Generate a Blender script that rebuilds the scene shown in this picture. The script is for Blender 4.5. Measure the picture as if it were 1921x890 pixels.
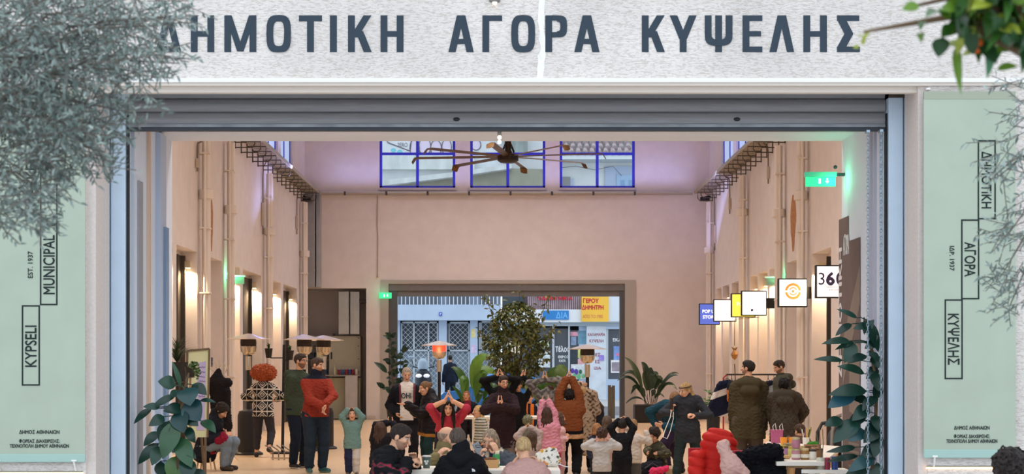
import bpy, math, random
import numpy as np
from mathutils import Vector, Matrix
for o in list(bpy.data.objects): bpy.data.objects.remove(o)
SC = bpy.context.scene; COL = SC.collection; V = Vector; PI = math.pi
# ---------------------------------------------------------------- camera, sky, big lights, exposure
F, CX, CY, E = 2940.0, 951.0, 687.0, 1.65      # focal length in px of the 1921 px wide frame, vanishing point, eye height
cam = bpy.data.cameras.new('camera'); CAM = bpy.data.objects.new('camera', cam); COL.objects.link(CAM); SC.camera = CAM
cam.sensor_width = 36; cam.lens = F/1921*36; cam.shift_x = (960.5-CX)/1921; cam.shift_y = (CY-445)/1921
cam.clip_end = 500; CAM.location = (0, 0, E); CAM.rotation_euler = (PI/2, 0, 0)
cam.dof.use_dof = True; cam.dof.focus_distance = 21; cam.dof.aperture_fstop = 5.2
SC.view_settings.view_transform = 'Standard'; SC.view_settings.look = 'None'
SC.view_settings.gamma = 1; SC.view_settings.use_curve_mapping = False; SC.view_settings.exposure = 0.0
W = bpy.data.worlds.new('overcast_sky'); SC.world = W; W.use_nodes = True
wn = W.node_tree.nodes; wb = wn['Background']; wl = W.node_tree.links
tc = wn.new('ShaderNodeTexCoord'); sx = wn.new('ShaderNodeSeparateXYZ'); rp = wn.new('ShaderNodeValToRGB')
wl.new(tc.outputs['Generated'], sx.inputs[0]); wl.new(sx.outputs[2], rp.inputs[0]); wl.new(rp.outputs[0], wb.inputs[0])
rp.color_ramp.elements[0].color = (.70, .80, .92, 1); rp.color_ramp.elements[1].color = (.86, .93, 1.0, 1)
wb.inputs[1].default_value = 1.75
def area(name, loc, size, power, col, rot=(0, 0, 0)):
    l = bpy.data.lights.new(name, 'AREA'); l.shape = 'RECTANGLE'; l.size, l.size_y = size; l.energy = power; l.color = col
    o = bpy.data.objects.new(name, l); COL.objects.link(o); o.location = loc; o.rotation_euler = rot; return o
for y, e in ((18.5, 330), (27, 270), (36, 190), (44.5, 150)):                      # unseen fill lights added under the hall ceiling
    area('hall_fill_light', (0, y, 9.3), (7, 2.2), e, (1.0, .97, .96)).data.spread = 2.1
for x in (-1, 1):                               # coloured strips on the ledge of the cable trays
    area('ledge_strip_light', (x*5.7, 42.5, 7.25), (9, .12), 46, (.36, .42, 1.0), (0, 0, PI/2)).rotation_euler = (PI, x*.5, PI/2)
area('ledge_strip_light', (0, 47.6, 7.25), (11, .12), 46, (.36, .42, 1.0), (PI*.94, 0, 0))

# ---------------------------------------------------------------- helpers
def lin(c):
    c = c/255; return c/12.92 if c <= .04045 else ((c+.055)/1.055)**2.4
def rgb(h):
    if isinstance(h, str): h = tuple(int(h[i:i+2], 16) for i in (0, 2, 4))
    return tuple(lin(c) for c in h[:3])
MATS = {}
def mat(h, rough=.6, metal=0, noise=0, scale=30, bump=0, emit=0, spec=.4, stretch=(1, 1, 1), name='paint', vcol=False, trans=0, sub=0):
    key = (h, rough, metal, noise, scale, bump, emit, spec, stretch, vcol, trans, sub)
    if key in MATS: return MATS[key]
    m = bpy.data.materials.new(name); m.use_nodes = True; nt = m.node_tree; n = nt.nodes; L = nt.links; b = n['Principled BSDF']
    b.inputs['Roughness'].default_value = rough; b.inputs['Metallic'].default_value = metal; b.inputs['Specular IOR Level'].default_value = spec
    c = rgb(h) if not vcol else (1, 1, 1); src = None
    if vcol: a = n.new('ShaderNodeAttribute'); a.attribute_name = 'col'; src = a.outputs['Color']
    if noise or bump:
        t = n.new('ShaderNodeTexCoord'); mp = n.new('ShaderNodeMapping'); mp.inputs['Scale'].default_value = stretch
        L.new(t.outputs['Object'], mp.inputs[0]); x = n.new('ShaderNodeTexNoise'); x.inputs['Scale'].default_value = scale; x.inputs['Detail'].default_value = 5
        L.new(mp.outputs[0], x.inputs[0])
        if noise:
            mx = n.new('ShaderNodeMix'); mx.data_type = 'RGBA'; mx.blend_type = 'MULTIPLY'; mx.inputs[0].default_value = 1
            r = n.new('ShaderNodeMapRange'); r.inputs[1].default_value = .3; r.inputs[2].default_value = .7; r.inputs[3].default_value = 1-noise; r.inputs[4].default_value = 1+noise*.5
            L.new(x.outputs[0], r.inputs[0]); L.new(r.outputs[0], mx.inputs[7])
            if src: L.new(src, mx.inputs[6])
            else: mx.inputs[6].default_value = (*c, 1)
            src = mx.outputs[2]
        if bump:
            bp = n.new('ShaderNodeBump'); bp.inputs['Strength'].default_value = min(1, bump*4); bp.inputs['Distance'].default_value = bump*.05
            L.new(x.outputs[0], bp.inputs['Height']); L.new(bp.outputs[0], b.inputs['Normal'])
    if src: L.new(src, b.inputs['Base Color'])
    else: b.inputs['Base Color'].default_value = (*c, 1)
    if emit:
        b.inputs['Emission Strength'].default_value = emit
        if src: L.new(src, b.inputs['Emission Color'])
        else: b.inputs['Emission Color'].default_value = (*c, 1)
    if trans:
        tr = n.new('ShaderNodeBsdfTranslucent'); ms = n.new('ShaderNodeMixShader'); ms.inputs[0].default_value = trans
        if src: L.new(src, tr.inputs[0])
        else: tr.inputs[0].default_value = (*c, 1)
        L.new(b.outputs[0], ms.inputs[1]); L.new(tr.outputs[0], ms.inputs[2]); L.new(ms.outputs[0], n['Material Output'].inputs[0])
    MATS[key] = m; return m
def glass_mat(tint=(1, 1, 1), refl=.08, name='window_glass'):
    key = ('glass', tint, refl)
    if key in MATS: return MATS[key]
    m = bpy.data.materials.new(name); m.use_nodes = True; n = m.node_tree.nodes; L = m.node_tree.links
    t = n.new('ShaderNodeBsdfTransparent'); t.inputs[0].default_value = (*tint, 1); g = n.new('ShaderNodeBsdfGlossy'); g.inputs['Roughness'].default_value = .05
    ms = n.new('ShaderNodeMixShader'); ms.inputs[0].default_value = refl
    L.new(t.outputs[0], ms.inputs[1]); L.new(g.outputs[0], ms.inputs[2]); L.new(ms.outputs[0], n['Material Output'].inputs[0]); MATS[key] = m; return m
def P(px, py, D): return V(((px-CX)*D/F, D, E-(py-CY)*D/F))
def PX(px, py, X):                                # the point on the plane x = X seen at a pixel
    return P(px, py, X*F/(px-CX))
def arr(p): return np.array(p, dtype=np.float64)

class MB:
    def __init__(s): s.v = []; s.f = []; s.c = None
    def add(s, v, f):
        k = len(s.v); s.v += [tuple(p) for p in v]; s.f += [tuple(i+k for i in q) for q in f]; return s
    def box(s, x0, y0, z0, x1, y1, z1):
        x0, x1 = sorted((x0, x1)); y0, y1 = sorted((y0, y1)); z0, z1 = sorted((z0, z1))
        return s.add([(x, y, z) for x in (x0, x1) for y in (y0, y1) for z in (z0, z1)], [(0, 1, 3, 2), (4, 6, 7, 5), (0, 4, 5, 1), (2, 3, 7, 6), (0, 2, 6, 4), (1, 5, 7, 3)])
    def cbox(s, c, d, M=None):
        M = M or Matrix.Identity(3); c = V(c)
        return s.add([c+M@V((x*d[0]/2, y*d[1]/2, z*d[2]/2)) for x in (-1, 1) for y in (-1, 1) for z in (-1, 1)], [(0, 1, 3, 2), (4, 6, 7, 5), (0, 4, 5, 1), (2, 3, 7, 6), (0, 2, 6, 4), (1, 5, 7, 3)])
    def bar(s, a, b, w, h=None, up=(0, 0, 1)):
        a, b = V(a), V(b); d = (b-a).normalized(); u = V(up)
        if abs(d.dot(u)) > .98: u = V((0, 1, 0))
        r = d.cross(u).normalized(); u = r.cross(d); h = h or w
        return s.add([p+r*i*w/2+u*j*h/2 for p in (a, b) for i, j in ((-1, -1), (1, -1), (1, 1), (-1, 1))], [(0, 1, 2, 3), (7, 6, 5, 4), (0, 4, 5, 1), (1, 5, 6, 2), (2, 6, 7, 3), (3, 7, 4, 0)])
    def tube(s, pts, r, n=8, cap=True):
        pts = [V(p) for p in pts]; m = len(pts); rs = r if isinstance(r, (list, tuple)) else [r]*m; vs = []; u = None
        for i, p in enumerate(pts):
            d = (pts[min(i+1, m-1)]-pts[max(i-1, 0)]).normalized()
            if u is None: u = d.orthogonal().normalized()
            u = (u-d*u.dot(d)); u = u.normalized() if u.length > 1e-6 else d.orthogonal().normalized(); w = d.cross(u)
            vs += [p+(u*math.cos(2*PI*k/n)+w*math.sin(2*PI*k/n))*rs[i] for k in range(n)]
        fs = [(i*n+k, i*n+(k+1) % n, (i+1)*n+(k+1) % n, (i+1)*n+k) for i in range(m-1) for k in range(n)]
        if cap: fs += [tuple(range(n))[::-1], tuple((m-1)*n+k for k in range(n))]
        return s.add(vs, fs)
    def lathe(s, prof, n=20, c=(0, 0, 0)):
        m = len(prof); vs = [(c[0]+r*math.cos(2*PI*k/n), c[1]+r*math.sin(2*PI*k/n), c[2]+z) for r, z in prof for k in range(n)]
        fs = [(i*n+k, i*n+(k+1) % n, (i+1)*n+(k+1) % n, (i+1)*n+k) for i in range(m-1) for k in range(n)]
        fs += [tuple(range(n))[::-1], tuple((m-1)*n+k for k in range(n))]
        return s.add(vs, fs)
    def ball(s, c, r, n=12):
        r = r if isinstance(r, (tuple, list)) else (r, r, r); m = n//2; vs = []
        for i in range(1, m):
            t = PI*i/m; vs += [(c[0]+r[0]*math.sin(t)*math.cos(2*PI*k/n), c[1]+r[1]*math.sin(t)*math.sin(2*PI*k/n), c[2]-r[2]*math.cos(t)) for k in range(n)]
        fs = [(i*n+k, i*n+(k+1) % n, (i+1)*n+(k+1) % n, (i+1)*n+k) for i in range(m-2) for k in range(n)]
        vs += [(c[0], c[1], c[2]-r[2]), (c[0], c[1], c[2]+r[2])]; a = (m-1)*n
        fs += [(a, (k+1) % n, k) for k in range(n)]+[(a+1, (m-2)*n+k, (m-2)*n+(k+1) % n) for k in range(n)]
        return s.add(vs, fs)
    def prism(s, poly, o, ux, uy, dep):           # polygon in the plane (ux, uy) at o, pushed by the vector dep
        o, ux, uy, dep = V(o), V(ux), V(uy), V(dep); n = len(poly); a = [o+ux*x+uy*y for x, y in poly]
        return s.add(a+[p+dep for p in a], [tuple(range(n))[::-1], tuple(range(n, 2*n))]+[(i, (i+1) % n, (i+1) % n+n, i+n) for i in range(n)])
    def mesh(s, name):
        me = bpy.data.meshes.new(name); me.from_pydata(s.v, [], s.f); me.update(); return me
    def build(s, name, m, parent=None, smooth=False, bevel=0, loc=None):
        me = s.mesh(name); me.materials.append(m)
        if smooth:
            me.polygons.foreach_set('use_smooth', [True]*len(me.polygons))
            try: me.set_sharp_from_angle(angle=.7)
            except Exception: pass
        o = bpy.data.objects.new(name, me); COL.objects.link(o); o.parent = parent
        if loc: o.location = loc
        if bevel:
            b = o.modifiers.new('bevel', 'BEVEL'); b.width = bevel; b.segments = 2; b.limit_method = 'ANGLE'
        return o
def tag(o, label=None, cat=None, group=None, kind=None):
    for k, x in (('label', label), ('category', cat), ('group', group), ('kind', kind)):
        if x: o[k] = x
    return o
def top(name, label, cat, loc=(0, 0, 0), rz=0, group=None):
    o = bpy.data.objects.new(name, None); COL.objects.link(o); o.location = loc; o.rotation_euler = (0, 0, rz); o.empty_display_size = .1
    return tag(o, label, cat, group)
def struct(name, mb, m, parent=None, **k): return tag(mb.build(name, m, parent, **k), kind='structure') if parent is None else mb.build(name, m, parent, **k)
def dup(root, loc=None, rz=None, label=None):
    def cp(o, par):
        c = o.copy(); COL.objects.link(c); c.parent = par
        for ch in list(o.children): cp(ch, c)
        return c
    r = cp(root, None)
    if loc is not None: r.location = loc
    if rz is not None: r.rotation_euler = (0, 0, rz)
    if label: r['label'] = label
    return r
def text(body, name, m, parent, o, ux, uz, w=None, h=.1, bold=0, ext=.003, align='CENTER', sp=1.0):
    """lettering in the plane (ux, uz): cap height h, squeezed to width w, centred on o"""
    body = body.translate(str.maketrans('ΑΒΕΖΗΙΚΜΝΟΡΤΥΧ', 'ABEZHIKMNOPTYX'))
    cu = bpy.data.curves.new(name, 'FONT'); cu.body = body; cu.size = 1; cu.extrude = 0.0; cu.space_character = sp; cu.align_x = align; cu.resolution_u = 3
    t = bpy.data.objects.new(name, cu); COL.objects.link(t); dg = bpy.context.evaluated_depsgraph_get(); dg.update()
    me = bpy.data.meshes.new_from_object(t.evaluated_get(dg)); bpy.data.objects.remove(t)
    n = len(me.vertices); co = np.empty(n*3); me.vertices.foreach_get('co', co); co = co.reshape(-1, 3)
    lo, hi = co.min(0), co.max(0); sy = h/(hi[1]-lo[1]) if '\n' not in body else h/.72; sx = (w/(hi[0]-lo[0])) if w else sy
    ux, uz = V(ux), V(uz); nn = ux.cross(uz); out = np.empty_like(co); cx, cy = (lo[0]+hi[0])/2, (lo[1]+hi[1])/2
    if align == 'LEFT': cx = lo[0]
    A = (co[:, 0:1]-cx)*sx*arr(ux)+(co[:, 1:2]-cy)*sy*arr(uz)+arr(o)
    mb = MB(); polys = [tuple(p.vertices) for p in me.polygons]; ed = {}
    for p in polys:
        for i in range(len(p)): ed.setdefault(tuple(sorted((p[i], p[(i+1) % len(p)]))), []).append((p[i], p[(i+1) % len(p)]))
    fs = [tuple(i+n for i in p) for p in polys]+[p[::-1] for p in polys]+[(e[0][0], e[0][1], e[0][1]+n, e[0][0]+n) for e in ed.values() if len(e) == 1]
    for i, (dx, dy) in enumerate(((0, 0), (1, 0), (-1, 0), (0, 1), (0, -1)) if bold else ((0, 0),)):
        A_ = A+dx*bold*sx*arr(ux)+dy*bold*sy*arr(uz); mb.add(list(A_)+list(A_+arr(nn)*(ext+i*1e-4)), fs)
    bpy.data.meshes.remove(me); return mb.build(name, m, parent)
EX, EZ = (1, 0, 0), (0, 0, 1)
RND = random.Random(7)
# ---------------------------------------------------------------- the setting
SHD, FAD, BWD, HX, HALL_E = 14.0, 13.4, 48.2, 6.2, 15.85    # depth of shutter, facade face, back wall; half width of hall; end of porch
stone = mat('e4dcd6', .9, noise=.10, scale=9, name='chiselled_stone', stretch=(1, 1, 1))
def stone_mat():
    m = bpy.data.materials.new('combed_stone'); m.use_nodes = True; n = m.node_tree.nodes; L = m.node_tree.links; b = n['Principled BSDF']; b.inputs['Roughness'].default_value = .92; b.inputs['Specular IOR Level'].default_value = .15
    t = n.new('ShaderNodeTexCoord'); mp = n.new('ShaderNodeMapping'); mp.inputs['Scale'].default_value = (2.2, 2.2, 8); L.new(t.outputs['Object'], mp.inputs[0])
    x = n.new('ShaderNodeTexNoise'); x.inputs['Scale'].default_value = 11; x.inputs['Detail'].default_value = 4; x.inputs['Distortion'].default_value = .7; L.new(mp.outputs[0], x.inputs[0])
    y = n.new('ShaderNodeTexNoise'); y.inputs['Scale'].default_value = 1.3; y.inputs['Detail'].default_value = 6; L.new(t.outputs['Object'], y.inputs[0])
    r = n.new('ShaderNodeValToRGB'); r.color_ramp.elements[0].position = .38; r.color_ramp.elements[0].color = (*rgb('d2c7bf'), 1); r.color_ramp.elements[1].position = .52; r.color_ramp.elements[1].color = (*rgb('e9e1da'), 1); L.new(x.outputs[0], r.inputs[0])
    q = n.new('ShaderNodeMix'); q.data_type = 'RGBA'; q.blend_type = 'MULTIPLY'; q.inputs[0].default_value = .7; s = n.new('ShaderNodeMapRange'); s.inputs[1].default_value = .3; s.inputs[2].default_value = .7; s.inputs[3].default_value = .82; s.inputs[4].default_value = 1.08
    L.new(y.outputs[0], s.inputs[0]); L.new(r.outputs[0], q.inputs[6]); L.new(s.outputs[0], q.inputs[7]); L.new(q.outputs[2], b.inputs['Base Color'])
    p = n.new('ShaderNodeBump'); p.inputs['Strength'].default_value = .55; p.inputs['Distance'].default_value = .02; L.new(x.outputs[0], p.inputs['Height']); L.new(p.outputs[0], b.inputs['Normal']); return m
STONE = stone_mat()
plaster = mat('ebe0d9', .85, noise=.05, scale=3, bump=.02, name='warm_plaster'); smooth_w = mat('dde0e8', .75, noise=.04, scale=2, name='smooth_render')
grey_w = mat('c9c3c2', .8, noise=.05, scale=2, name='grey_plaster'); alu = mat('c6d8e9', .5, .12, noise=.06, scale=4, name='pale_blue_metal'); white_m = mat('f2efec', .5, name='white_metal')
def holes(mb, x0, x1, z0, z1, y0, y1, hs):
    """a wall slab in x, z between depths y0, y1 with rectangular holes (x0, x1, z0, z1)"""
    xs = sorted({x0, x1, *[h[0] for h in hs], *[h[1] for h in hs]}); zs = sorted({z0, z1, *[h[2] for h in hs], *[h[3] for h in hs]})
    for i in range(len(xs)-1):
        run = None
        for j in range(len(zs)-1):
            cx, cz = (xs[i]+xs[i+1])/2, (zs[j]+zs[j+1])/2; solid = not any(h[0] < cx < h[1] and h[2] < cz < h[3] for h in hs)
            if solid: run = [run[0] if run else zs[j], zs[j+1]]
            if (not solid or j == len(zs)-2) and run: mb.box(xs[i], y0, run[0], xs[i+1], y1, run[1]); run = None
    return mb
def floor_mat():
    m = mat('e2c29c', .32, noise=.16, scale=38, spec=.5, name='polished_terrazzo'); return m
struct('floor', MB().box(-7.5, HALL_E-.4, -.2, 7.5, 49, 0), floor_mat())
struct('pavement', MB().box(-30, -14, -.2, 30, HALL_E-.4, 0), mat('c2c0bf', .8, noise=.15, scale=6, name='pavement_slabs'))
struct('street', MB().box(-40, 49, -.25, 40, 90, -.02), mat('9aa0a6', .7, noise=.12, scale=3, name='asphalt'))
# facade: lintel band with the name of the market, two piers, the wall above
GX = 3.386; zb = 4.10
struct('wall_lintel', MB().box(-9, FAD, zb, 9, FAD+.48, 9.5).box(-9, FAD+.48, 4.3, 9, FAD+.9, 9.5), STONE)
struct('trim_1', MB().box(-3.72, FAD-.045, 4.07, 9, FAD+.12, 4.105), white_m)
struct('trim_2', MB().box(-3.75, FAD-.02, 4.045, 9, FAD+.10, 4.0701).box(-3.6, FAD+.06, 4.0, 3.6, FAD+.14, 4.045), mat('e6dace', .7, name='painted_moulding'))
for sg, nm in ((-1, 'left'), (1, 'right')):
    a, b = sorted((sg*3.60, sg*9)); struct('wall_pier_'+nm, MB().box(a, FAD, -.1, b, FAD+.47, zb).box(a+.09*(sg>0), FAD+.47, -.1, b-.09*(sg<0), FAD+.9, zb), STONE)
    a, b = sorted((sg*3.52, sg*3.60)); struct('wall_reveal_'+nm, MB().box(a, FAD+.02, -.1, b, FAD+.47, zb), mat('ddd0c8', .8, noise=.08, scale=40, name='reveal_plaster'))
    # porch: side walls, guide rails
    a, b = sorted((sg*GX, sg*3.75)); mb = MB().box(a, SHD+.25, -.1, b, HALL_E, 4.6); struct('wall_porch_'+nm, mb, smooth_w)
struct('ceiling_porch', MB().box(-3.75, SHD+.16, 3.925, 3.75, HALL_E, 4.6), smooth_w)
struct('wall_front', holes(MB(), -7, 7, 0, 9.6, HALL_E-.4, HALL_E-.02, [(-3.7, 3.7, 0, 4.5)]), plaster)
struct('trim_3', MB().box(-GX, 15.1, 0, -GX+.05, 15.35, 3.9), mat('b9c3d4', .6, name='blue_grey_panel'))
struct('trim_4', MB().box(-GX, 14.35, 0, -GX+.02, 14.5, 3.35), mat('9c9a9e', .7, name='dark_grey_panel')); struct('trim_5', MB().box(-GX+.05, 15.22, 0, -GX+.075, 15.36, 3.0), mat('7d93ad', .6, name='slate_panel'))
struct('trim_6', MB().box(-GX, 14.72, 0, -GX+.03, 14.78, 3.9), mat('d8b9a0', .6, name='strip_light_colour')); struct('trim_7', MB().box(GX-.025, 14.5, 0, GX, 14.56, 3.9).box(GX-.025, 14.35, 0, GX, 14.38, 3.9), mat('b9b4bd', .6, name='conduit_cover'))  # thin orange strip light drawn as a plain coloured strip, no lamp in it
# side walls of the hall: piers, bays with the far jamb facing the street, head at 3.93 m
BAYS = {-1: [(16.5, 18.4, 1), (19, 21, 1), (22, 24, 1), (24.6, 26.5, 1), (27.0, 29.07, 1), (29.4, 31.37, 1), (32.5, 34.07, 0), (35.2, 36.38, 1), (36.8, 39.6, 1), (41.05, 43.0, 1), (43.45, 46.26, 1)],
        1: [(17, 19, 1), (20, 22, 1), (23.5, 25.5, 1), (27, 29, 1), (29.98, 31.87, 1), (33.0, 34.65, 0), (35.6, 37.0, 1), (37.3, 38.6, 1), (38.8, 40.06, 1), (41.4, 43.2, 1), (43.7, 45.0, 1), (45.3, 46.5, 1)]}
HEAD = 3.93
for sg, nm in ((-1, 'left'), (1, 'right')):
    mb = MB(); y = HALL_E-.4; xa, xb = sg*HX, sg*(HX+.32)
    for a, b, _ in BAYS[sg]: mb.box(xa, y, 0, xb, a, HEAD); y = b
    mb.box(xa, y, 0, xb, BWD, HEAD); mb.box(xa, HALL_E-.4, HEAD, xb, BWD, 7.0); mb.box(xb, HALL_E-.4, 0, xb+sg*.25, BWD, 7.0)
    struct('wall_'+nm, mb, plaster)
    wy = [(a, a+2.4) for a in np.arange(17, 46, 2.9)]
    mb = MB(); y = HALL_E-.4
    for a, b in wy: mb.box(xa+sg*.02, y, 7.0, xb, a, 9.6); y = b
    mb.box(xa+sg*.02, y, 7.0, xb, BWD, 9.6); mb.box(xa+sg*.02, HALL_E-.4, 7.0, xb, BWD, 7.35); mb.box(xa+sg*.02, HALL_E-.4, 9.1, xb, BWD, 9.6); struct('wall_upper_'+nm, mb, plaster)
    for i, (a, b) in enumerate(wy):
        if b < 36: continue
        w = tag(top('window_%d' % (10+i+20*(sg > 0)), None, None, (xa+sg*.12, a, 7.35)), kind='structure'); xx = -sg*.0
        MB().box(-.03, 0, 0, .03, .06, 1.75).box(-.03, 2.34, 0, .03, 2.4, 1.75).box(-.03, 1.15, 0, .03, 1.22, 1.75).box(-.03, 0, 0, .03, 2.4, .06).box(-.03, 0, .85, .03, 2.4, .91).build('window_frame', mat('3d45c8', .5, name='blue_frame'), w)
        MB().box(-.008, .06, .06, .008, 2.34, 1.72).build('window_pane', mat('dfe6f5', .4, trans=.75, name='frosted_glass'), w)
struct('ceiling', MB().box(-6.8, HALL_E-.4, 9.6, 6.8, 48.6, 9.8), plaster)
# back wall: doorway to the street behind, recess for the switchboards, three windows
def bx(px): return (px-CX)*BWD/F
def bz(py): return E-(py-CY)*BWD/F
WIN = [(712, 854), (882, 1023), (1050, 1191)]; wz0, wz1 = bz(353), bz(353)+2.0
DOOR = (bx(729), bx(1172), -.1, bz(533)); ALC = (-HX, bx(687), 0, bz(541))
struct('wall_back', holes(MB(), -6.5, 6.5, -.1, 9.6, BWD, BWD+.35, [DOOR, ALC]+[(bx(a), bx(b), wz0, wz1) for a, b in WIN]), plaster)
struct('wall_recess', MB().box(-7.6, BWD+1.5, 0, ALC[1]+.3, BWD+1.7, 4.2).box(ALC[1], BWD+.35, 0, ALC[1]+.2, BWD+1.5, 4.2).box(-7.6, BWD+.35, 0, -HX-.3, BWD+1.5, 4.2).box(-7.6, BWD+.35, 4.05, ALC[1]+.2, BWD+1.6, 4.2).box(-7.6, BWD-.1, -.2, ALC[1]+.2, BWD+1.7, 0), grey_w)
struct('baseboard_back', MB().box(DOOR[1]+.4, BWD-.02, 0, HX, BWD, .12).box(ALC[1], BWD-.02, 0, DOOR[0]-.4, BWD, .12), mat('d9c8b8', .6, name='skirting'))
blue = mat('3a3fd0', .45, name='blue_frame')
for i, (a, b) in enumerate(WIN):
    x0, x1 = bx(a), bx(b); w = tag(top('window_%d' % (i+1), None, None, ((x0+x1)/2, BWD+.06, wz0)), kind='structure'); h = (x1-x0)/2; zt = wz1-wz0
    MB().box(-h, -.03, 0, -h+.08, .03, zt).box(h-.08, -.03, 0, h, .03, zt).box(-.045, -.03, 0, .045, .03, zt).box(-h, -.03, 0, h, .03, .07).box(-h, -.03, zt-.08, h, .03, zt).box(-h, -.028, 1.02, h, .028, 1.10).build('window_frame', blue, w, bevel=.008)
    MB().box(-h+.05, -.006, .05, h-.05, .006, zt-.05).build('window_pane', glass_mat((.96, .98, 1), .05), w)
    MB().box(-h-.04, -.14, -.07, h+.04, -.06, -.0).build('window_sill', mat('cfc6d2', .6, name='sill_stone'), w)
# metal lining of the back doorway and its raised shutter box
dx0, dx1, dzt = bx(745), bx(1163), bz(556); lin_m = mat('7c7a79', .5, .2, noise=.08, scale=5, name='brushed_metal'); dk_m = mat('606062', .5, .2, name='dark_metal')
struct('trim_8', MB().box(bx(715), BWD-.05, 0, DOOR[0], BWD+.01, bz(526)).box(DOOR[1], BWD-.05, 0, bx(1192), BWD+.01, bz(526)).box(DOOR[0], BWD-.05, bz(532), DOOR[1], BWD+.01, bz(526)), mat('b9b2a8', .5, .1, name='pale_metal_lining'))
struct('trim_9', MB().box(DOOR[0], BWD+.02, 0, dx0, BWD+.30, bz(545)).box(dx1, BWD+.02, 0, DOOR[1], BWD+.30, bz(545)), dk_m)
struct('trim_10', MB().box(DOOR[0], BWD+.0, bz(546), DOOR[1], BWD+.34, bz(533)).box(DOOR[0]+.02, BWD+.05, dzt, DOOR[1]-.02, BWD+.32, bz(546)), lin_m, bevel=.01)
# ------------------------------------------------ roller shutter over the entrance with its guides and chains
t = top('roller_shutter', 'grey metal roller shutter raised above the wide front entrance', 'shutter', (0, SHD, 3.76))
sh = mat('8d8c8e', .55, .35, noise=.12, scale=14, stretch=(.3, 1, 6), name='galvanised_steel')
z = .02
for i, h in enumerate((.135, .122, .122, .08)):
    n = 8; pr = [(0, 0), (-.012, .006)]+[(-.018-.012*math.sin(PI*k/n), .012+(h-.024)*k/n) for k in range(n+1)]+[(-.012, h-.006), (0, h), (.02, h), (.02, 0)]
    MB().prism(pr, (-GX+.014, 0, z), (0, 1, 0), EZ, (2*GX-.028, 0, 0)).build('slat', sh, t); z += h
MB().box(-GX+.014, -.025, -.012, GX-.014, .03, .02).build('bottom_bar', mat('3d4046', .5, .5, name='dark_steel'), t)
MB().box(-GX+.014, -.036, .02, GX-.014, -.022, .045).build('rubber_seal', mat('94989d', .7, noise=.3, scale=5, name='worn_rubber'), t)
for x in (-.45, 2.05): MB().ball((x, -.035, .09), (.03, .012, .018)).build('lock_stud', mat('2f3034', .5, .5, name='dark_steel'), t)
for sg, nm in ((-1, 'left'), (1, 'right')):
    a, b = sg*GX, sg*3.66; t = top('shutter_guide', 'pale blue metal shutter guide on the %s side of the entrance' % nm, 'guide', (0, SHD-.1, 0))
    m1 = sg*(GX+.135)
    MB().box(a, 0, 0, m1-sg*.004, .22, 4.09).build('inner_channel', alu, t, bevel=.008); MB().box(m1+sg*.004, .015, 0, b, .22, 4.09).build('outer_cover', alu, t, bevel=.008)
    MB().box(a-sg*.012, .04, 0, a+sg*.0, .12, 3.9).build('brush_strip', mat('2b2f36', .9, bump=.2, scale=200, name='black_bristle'), t)
    if sg > 0: MB().box(GX+.0, -.01, 4.03, GX+.14, .18, 4.08).build('bracket', mat('4a4038', .8, noise=.3, scale=20, name='rusty_steel'), t)
def chain(px, D, z0, z1, label):
    x = (px-CX)*D/F; t = top('hanging_chain', label, 'chain', (x, D, z0), 0); n = int((z1-z0)/.032); mb = MB(); s3 = mat('9fb0bd', .35, .8, name='zinc_chain')
    for i in range(n):
        c = V((0, 0, i*.032+.02)); a = V((1, 0, 0)) if i % 2 else V((0, 1, 0)); mb.tube([c+a*.0092*math.cos(q)+V((0, 0, .021*math.sin(q))) for q in np.linspace(0, 2*PI, 9)], .0036, 5, False)
    mb.build('link_run', s3, t)
    for k, z in enumerate((z1-z0,)): MB().box(-.015, -.02, z-.01, .015, .06, z+.012).build('anchor', s3, t)
chain(1628, 13.93, .3, 3.735, 'long zinc hoist chain hanging in front of the right porch wall'); chain(1653, 13.9, .3, 3.735, 'zinc hoist chain hanging right beside the right shutter guide')
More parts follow.
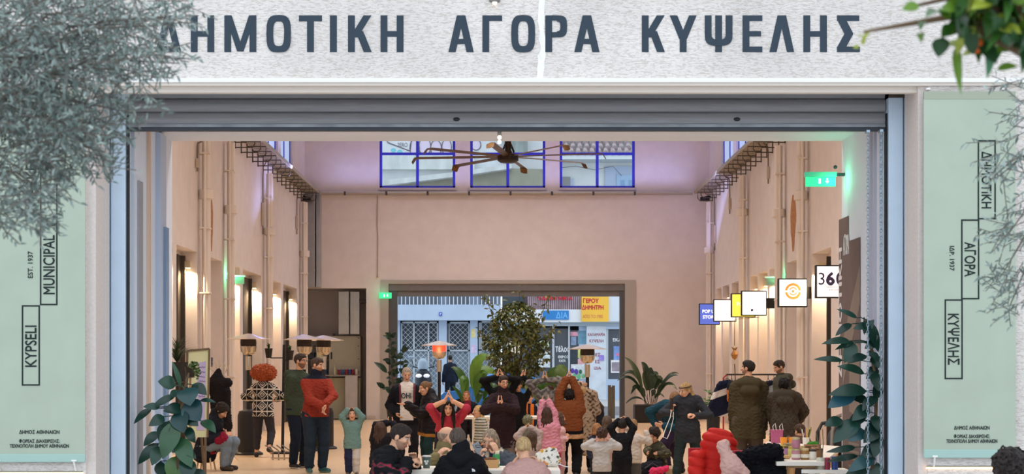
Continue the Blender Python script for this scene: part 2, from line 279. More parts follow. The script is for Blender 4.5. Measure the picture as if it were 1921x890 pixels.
# ------------------------------------------------ name of the market: condensed letters built from strokes
T_ = .27
def glyph(c, w, h):
    t = h*.185; R = []                            # list of polygons
    q = lambda x0, y0, x1, y1: R.append([(x0, y0), (x1, y0), (x1, y1), (x0, y1)])
    def dia(xa, ya, xb, yb, tt=None): k = (tt or t*1.05)/2; R.append([(xa-k, ya), (xa+k, ya), (xb+k, yb), (xb-k, yb)])
    def ring(x0, y0, x1, y1, a0=0, a1=2*PI, n=24):
        cx, cy = (x0+x1)/2, (y0+y1)/2; rx, ry = (x1-x0)/2, (y1-y0)/2; sq = lambda a, r1, r2: (cx+r1*math.copysign(abs(math.cos(a))**.62, math.cos(a)), cy+r2*math.copysign(abs(math.sin(a))**.62, math.sin(a)))
        A = [a0+(a1-a0)*i/n for i in range(n+1)]
        for i in range(n): R.append([sq(A[i], rx, ry), sq(A[i+1], rx, ry), sq(A[i+1], rx-t, ry-t*.92), sq(A[i], rx-t, ry-t*.92)])
    if c in 'ΗΠ': q(0, 0, t, h); q(w-t, 0, w, h); q(t, h*.42, w-t, h*.57)
    elif c == 'Δ': dia(t*.55, 0, w/2-t*.06, h, t*1.0); dia(w-t*.55, 0, w/2+t*.06, h, t*1.0); q(t, 0, w-t, t*.85)
    elif c == 'Λ': dia(t*.55, 0, w/2-t*.1, h); dia(w-t*.55, 0, w/2+t*.1, h)
    elif c == 'Α': dia(t*.55, 0, w/2-t*.1, h); dia(w-t*.55, 0, w/2+t*.1, h); q(w*.27, h*.22, w*.73, h*.36)
    elif c == 'Μ': q(0, 0, t, h); q(w-t, 0, w, h); dia(t*.6, h, w/2, h*.02, t*.95); dia(w-t*.6, h, w/2, h*.02, t*.95)
    elif c == 'Ο': ring(0, -.01*h, w, 1.01*h)
    elif c == 'Τ': q(w/2-t/2, 0, w/2+t/2, h*.85); q(0, h*.84, w, h)
    elif c == 'Ι': q(0, 0, w, h)
    elif c == 'Κ': q(0, 0, t, h); dia(t*.85, h*.40, w-t*.6, h, t*1.15); dia(w-t*.55, 0, t*1.65, h*.57, t*1.15)
    elif c == 'Γ': q(0, 0, t, h); q(t, h*.85, w, h)
    elif c == 'Ε': q(0, 0, t, h); q(t, h*.85, w, h); q(t, 0, w, h*.15); q(t, h*.43, w*.93, h*.57)
    elif c == 'Ρ': q(0, 0, t, h); ring(w-h*.56, h*.40, w, h, -PI/2, PI/2, 12); q(t, h*.86, w-h*.26, h); q(t, h*.40, w-h*.26, h*.54)
    elif c == 'Υ': q(w/2-t/2, 0, w/2+t/2, h*.45); dia(w/2-t*.02, h*.36, t*.5, h, t*1.1); dia(w/2+t*.02, h*.36, w-t*.5, h, t*1.1)
    elif c == 'Ψ': q(w/2-t/2, 0, w/2+t/2, h); q(0, h*.52, t, h); q(w-t, h*.52, w, h); ring(0, h*.17, w, h*.86, PI, 2*PI, 14)
    elif c == 'Σ': q(0, h*.85, w*.97, h); q(0, 0, w, h*.15); dia(w*.52, h*.5, t*.75, h*.86, t*1.3); dia(t*.7, h*.14, w*.52, h*.5, t*1.3)
    return R
let = mat('2b3a47', .6, noise=.1, scale=12, name='painted_slate_blue'); s0 = FAD/F
for word, spans, lb in (('ΔΗΜΟΤΙΚΗ', ((291, 341), (358, 402), (421, 481), (500, 546), (561, 604), (619, 632), (653, 697), (714, 757)), 'first word of the slate blue market name on the stone lintel, left'),
                        ('ΑΓΟΡΑ', ((841, 889), (905, 942), (959, 1004), (1023, 1064), (1077, 1125)), 'middle word of the slate blue market name, split by a white streak'),
                        ('ΚΥΨΕΛΗΣ', ((1204, 1247), (1257, 1306), (1322, 1374), (1393, 1430), (1443, 1490), (1507, 1551), (1570, 1613)), 'last word of the slate blue market name on the stone lintel, right')):
    c0 = P(spans[0][0], 98, FAD); t = top('facade_lettering', lb, 'lettering', c0, 0, None)
    for ch, (a, b) in zip(word, spans):
        mb = MB()
        for k, poly in enumerate(glyph(ch, (b-a)*s0, 69*s0)): mb.prism(poly, ((a-spans[0][0])*s0, -.0045-.0003*k, 0), EX, EZ, (0, .0042, 0))
        mb.build('letter', let, t)
mb = MB(); r = random.Random(3); pl, pr2 = [], []
for i in range(15):
    y = -2+i*10.8; x = 1017-2*math.sin(i*.5)+(0 if y < 100 else -3); w = 4+r.random()*3.5; pl.append((x-w, y)); pr2.append((x+w, y))
pts = [P(x, y, FAD) for x, y in pl+pr2[::-1]]; mb.prism([(p.x, p.z) for p in pts], (0, FAD-.003, 0), EX, EZ, (0, .0026, 0)); tag(mb.build('filler_streak', mat('f6f3f0', .9, noise=.1, scale=30, name='white_filler')), 'ragged white filler streak running down the stone lintel', 'streak')
t = top('wall_lamp', 'small round metal lamp at the top edge above the lettering', 'lamp', P(928, -2, FAD-.02)); MB().lathe([(.0, -.03), (.045, -.025), (.05, .01), (.02, .05)], 16).build('lamp_shade', lin_m, t, True); MB().ball((0, 0, -.03), .022).build('bulb', mat('fff6e0', .3, emit=1.2, name='glowing_glass'), t, True); MB().tube([(0, 0, .03), (0, .03, .12)], .012).build('arm', lin_m, t, True)
# ---------------------------------------------------------------- banners on the piers
green = mat('b0bba8', .75, noise=.06, scale=2.5, bump=.02, name='sage_banner_cloth'); ink = mat('1d2a29', .8, name='black_ink'); white_p = mat('efeeea', .6, name='white_cord')
def banner(side, x0, x1, y0, y1, frames, words, sub, foot, label):
    t = top('banner', label, 'banner', P((x0+x1)/2, y1, FAD-.05)); o = P((x0+x1)/2, y1, FAD-.05); q = lambda x, y: P(x, y, FAD-.05)-o
    a, b = q(x0, y0), q(x1, y1); hem = q(0, y1-16).z
    MB().box(a.x, 0, hem, b.x, .008, a.z).build('cloth', green, t); MB().box(a.x, -.004, 0, b.x, .012, hem).build('bottom_hem', mat('a4c2b8', .7, name='banner_hem'), t, bevel=.006)
    MB().box(a.x, -.003, q(0, y0+14).z, b.x, .01, a.z+.001).build('top_hem', mat('a3a995', .7, name='banner_top_hem'), t)
    for (fx0, fy0, fx1, fy1) in frames:
        c, d = q(fx0, fy0), q(fx1, fy1); mb = MB(); w = .012
        mb.box(c.x, -.0035, c.z-w, d.x, 0, c.z).box(c.x, -.0035, d.z, d.x, 0, d.z+w).box(c.x, -.003, d.z, c.x+w, 0, c.z).box(d.x-w, -.003, d.z, d.x, 0, c.z); mb.build('printed_box', ink, t)
    up, rt = ((-1, 0, 0), (0, 0, 1)) if side < 0 else ((1, 0, 0), (0, 0, -1))
    for body, cx, cy, ln, h in words+sub:
        text(body, 'printed_word', ink, t, q(cx, cy)+V((0, -.001, 0)), rt, up, ln*FAD/F, h*FAD/F, .012 if h > 12 else .006)
    for body, cx, cy, w in foot: text(body, 'printed_line', ink, t, q(cx, cy)+V((0, -.001, 0)), EX, EZ, w*FAD/F, 7*FAD/F, .012)
    for x in (x0+8, x1-21) if side < 0 else (x0+20,): MB().tube([q(x, y1-2)+V((0, -.01, 0)), q(x+1, y1+16)+V((0, .03, 0))], .008, 6).tube([q(x-4, y1-3)+V((0, -.01, 0)), q(x+5, y1-3)+V((0, -.012, 0))], .008, 6).build('tie_cord', white_p, t)
    for x in (x0+10, x1-20): MB().lathe([(.0, -.008), (.02, -.008), (.02, .008), (.0, .008)], 10, q(x, y0-6)+V((0, .03, 0))).build('fixing_stud', white_p, t)
banner(-1, -12, 160, 168, 868, [(75, 250, 108, 422), (75, 422, 108, 573), (41, 573, 75, 724)], [('MARKET', 58, 340, 92, 19), ('MUNICIPAL', 92, 497, 110, 21), ('KYPSELI', 58, 650, 77, 21)], [('EST. 1937', 57, 497, 50, 9)],
       [('ΔΗΜΟΣ ΑΘΗΝΑΙΩΝ', 74, 811, 75), ('ΦΟΡΕΑΣ ΔΙΑΧΕΙΡΙΣΗΣ:', 74, 828, 76), ('ΤΕΧΝΟΠΟΛΗ ΔΗΜΟΥ ΑΘΗΝΑΙΩΝ', 74, 837, 110)], 'sage green banner with Latin lettering on the left pier, half behind the olive tree')
banner(1, 1733, 1905, 172, 860, [(1834, 263, 1868, 412), (1803, 412, 1837, 562), (1772, 562, 1806, 712)], [('ΔΗΜΟΤΙΚΗ', 1851, 338, 106, 19), ('ΑΓΟΡΑ', 1820, 487, 64, 21), ('ΚΥΨΕΛΗΣ', 1789, 637, 95, 21)], [('ΙΔΡ. 1937', 1786, 485, 46, 9)],
       [('ΔΗΜΟΣ ΑΘΗΝΑΙΩΝ', 1823, 803, 66), ('ΦΟΡΕΑΣ ΔΙΑΧΕΙΡΙΣΗΣ:', 1823, 819, 67), ('ΤΕΧΝΟΠΟΛΗ ΔΗΜΟΥ ΑΘΗΝΑΙΩΝ', 1823, 828, 95)], 'sage green banner with Greek lettering on the right pier')
for x0, x1, y, sd in ((-20, 155, 877, 'left'), (1738, 1910, 867, 'right')):
    a, b = P(x0, y, FAD-.01), P(x1, y, FAD-.01); t = top('strip_light', 'warm light strip glowing under the %s sage green banner' % sd, 'light', (a+b)/2); h = (b.x-a.x)/2
    MB().box(-h, .012-.01, -.06, h, .009, -.045).build('diffuser', mat('ffc98a', .4, emit=5, name='warm_diffuser'), t); MB().box(-h, -.0, -.045, h, .009, -.035).build('profile', lin_m, t)
# ---------------------------------------------------------------- exit signs
def pictogram(parent, w, h, y, m):
    s = h
    mb = MB(); mb.prism([(-.62*s, .32*s), (-.30*s, .32*s), (-.30*s, -.36*s), (-.62*s, -.36*s)], (w*.08, y, 0), EX, EZ, (0, -.002, 0)); mb.build('door_symbol', m, parent)
    mb = MB(); mb.prism([(-.10*s, .36*s), (.10*s, .36*s), (.10*s, -.02*s), (.26*s, -.02*s), (0, -.36*s), (-.26*s, -.02*s), (-.10*s, -.02*s)], (w*.22, y, 0), EX, EZ, (0, -.002, 0)); mb.build('arrow_symbol', m, parent)
gl = mat('38d890', .4, emit=.95, name='lit_green_acrylic'); wl_ = mat('f4fff8', .4, emit=1.0, name='lit_white_symbol')
def glow(parent, loc, p, col=(.15, 1, .5), r=.08):
    l = bpy.data.lights.new('lamp_light', 'POINT'); l.energy = p; l.color = col; l.shadow_soft_size = r; o = bpy.data.objects.new('lamp_light', l); COL.objects.link(o); o.location = loc; o.parent = parent; return o
c = P(1539, 340, 15.7); t = top('exit_sign', 'green lit exit sign with running figure and arrow beside the right porch wall', 'sign', c)
MB().box(-.15, -.012, -.055, .15, .012, .04).build('panel', gl, t, bevel=.003); MB().box(-.16, -.03, .04, .16, .03, .09).build('housing', mat('5fc8a0', .4, emit=.15, name='green_housing'), t, bevel=.006); pictogram(t, .3, .075, -.0125, wl_)
MB().box(.15, -.02, .05, .24, .02, .08).ball((.15, 0, .14), .02).build('wall_bracket', mat('30363a', .5, name='dark_bracket'), t); glow(t, (.12, -.12, .0), 2.2)
c = P(723, 555, BWD-.04); t = top('exit_sign', 'small green lit exit sign left of the rear doorway', 'sign', c)
MB().box(-.19, -.03, -.09, .19, .03, .09).build('panel', gl, t, bevel=.006); pictogram(t, .3, .13, -.031, wl_); glow(t, (-.1, -.25, .1), 1.2)
for sg, y, lb in ((-1, 34.6, 'left'), (1, 35.1, 'right')):
    t = top('exit_sign', 'green exit light mounted edge-on on the %s hall wall' % lb, 'sign', (sg*HX, y, 3.62))
    MB().box(-sg*.03, -.03, .0, -sg*.42, .03, .03).build('housing', mat('c8f0dc', .4, emit=.6, name='pale_housing'), t); MB().box(-sg*.05, -.008, -.16, -sg*.40, .008, 0).build('panel', mat('c5d8cb', .3, trans=.5, name='clear_green_acrylic'), t); MB().box(0, -.03, -.05, -sg*.05, .03, .1).build('wall_bracket', mat('dfe4e0', .5, name='pale_bracket'), t); glow(t, (-sg*.16, -.12, .05), 5, (.12, 1, .45), .05)
# ---------------------------------------------------------------- wall lamps in the bays
brass = mat('e8d8b8', .35, .4, name='pale_brass'); nm = {-1: ['nearest', 'next', 'third', 'fourth', 'fifth', 'sixth'], 1: ['nearest', 'next', 'third', 'fourth', 'fifth', 'sixth', 'farthest']}
for sg in (-1, 1):
    k = 0
    for a, b, lit in BAYS[sg]:
        if b < (28.5 if sg < 0 else 29.5): continue
        if lit:
            t = top('wall_sconce', 'small boxy downlight sconce, %s visible one from the street on the %s wall' % (nm[sg][k], 'left' if sg < 0 else 'right'), 'wall lamp', (sg*(HX+.17), b-.001, 3.66), 0); k += 1
            MB().box(-.035, -.03, -.02, .035, 0, .10).build('back_plate', brass, t); MB().box(-.06, -.13, -.05, .06, -.03, .08).build('lamp_shade', brass, t, bevel=.006); MB().box(-.04, -.11, -.058, .04, -.05, -.05).build('bulb', mat('ffe6b8', .3, emit=9, name='glowing_lens'), t)
            l = bpy.data.lights.new('sconce_light', 'SPOT'); l.energy = 190; l.color = (1, .74, .46); l.spot_size = 2.5; l.spot_blend = .8; l.shadow_soft_size = .04; o = bpy.data.objects.new('sconce_light', l); COL.objects.link(o); o.location = (0, -.10, -.07); o.parent = t; o.rotation_euler = (-.12, 0, 0)
# door leaves in the bays seen as dark edges, pipes, collars, cables
dkf = mat('4d463e', .5, name='dark_door_frame')
for i, (sg, y0, y1) in enumerate(((-1, 30.75, 31.3), (-1, 38.4, 39.5), (-1, 45.2, 46.2), (1, 31.0, 31.5), (1, 42.3, 42.9), (1, 44.5, 44.9))):
    struct('door_%d' % (i+1), MB().box(sg*(HX+.30), y0, 0, sg*(HX+.33), y1, 3.85).box(sg*(HX+.26), y0, 0, sg*(HX+.33), y0+.07, 3.85).box(sg*(HX+.22), y1-.06, 0, sg*(HX+.33), y1, 3.85), dkf)
pipe_m = mat('eee2d6', .55, name='painted_pipe'); LBL = ['nearest', 'second', 'third', 'farthest']
for sg, ys, cz in ((-1, (31.54, 34.35, 39.95, 46.9), (5.0, 4.97, 4.97, 4.9)), (1, (32.25, 34.9, 40.3, 46.9), (5.05, 4.95, 5.5, 5.0))):
    for i, y in enumerate(ys):
        t = top('downpipe', 'cream painted downpipe with collar, %s one on the %s hall wall' % (LBL[i], 'left' if sg < 0 else 'right'), 'pipe', (sg*(HX-.152), y, 0)); z = cz[i]
        MB().tube([(0, 0, .0), (0, 0, 6.55)], .088, 14).build('pipe', pipe_m, t, True); MB().lathe([(.10, 0), (.145, .02), (.145, .19), (.10, .21)], 16, (0, 0, z)).build('collar', pipe_m, t, True)
        MB().tube([(0, -.17, 0), (0, -.17, 6.55)], .028, 8).build('conduit', pipe_m, t, True)
        for z in (1.4, 3.1, 4.4, 5.9): MB().box(-.10, -.2, z, .10, .02, z+.03).box(0, -.02, z, sg*.148, .02, z+.03).build('clip', pipe_m, t)
for i, (px, py0, py1, sg, lb) in enumerate(((370, 264, 322, -1, 'nearest to the street'), (493, 300, 440, -1, 'in the middle'), (557, 356, 440, -1, 'by the far corner'), (1441, 268, 345, 1, 'nearest to the street'), (1369, 330, 402, 1, 'in the middle'), (1341, 358, 470, 1, 'by the far corner'))):
    a, b = PX(px, py0, sg*(HX-.04)), PX(px, py1, sg*(HX-.04)); t = top('wall_cable', 'thin cable with splice box dropping down the %s wall, %s' % ('left' if sg < 0 else 'right', lb), 'cable', b)
    h = a.z-b.z; MB().tube([(-sg*.12, .0, h), (-sg*.02, -.05, h*.9), (0, 0, h*.75), (0, 0, 0)], .016, 6).build('cable', mat('7a6a5c', .7, name='grey_cable'), t, True); MB().box(-.03, -.04, h*.12, .03, .04, h*.42).build('splice_box', mat('cbb8a4', .6, name='beige_plastic'), t, bevel=.006)
rust = mat('bd8658', .9, noise=.3, scale=14, name='rust_stain')
for px, y0, y1, sg, w, lb in ((1488, 366, 472, 1, 10, 'long brown rust stain beside a downpipe on the right wall'), (397, 375, 472, -1, 5, 'thin brown rust stain beside the nearest downpipe on the left wall')):
    c = PX(px, (y0+y1)/2, sg*(HX-.002)); L = (y0-y1)*c.y/F/2; mb = MB(); r = random.Random(px); ws = [.3, .7, .9, 1, .9, .8, .6, .45, .25]; dy = w*c.y**2/(F*HX)/2
    poly = [(ws[i]*dy*(1+.2*r.random()), L*(i/4-1)) for i in range(9)]+[(-ws[i]*dy*(1+.2*r.random()), L*(i/4-1)) for i in range(8, -1, -1)]
    mb.prism(poly, c, (0, 1, 0), EZ, (-sg*.001, 0, 0)); tag(mb.build('rust_stain', rust), lb, 'stain')
# ---------------------------------------------------------------- cable trays on brackets under the upper windows
tray_m = mat('b5a994', .5, .5, name='galvanised_tray')
for sg, nm_ in ((-1, 'left'), (1, 'right')):
    t = top('cable_tray', 'ladder cable tray on brackets high along the %s hall wall' % nm_, 'cable tray', (sg*HX, 27, 6.93))
    for x in (.03, .44): MB().box(-sg*x-.012, 0, 0, -sg*x+.012, 21.1, .09).build('side_rail', tray_m, t)
    mb = MB()
    for y in np.arange(.1, 21, .24): mb.box(-sg*.03, y, .01, -sg*.44, y+.14, .03)
    tag(mb.build('rung', tray_m, t), kind='stuff')
    for y in np.arange(.5, 21, .82):
        b_ = MB(); b_.tube([(-sg*.0, y, -.05), (-sg*.46, y, -.05), (-sg*.46, y, -.22), (-sg*.40, y, -.30), (-sg*.0, y, -.30)], .014, 6).box(0, y-.03, -.32, -sg*.02, y+.03, .02); b_.build('bracket', mat('5a5046', .5, .4, name='dark_bracket'), t)
t = top('cable_tray', 'narrow cable tray with pale ribbed conduit across the back wall', 'cable tray', (0, BWD-.06, 6.93))
MB().box(-5.7, -.10, -.02, 5.7, .05, .0).box(-5.7, -.11, -.02, 5.7, -.10, .03).build('tray', tray_m, t); mb = MB(); n = 900; mb.tube([(-5.7+11.4*i/n, -.05, .035) for i in range(n+1)], [.032+.010*(i % 2) for i in range(n+1)], 6); mb.build('ribbed_conduit', mat('e8e2da', .5, name='white_conduit'), t)
for x in np.arange(-5, 5.1, 1.27): MB().box(x, -.13, -.04, x+.06, -.02, .07).build('clamp', mat('4a4548', .5, name='dark_clamp'), t)
t = top('wall_cable', 'thin cable running down the back wall left of the rear doorway', 'cable', P(708, 520, BWD-.02)); MB().tube([(0, 0, 0), (.01, 0, 1.2), (-.01, 0, 1.6), (0, 0, 2.5)], .018, 6).build('cable', mat('bba595', .7, name='beige_cable'), t, True); MB().lathe([(.03, -.02), (.045, 0), (.03, .02)], 8).build('junction', mat('bba595', .7, name='beige_cable'), t)
for px, sg, nm_ in ((575, -1, 'left'), (1322, 1, 'right')):
    t = top('security_camera', 'small black security camera in the upper %s corner of the hall' % nm_, 'camera', P(px, 374, 47.6)); dk = mat('17171a', .4, name='black_plastic')
    MB().box(-.14, -.12, -.06, .14, .06, .06).build('housing', dk, t, bevel=.02); MB().lathe([(.05, 0), (.06, .03), (.05, .05)], 12, (0, -.13, -.02)).build('lens', mat('33363c', .15, name='lens_glass'), t); MB().tube([(0, .0, .05), (sg*.12, .1, .1), (sg*.3, .1, .05)], .03, 8).build('mount', dk, t)
# ducts
galv = mat('b9bcc0', .28, .85, noise=.12, scale=3, bump=.03, name='galvanised_duct')
def duct(px0, px1, py0, py1, D, label, split):
    a, b = P(px0, py1, D), P(px1, py0, D); t = top('ventilation_duct', label, 'duct', a); w, h = b.x-a.x, b.z-a.z
    MB().box(0, -.32, 0, w*split, 0, h).build('main_run', galv, t, bevel=.01); MB().box(w*split+.03, -.26, .0, w, 0, h).build('side_run', galv, t, bevel=.01)
    for z in np.arange(.5, h, 1.15): MB().box(-.012, -.335, z, w*split+.012, 0, z+.05).build('flange', galv, t)
duct(577, 603, 366, 540, BWD-.01, 'galvanised duct rising in the back left corner of the hall', .62); duct(637, 676, 548, 628, BWD+.9, 'short galvanised duct hanging in the switchboard recess', .5)
# ---------------------------------------------------------------- ceiling fan
c = P(953, 290, 40.2); t = top('ceiling_fan', 'huge bronze coloured ceiling fan with eight long blades high in the hall', 'fan', c); bz_ = mat('6e5030', .4, .6, noise=.15, scale=6, name='bronze_metal'); bzd = mat('3a2c20', .45, .6, name='dark_bronze')
MB().lathe([(.0, -.22), (.20, -.21), (.27, -.16), (.27, -.02), (.12, .03), (.09, .1)], 24).build('hub', bzd, t, True); MB().tube([(0, 0, .1), (0, 0, 9.6-c.z)], .085, 12).build('drop_rod', bzd, t, True)
for k in range(4): q = PI/4+k*PI/2; MB().tube([(.05*math.cos(q), .05*math.sin(q), .35), (.22*math.cos(q), .22*math.sin(q), .05)], .02, 6).build('stay', bzd, t)
for k in range(8):
    q = math.radians(35+45*k); M = Matrix.Rotation(q, 3, 'Z'); mb = MB(); R_ = 2.48; L = []
    for x, w, z in ((.2, .07, -.06), (.8, .085, -.05), (1.7, .09, -.045), (R_-.12, .09, -.04), (R_-.03, .10, -.06), (R_+.04, .09, -.17)):
        L.append([M@V((x, yy*w, z+dz+yy*.02)) for yy, dz in ((-1, 0), (0, .022), (1, 0), (0, -.014))])
    mb.add([p for l in L for p in l], [(i*4+j, i*4+(j+1) % 4, (i+1)*4+(j+1) % 4, (i+1)*4+j) for i in range(5) for j in range(4)]+[(3, 2, 1, 0), (20, 21, 22, 23)]); mb.build('blade', bz_, t, True)
c = P(937, 263, 14.9); t = top('ceiling_spotlight', 'pair of small lit bulbs under the porch ceiling', 'lamp', c); MB().box(-.02, -.02, .03, .02, .02, 3.925-c.z).build('stem', lin_m, t)
for z in (.022, -.022): MB().ball((0, -.02, z), .018).build('bulb', mat('fff3da', .3, emit=14, name='lit_bulb'), t, True)
# ---------------------------------------------------------------- square lit signs over the shops on the right wall
fr_m = mat('20211f', .5, name='black_sign_frame')
def lit_sign(x0, y0, x1, y1, D, face, label, em=1.0, arm=True):
    a, b = P(x0, y1, D), P(x1, y0, D); c = (a+b)/2; t = top('lit_sign', label, 'sign', c); w, h = (b.x-a.x)/2, (b.z-a.z)/2
    MB().box(-w, -.06, -h, w, .06, h).build('frame', fr_m, t, bevel=.01); m = mat(face, .4, emit=em, name='lit_sign_face'); MB().box(-w+.025, -.068, -h+.025, w-.025, -.06, h-.025).build('face', m, t); MB().box(-w+.025, .06, -h+.025, w-.025, .068, h-.025).build('rear_face', m, t)
    MB().box(w-.01, -.04, -.12, HX+.02-c.x, .04, .12).build('wall_arm', fr_m, t); return t, w, h
S_ = [(1311, 570, 1350, 610, 44.6, '5a6fd0', 'blue square lit sign with white lettering, farthest along the right wall', .8), (1338, 562, 1381, 604, 41.1, 'fffdf6', 'blank white square lit sign, second from the back on the right wall', 1.05),
      (1371, 551, 1417, 596, 38.0, 'f6dc4e', 'yellow square lit sign half hidden behind a white one', .95), (1390, 546, 1438, 593, 36.3, 'fffaf0', 'white square lit sign with faint text in front of the yellow one', 1.05), (1459, 523, 1514, 577, 31.94, 'fffaf0', 'white square lit sign with an orange ring', 1.0), (1529, 498, 1590, 560, 28.4, 'fffaf2', 'white square lit sign with purple numerals nearest to the street', 1.0)]
SG = [lit_sign(*s) for s in S_]
wl2 = mat('f4f4ff', .4, emit=1, name='lit_white_print'); org = mat('e8a04e', .5, emit=.62, name='lit_orange_print'); pur = mat('4a3f63', .5, emit=.05, name='purple_print'); gry = mat('b9b3a8', .5, emit=.6, name='grey_print')
t, w, h = SG[0]; text('POP UP', 'sign_word', wl2, t, (-.0, -.07, .08), EX, EZ, .40, .09, .03); text('STORE', 'sign_word', wl2, t, (0, -.07, -.08), EX, EZ, .38, .09, .03)
t, w, h = SG[2]; text('POP', 'sign_word', mat('fff6c0', .5, emit=1.1, name='pale_print'), t, (-.05, -.07, .03), EX, EZ, .22, .09, .03)
t, w, h = SG[3]
for i, (b, z) in enumerate((('δίκτυο', .14), ('κυψέλης', .05), ('αγορά', -.05))): text(b, 'sign_word', gry, t, (-.05, -.07, z), EX, EZ, .17+.03*(i == 1), .035, .0)
MB().prism([(.03*math.cos(a), .03*math.sin(a)) for a in np.linspace(0, 5, 9)], (-.05, -.069, -.16), EX, EZ, (0, -.003, 0)).build('emblem', pur, t)
t, w, h = SG[4]
def arc(r0, r1, a0, a1, n=18): return [(r1*math.cos(a0+(a1-a0)*i/n), r1*math.sin(a0+(a1-a0)*i/n)) for i in range(n+1)]+[(r0*math.cos(a1-(a1-a0)*i/n), r0*math.sin(a1-(a1-a0)*i/n)) for i in range(n+1)]
for r0, r1, a0, a1 in ((.115, .165, .12, PI-.12), (.115, .165, PI+.12, 2*PI-.12), (.062, .085, .4, PI-.4), (.062, .085, PI+.4, 2*PI-.4)): MB().prism(arc(r0, r1, a0, a1), (0, -.0685, .03), EX, EZ, (0, -.003, 0)).build('ring', org, t)
MB().prism([(.028*math.cos(a), .028*math.sin(a)) for a in np.linspace(0, 2*PI, 16)[:-1]], (0, -.0685, .03), EX, EZ, (0, -.003, 0)).build('dot', org, t)
t, w, h = SG[5]; text('3', 'numeral', pur, t, (-.19, -.07, .05), EX, EZ, .11, .22, .0); text('6', 'numeral', pur, t, (-.03, -.07, .05), EX, EZ, .13, .22, .05); text('0', 'numeral', pur, t, (.14, -.07, .05), EX, EZ, .12, .22, .03)
for b, z in (('ΠΑΡΑΠΛΕΥΡΑ', -.10), ('ΚΑΙ ΟΧΙ', -.15)): text(b, 'sign_word', pur, t, (.03, -.07, z), EX, EZ, .30 if z > -.12 else .16, .03, .0)
# brown vinyl panel with white lettering on the right porch wall
pw = lambda px, py: PX(px, py, GX-.004)
a, b, c_ = pw(1574, 412), pw(1592, 405), pw(1614, 445); t = top('wall_graphic', 'brown vinyl wall graphic with white Greek lettering on the right porch wall', 'graphic', (GX-.004, b.y, 0)); br = mat('6a5750', .7, noise=.08, scale=5, name='brown_vinyl')
MB().box(-.002, 0, 1.35, 0, a.y-b.y, b.z).build('upper_panel', br, t); MB().box(-.003, c_.y-b.y, 0, -.001, (a.y-b.y)*.62, c_.z).build('lower_panel', br, t)
ltw = mat('d8d0cc', .7, name='white_vinyl'); pale = mat('867466', .7, name='tan_vinyl')
text('ΔΗΜΟΤΙΚΗ', 'vinyl_word', ltw, t, (-.004, (a.y-b.y)*.82, 2.19), EZ, (0, 1, 0), 1.30, .15, .03); text('ΑΓΟΡΑ', 'vinyl_word', ltw, t, (-.004, .09, 2.86), (0, -1, 0), EZ, .26, .20, .02)
L = a.y-b.y; y0 = c_.y-b.y
MB().prism([(y0, 2.62), (y0, 2.25), (L*.55, 1.45), (L*.55, 1.9)], (-.0032, 0, 0), (0, 1, 0), EZ, (-.002, 0, 0)).build('diagonal_band', pale, t); MB().prism([(y0, 1.85), (y0, 1.15), (y0*.1, 1.2), (y0*.1, 1.9)], (-.0032, 0, 0), (0, 1, 0), EZ, (-.002, 0, 0)).build('text_block', pale, t)
for i in range(9): MB().box(-.005, y0*.9, .35+i*.075, -.003, -.02, .375+i*.075).build('text_line', pale, t)
# ---------------------------------------------------------------- switchboards in the recess
t = top('switch_cabinet', 'grey electrical cabinet with black screws in the back left recess', 'cabinet', P(648, 788, BWD+1.0)); gc = mat('b5b29e', .5, noise=.05, scale=4, name='grey_green_enamel')
MB().box(-.48, -.3, 1.35, .5, .4, 2.62).build('upper_door', gc, t, bevel=.012); MB().box(-.48, -.3, .0, .5, .4, 1.32).build('lower_door', mat('c4bf9f', .5, name='beige_enamel'), t, bevel=.012); MB().box(-.42, -.33, 1.9, -.38, -.3, 2.12).build('handle', mat('202024', .4, name='black_plastic'), t)
for z in (1.5, 1.9, 2.3, 2.55): MB().lathe([(.02, 0), (.02, .02)], 8, (.44, -.31, z)).build('screw', mat('202024', .4, name='black_plastic'), t)
t = top('wall_speaker', 'round dark ventilator in the top corner of the recess', 'ventilator', P(686, 565, BWD+.75)); MB().lathe([(.0, -.06), (.2, -.05), (.23, 0), (.2, .06)], 20).build('rim', mat('5c5a5a', .6, name='dark_grille'), t); MB().lathe([(.15, -.075), (.16, -.05)], 20).build('grille', mat('3c3b3b', .6, name='dark_grille'), t)
t = top('wall_shelf', 'narrow shelf unit with pale upright behind the two patio heaters', 'shelf', P(600, 788, BWD+.8)); MB().box(-.55, 0, 0, -.5, .35, 2.7).box(.38, 0, 0, .43, .35, 2.7).build('upright', mat('6b655c', .6, name='dark_upright'), t); MB().box(-.1, -.02, 0, .1, .3, 2.6).build('panel', mat('e8e2b4', .6, name='cream_panel'), t)
for z in (1.35, 1.85, 2.35): MB().box(-.5, 0, z, .38, .34, z+.03).build('shelf_board', mat('8d8576', .6, name='shelf_board'), t)
for i, (px, py, c) in enumerate(((597, 652, '2f4f8c'), (609, 652, '9c9a98'), (596, 668, '2c3f78'), (608, 668, '355a9a'), (584, 655, '44464a'))):
    o = P(px, py, BWD+.85); MB_ = MB().box(-.09, 0, 0, .09, .2, .19); q = top('storage_box', ['blue box beside a grey box on the middle shelf of the recess', 'grey box on the middle shelf of the recess', 'dark blue box on the lower shelf in the recess, left', 'bright blue box on the lower shelf in the recess, right', 'black box at the left end of the recess shelf'][i], 'box', (o.x, o.y, (1.88, 1.88, 1.38, 1.38, 1.88)[i]))
    MB_.build('carton', mat(c, .6, name='card'), q, bevel=.008); MB().box(-.095, -.005, .15, .095, .205, .19).build('lid', mat(c, .5, name='card'), q)
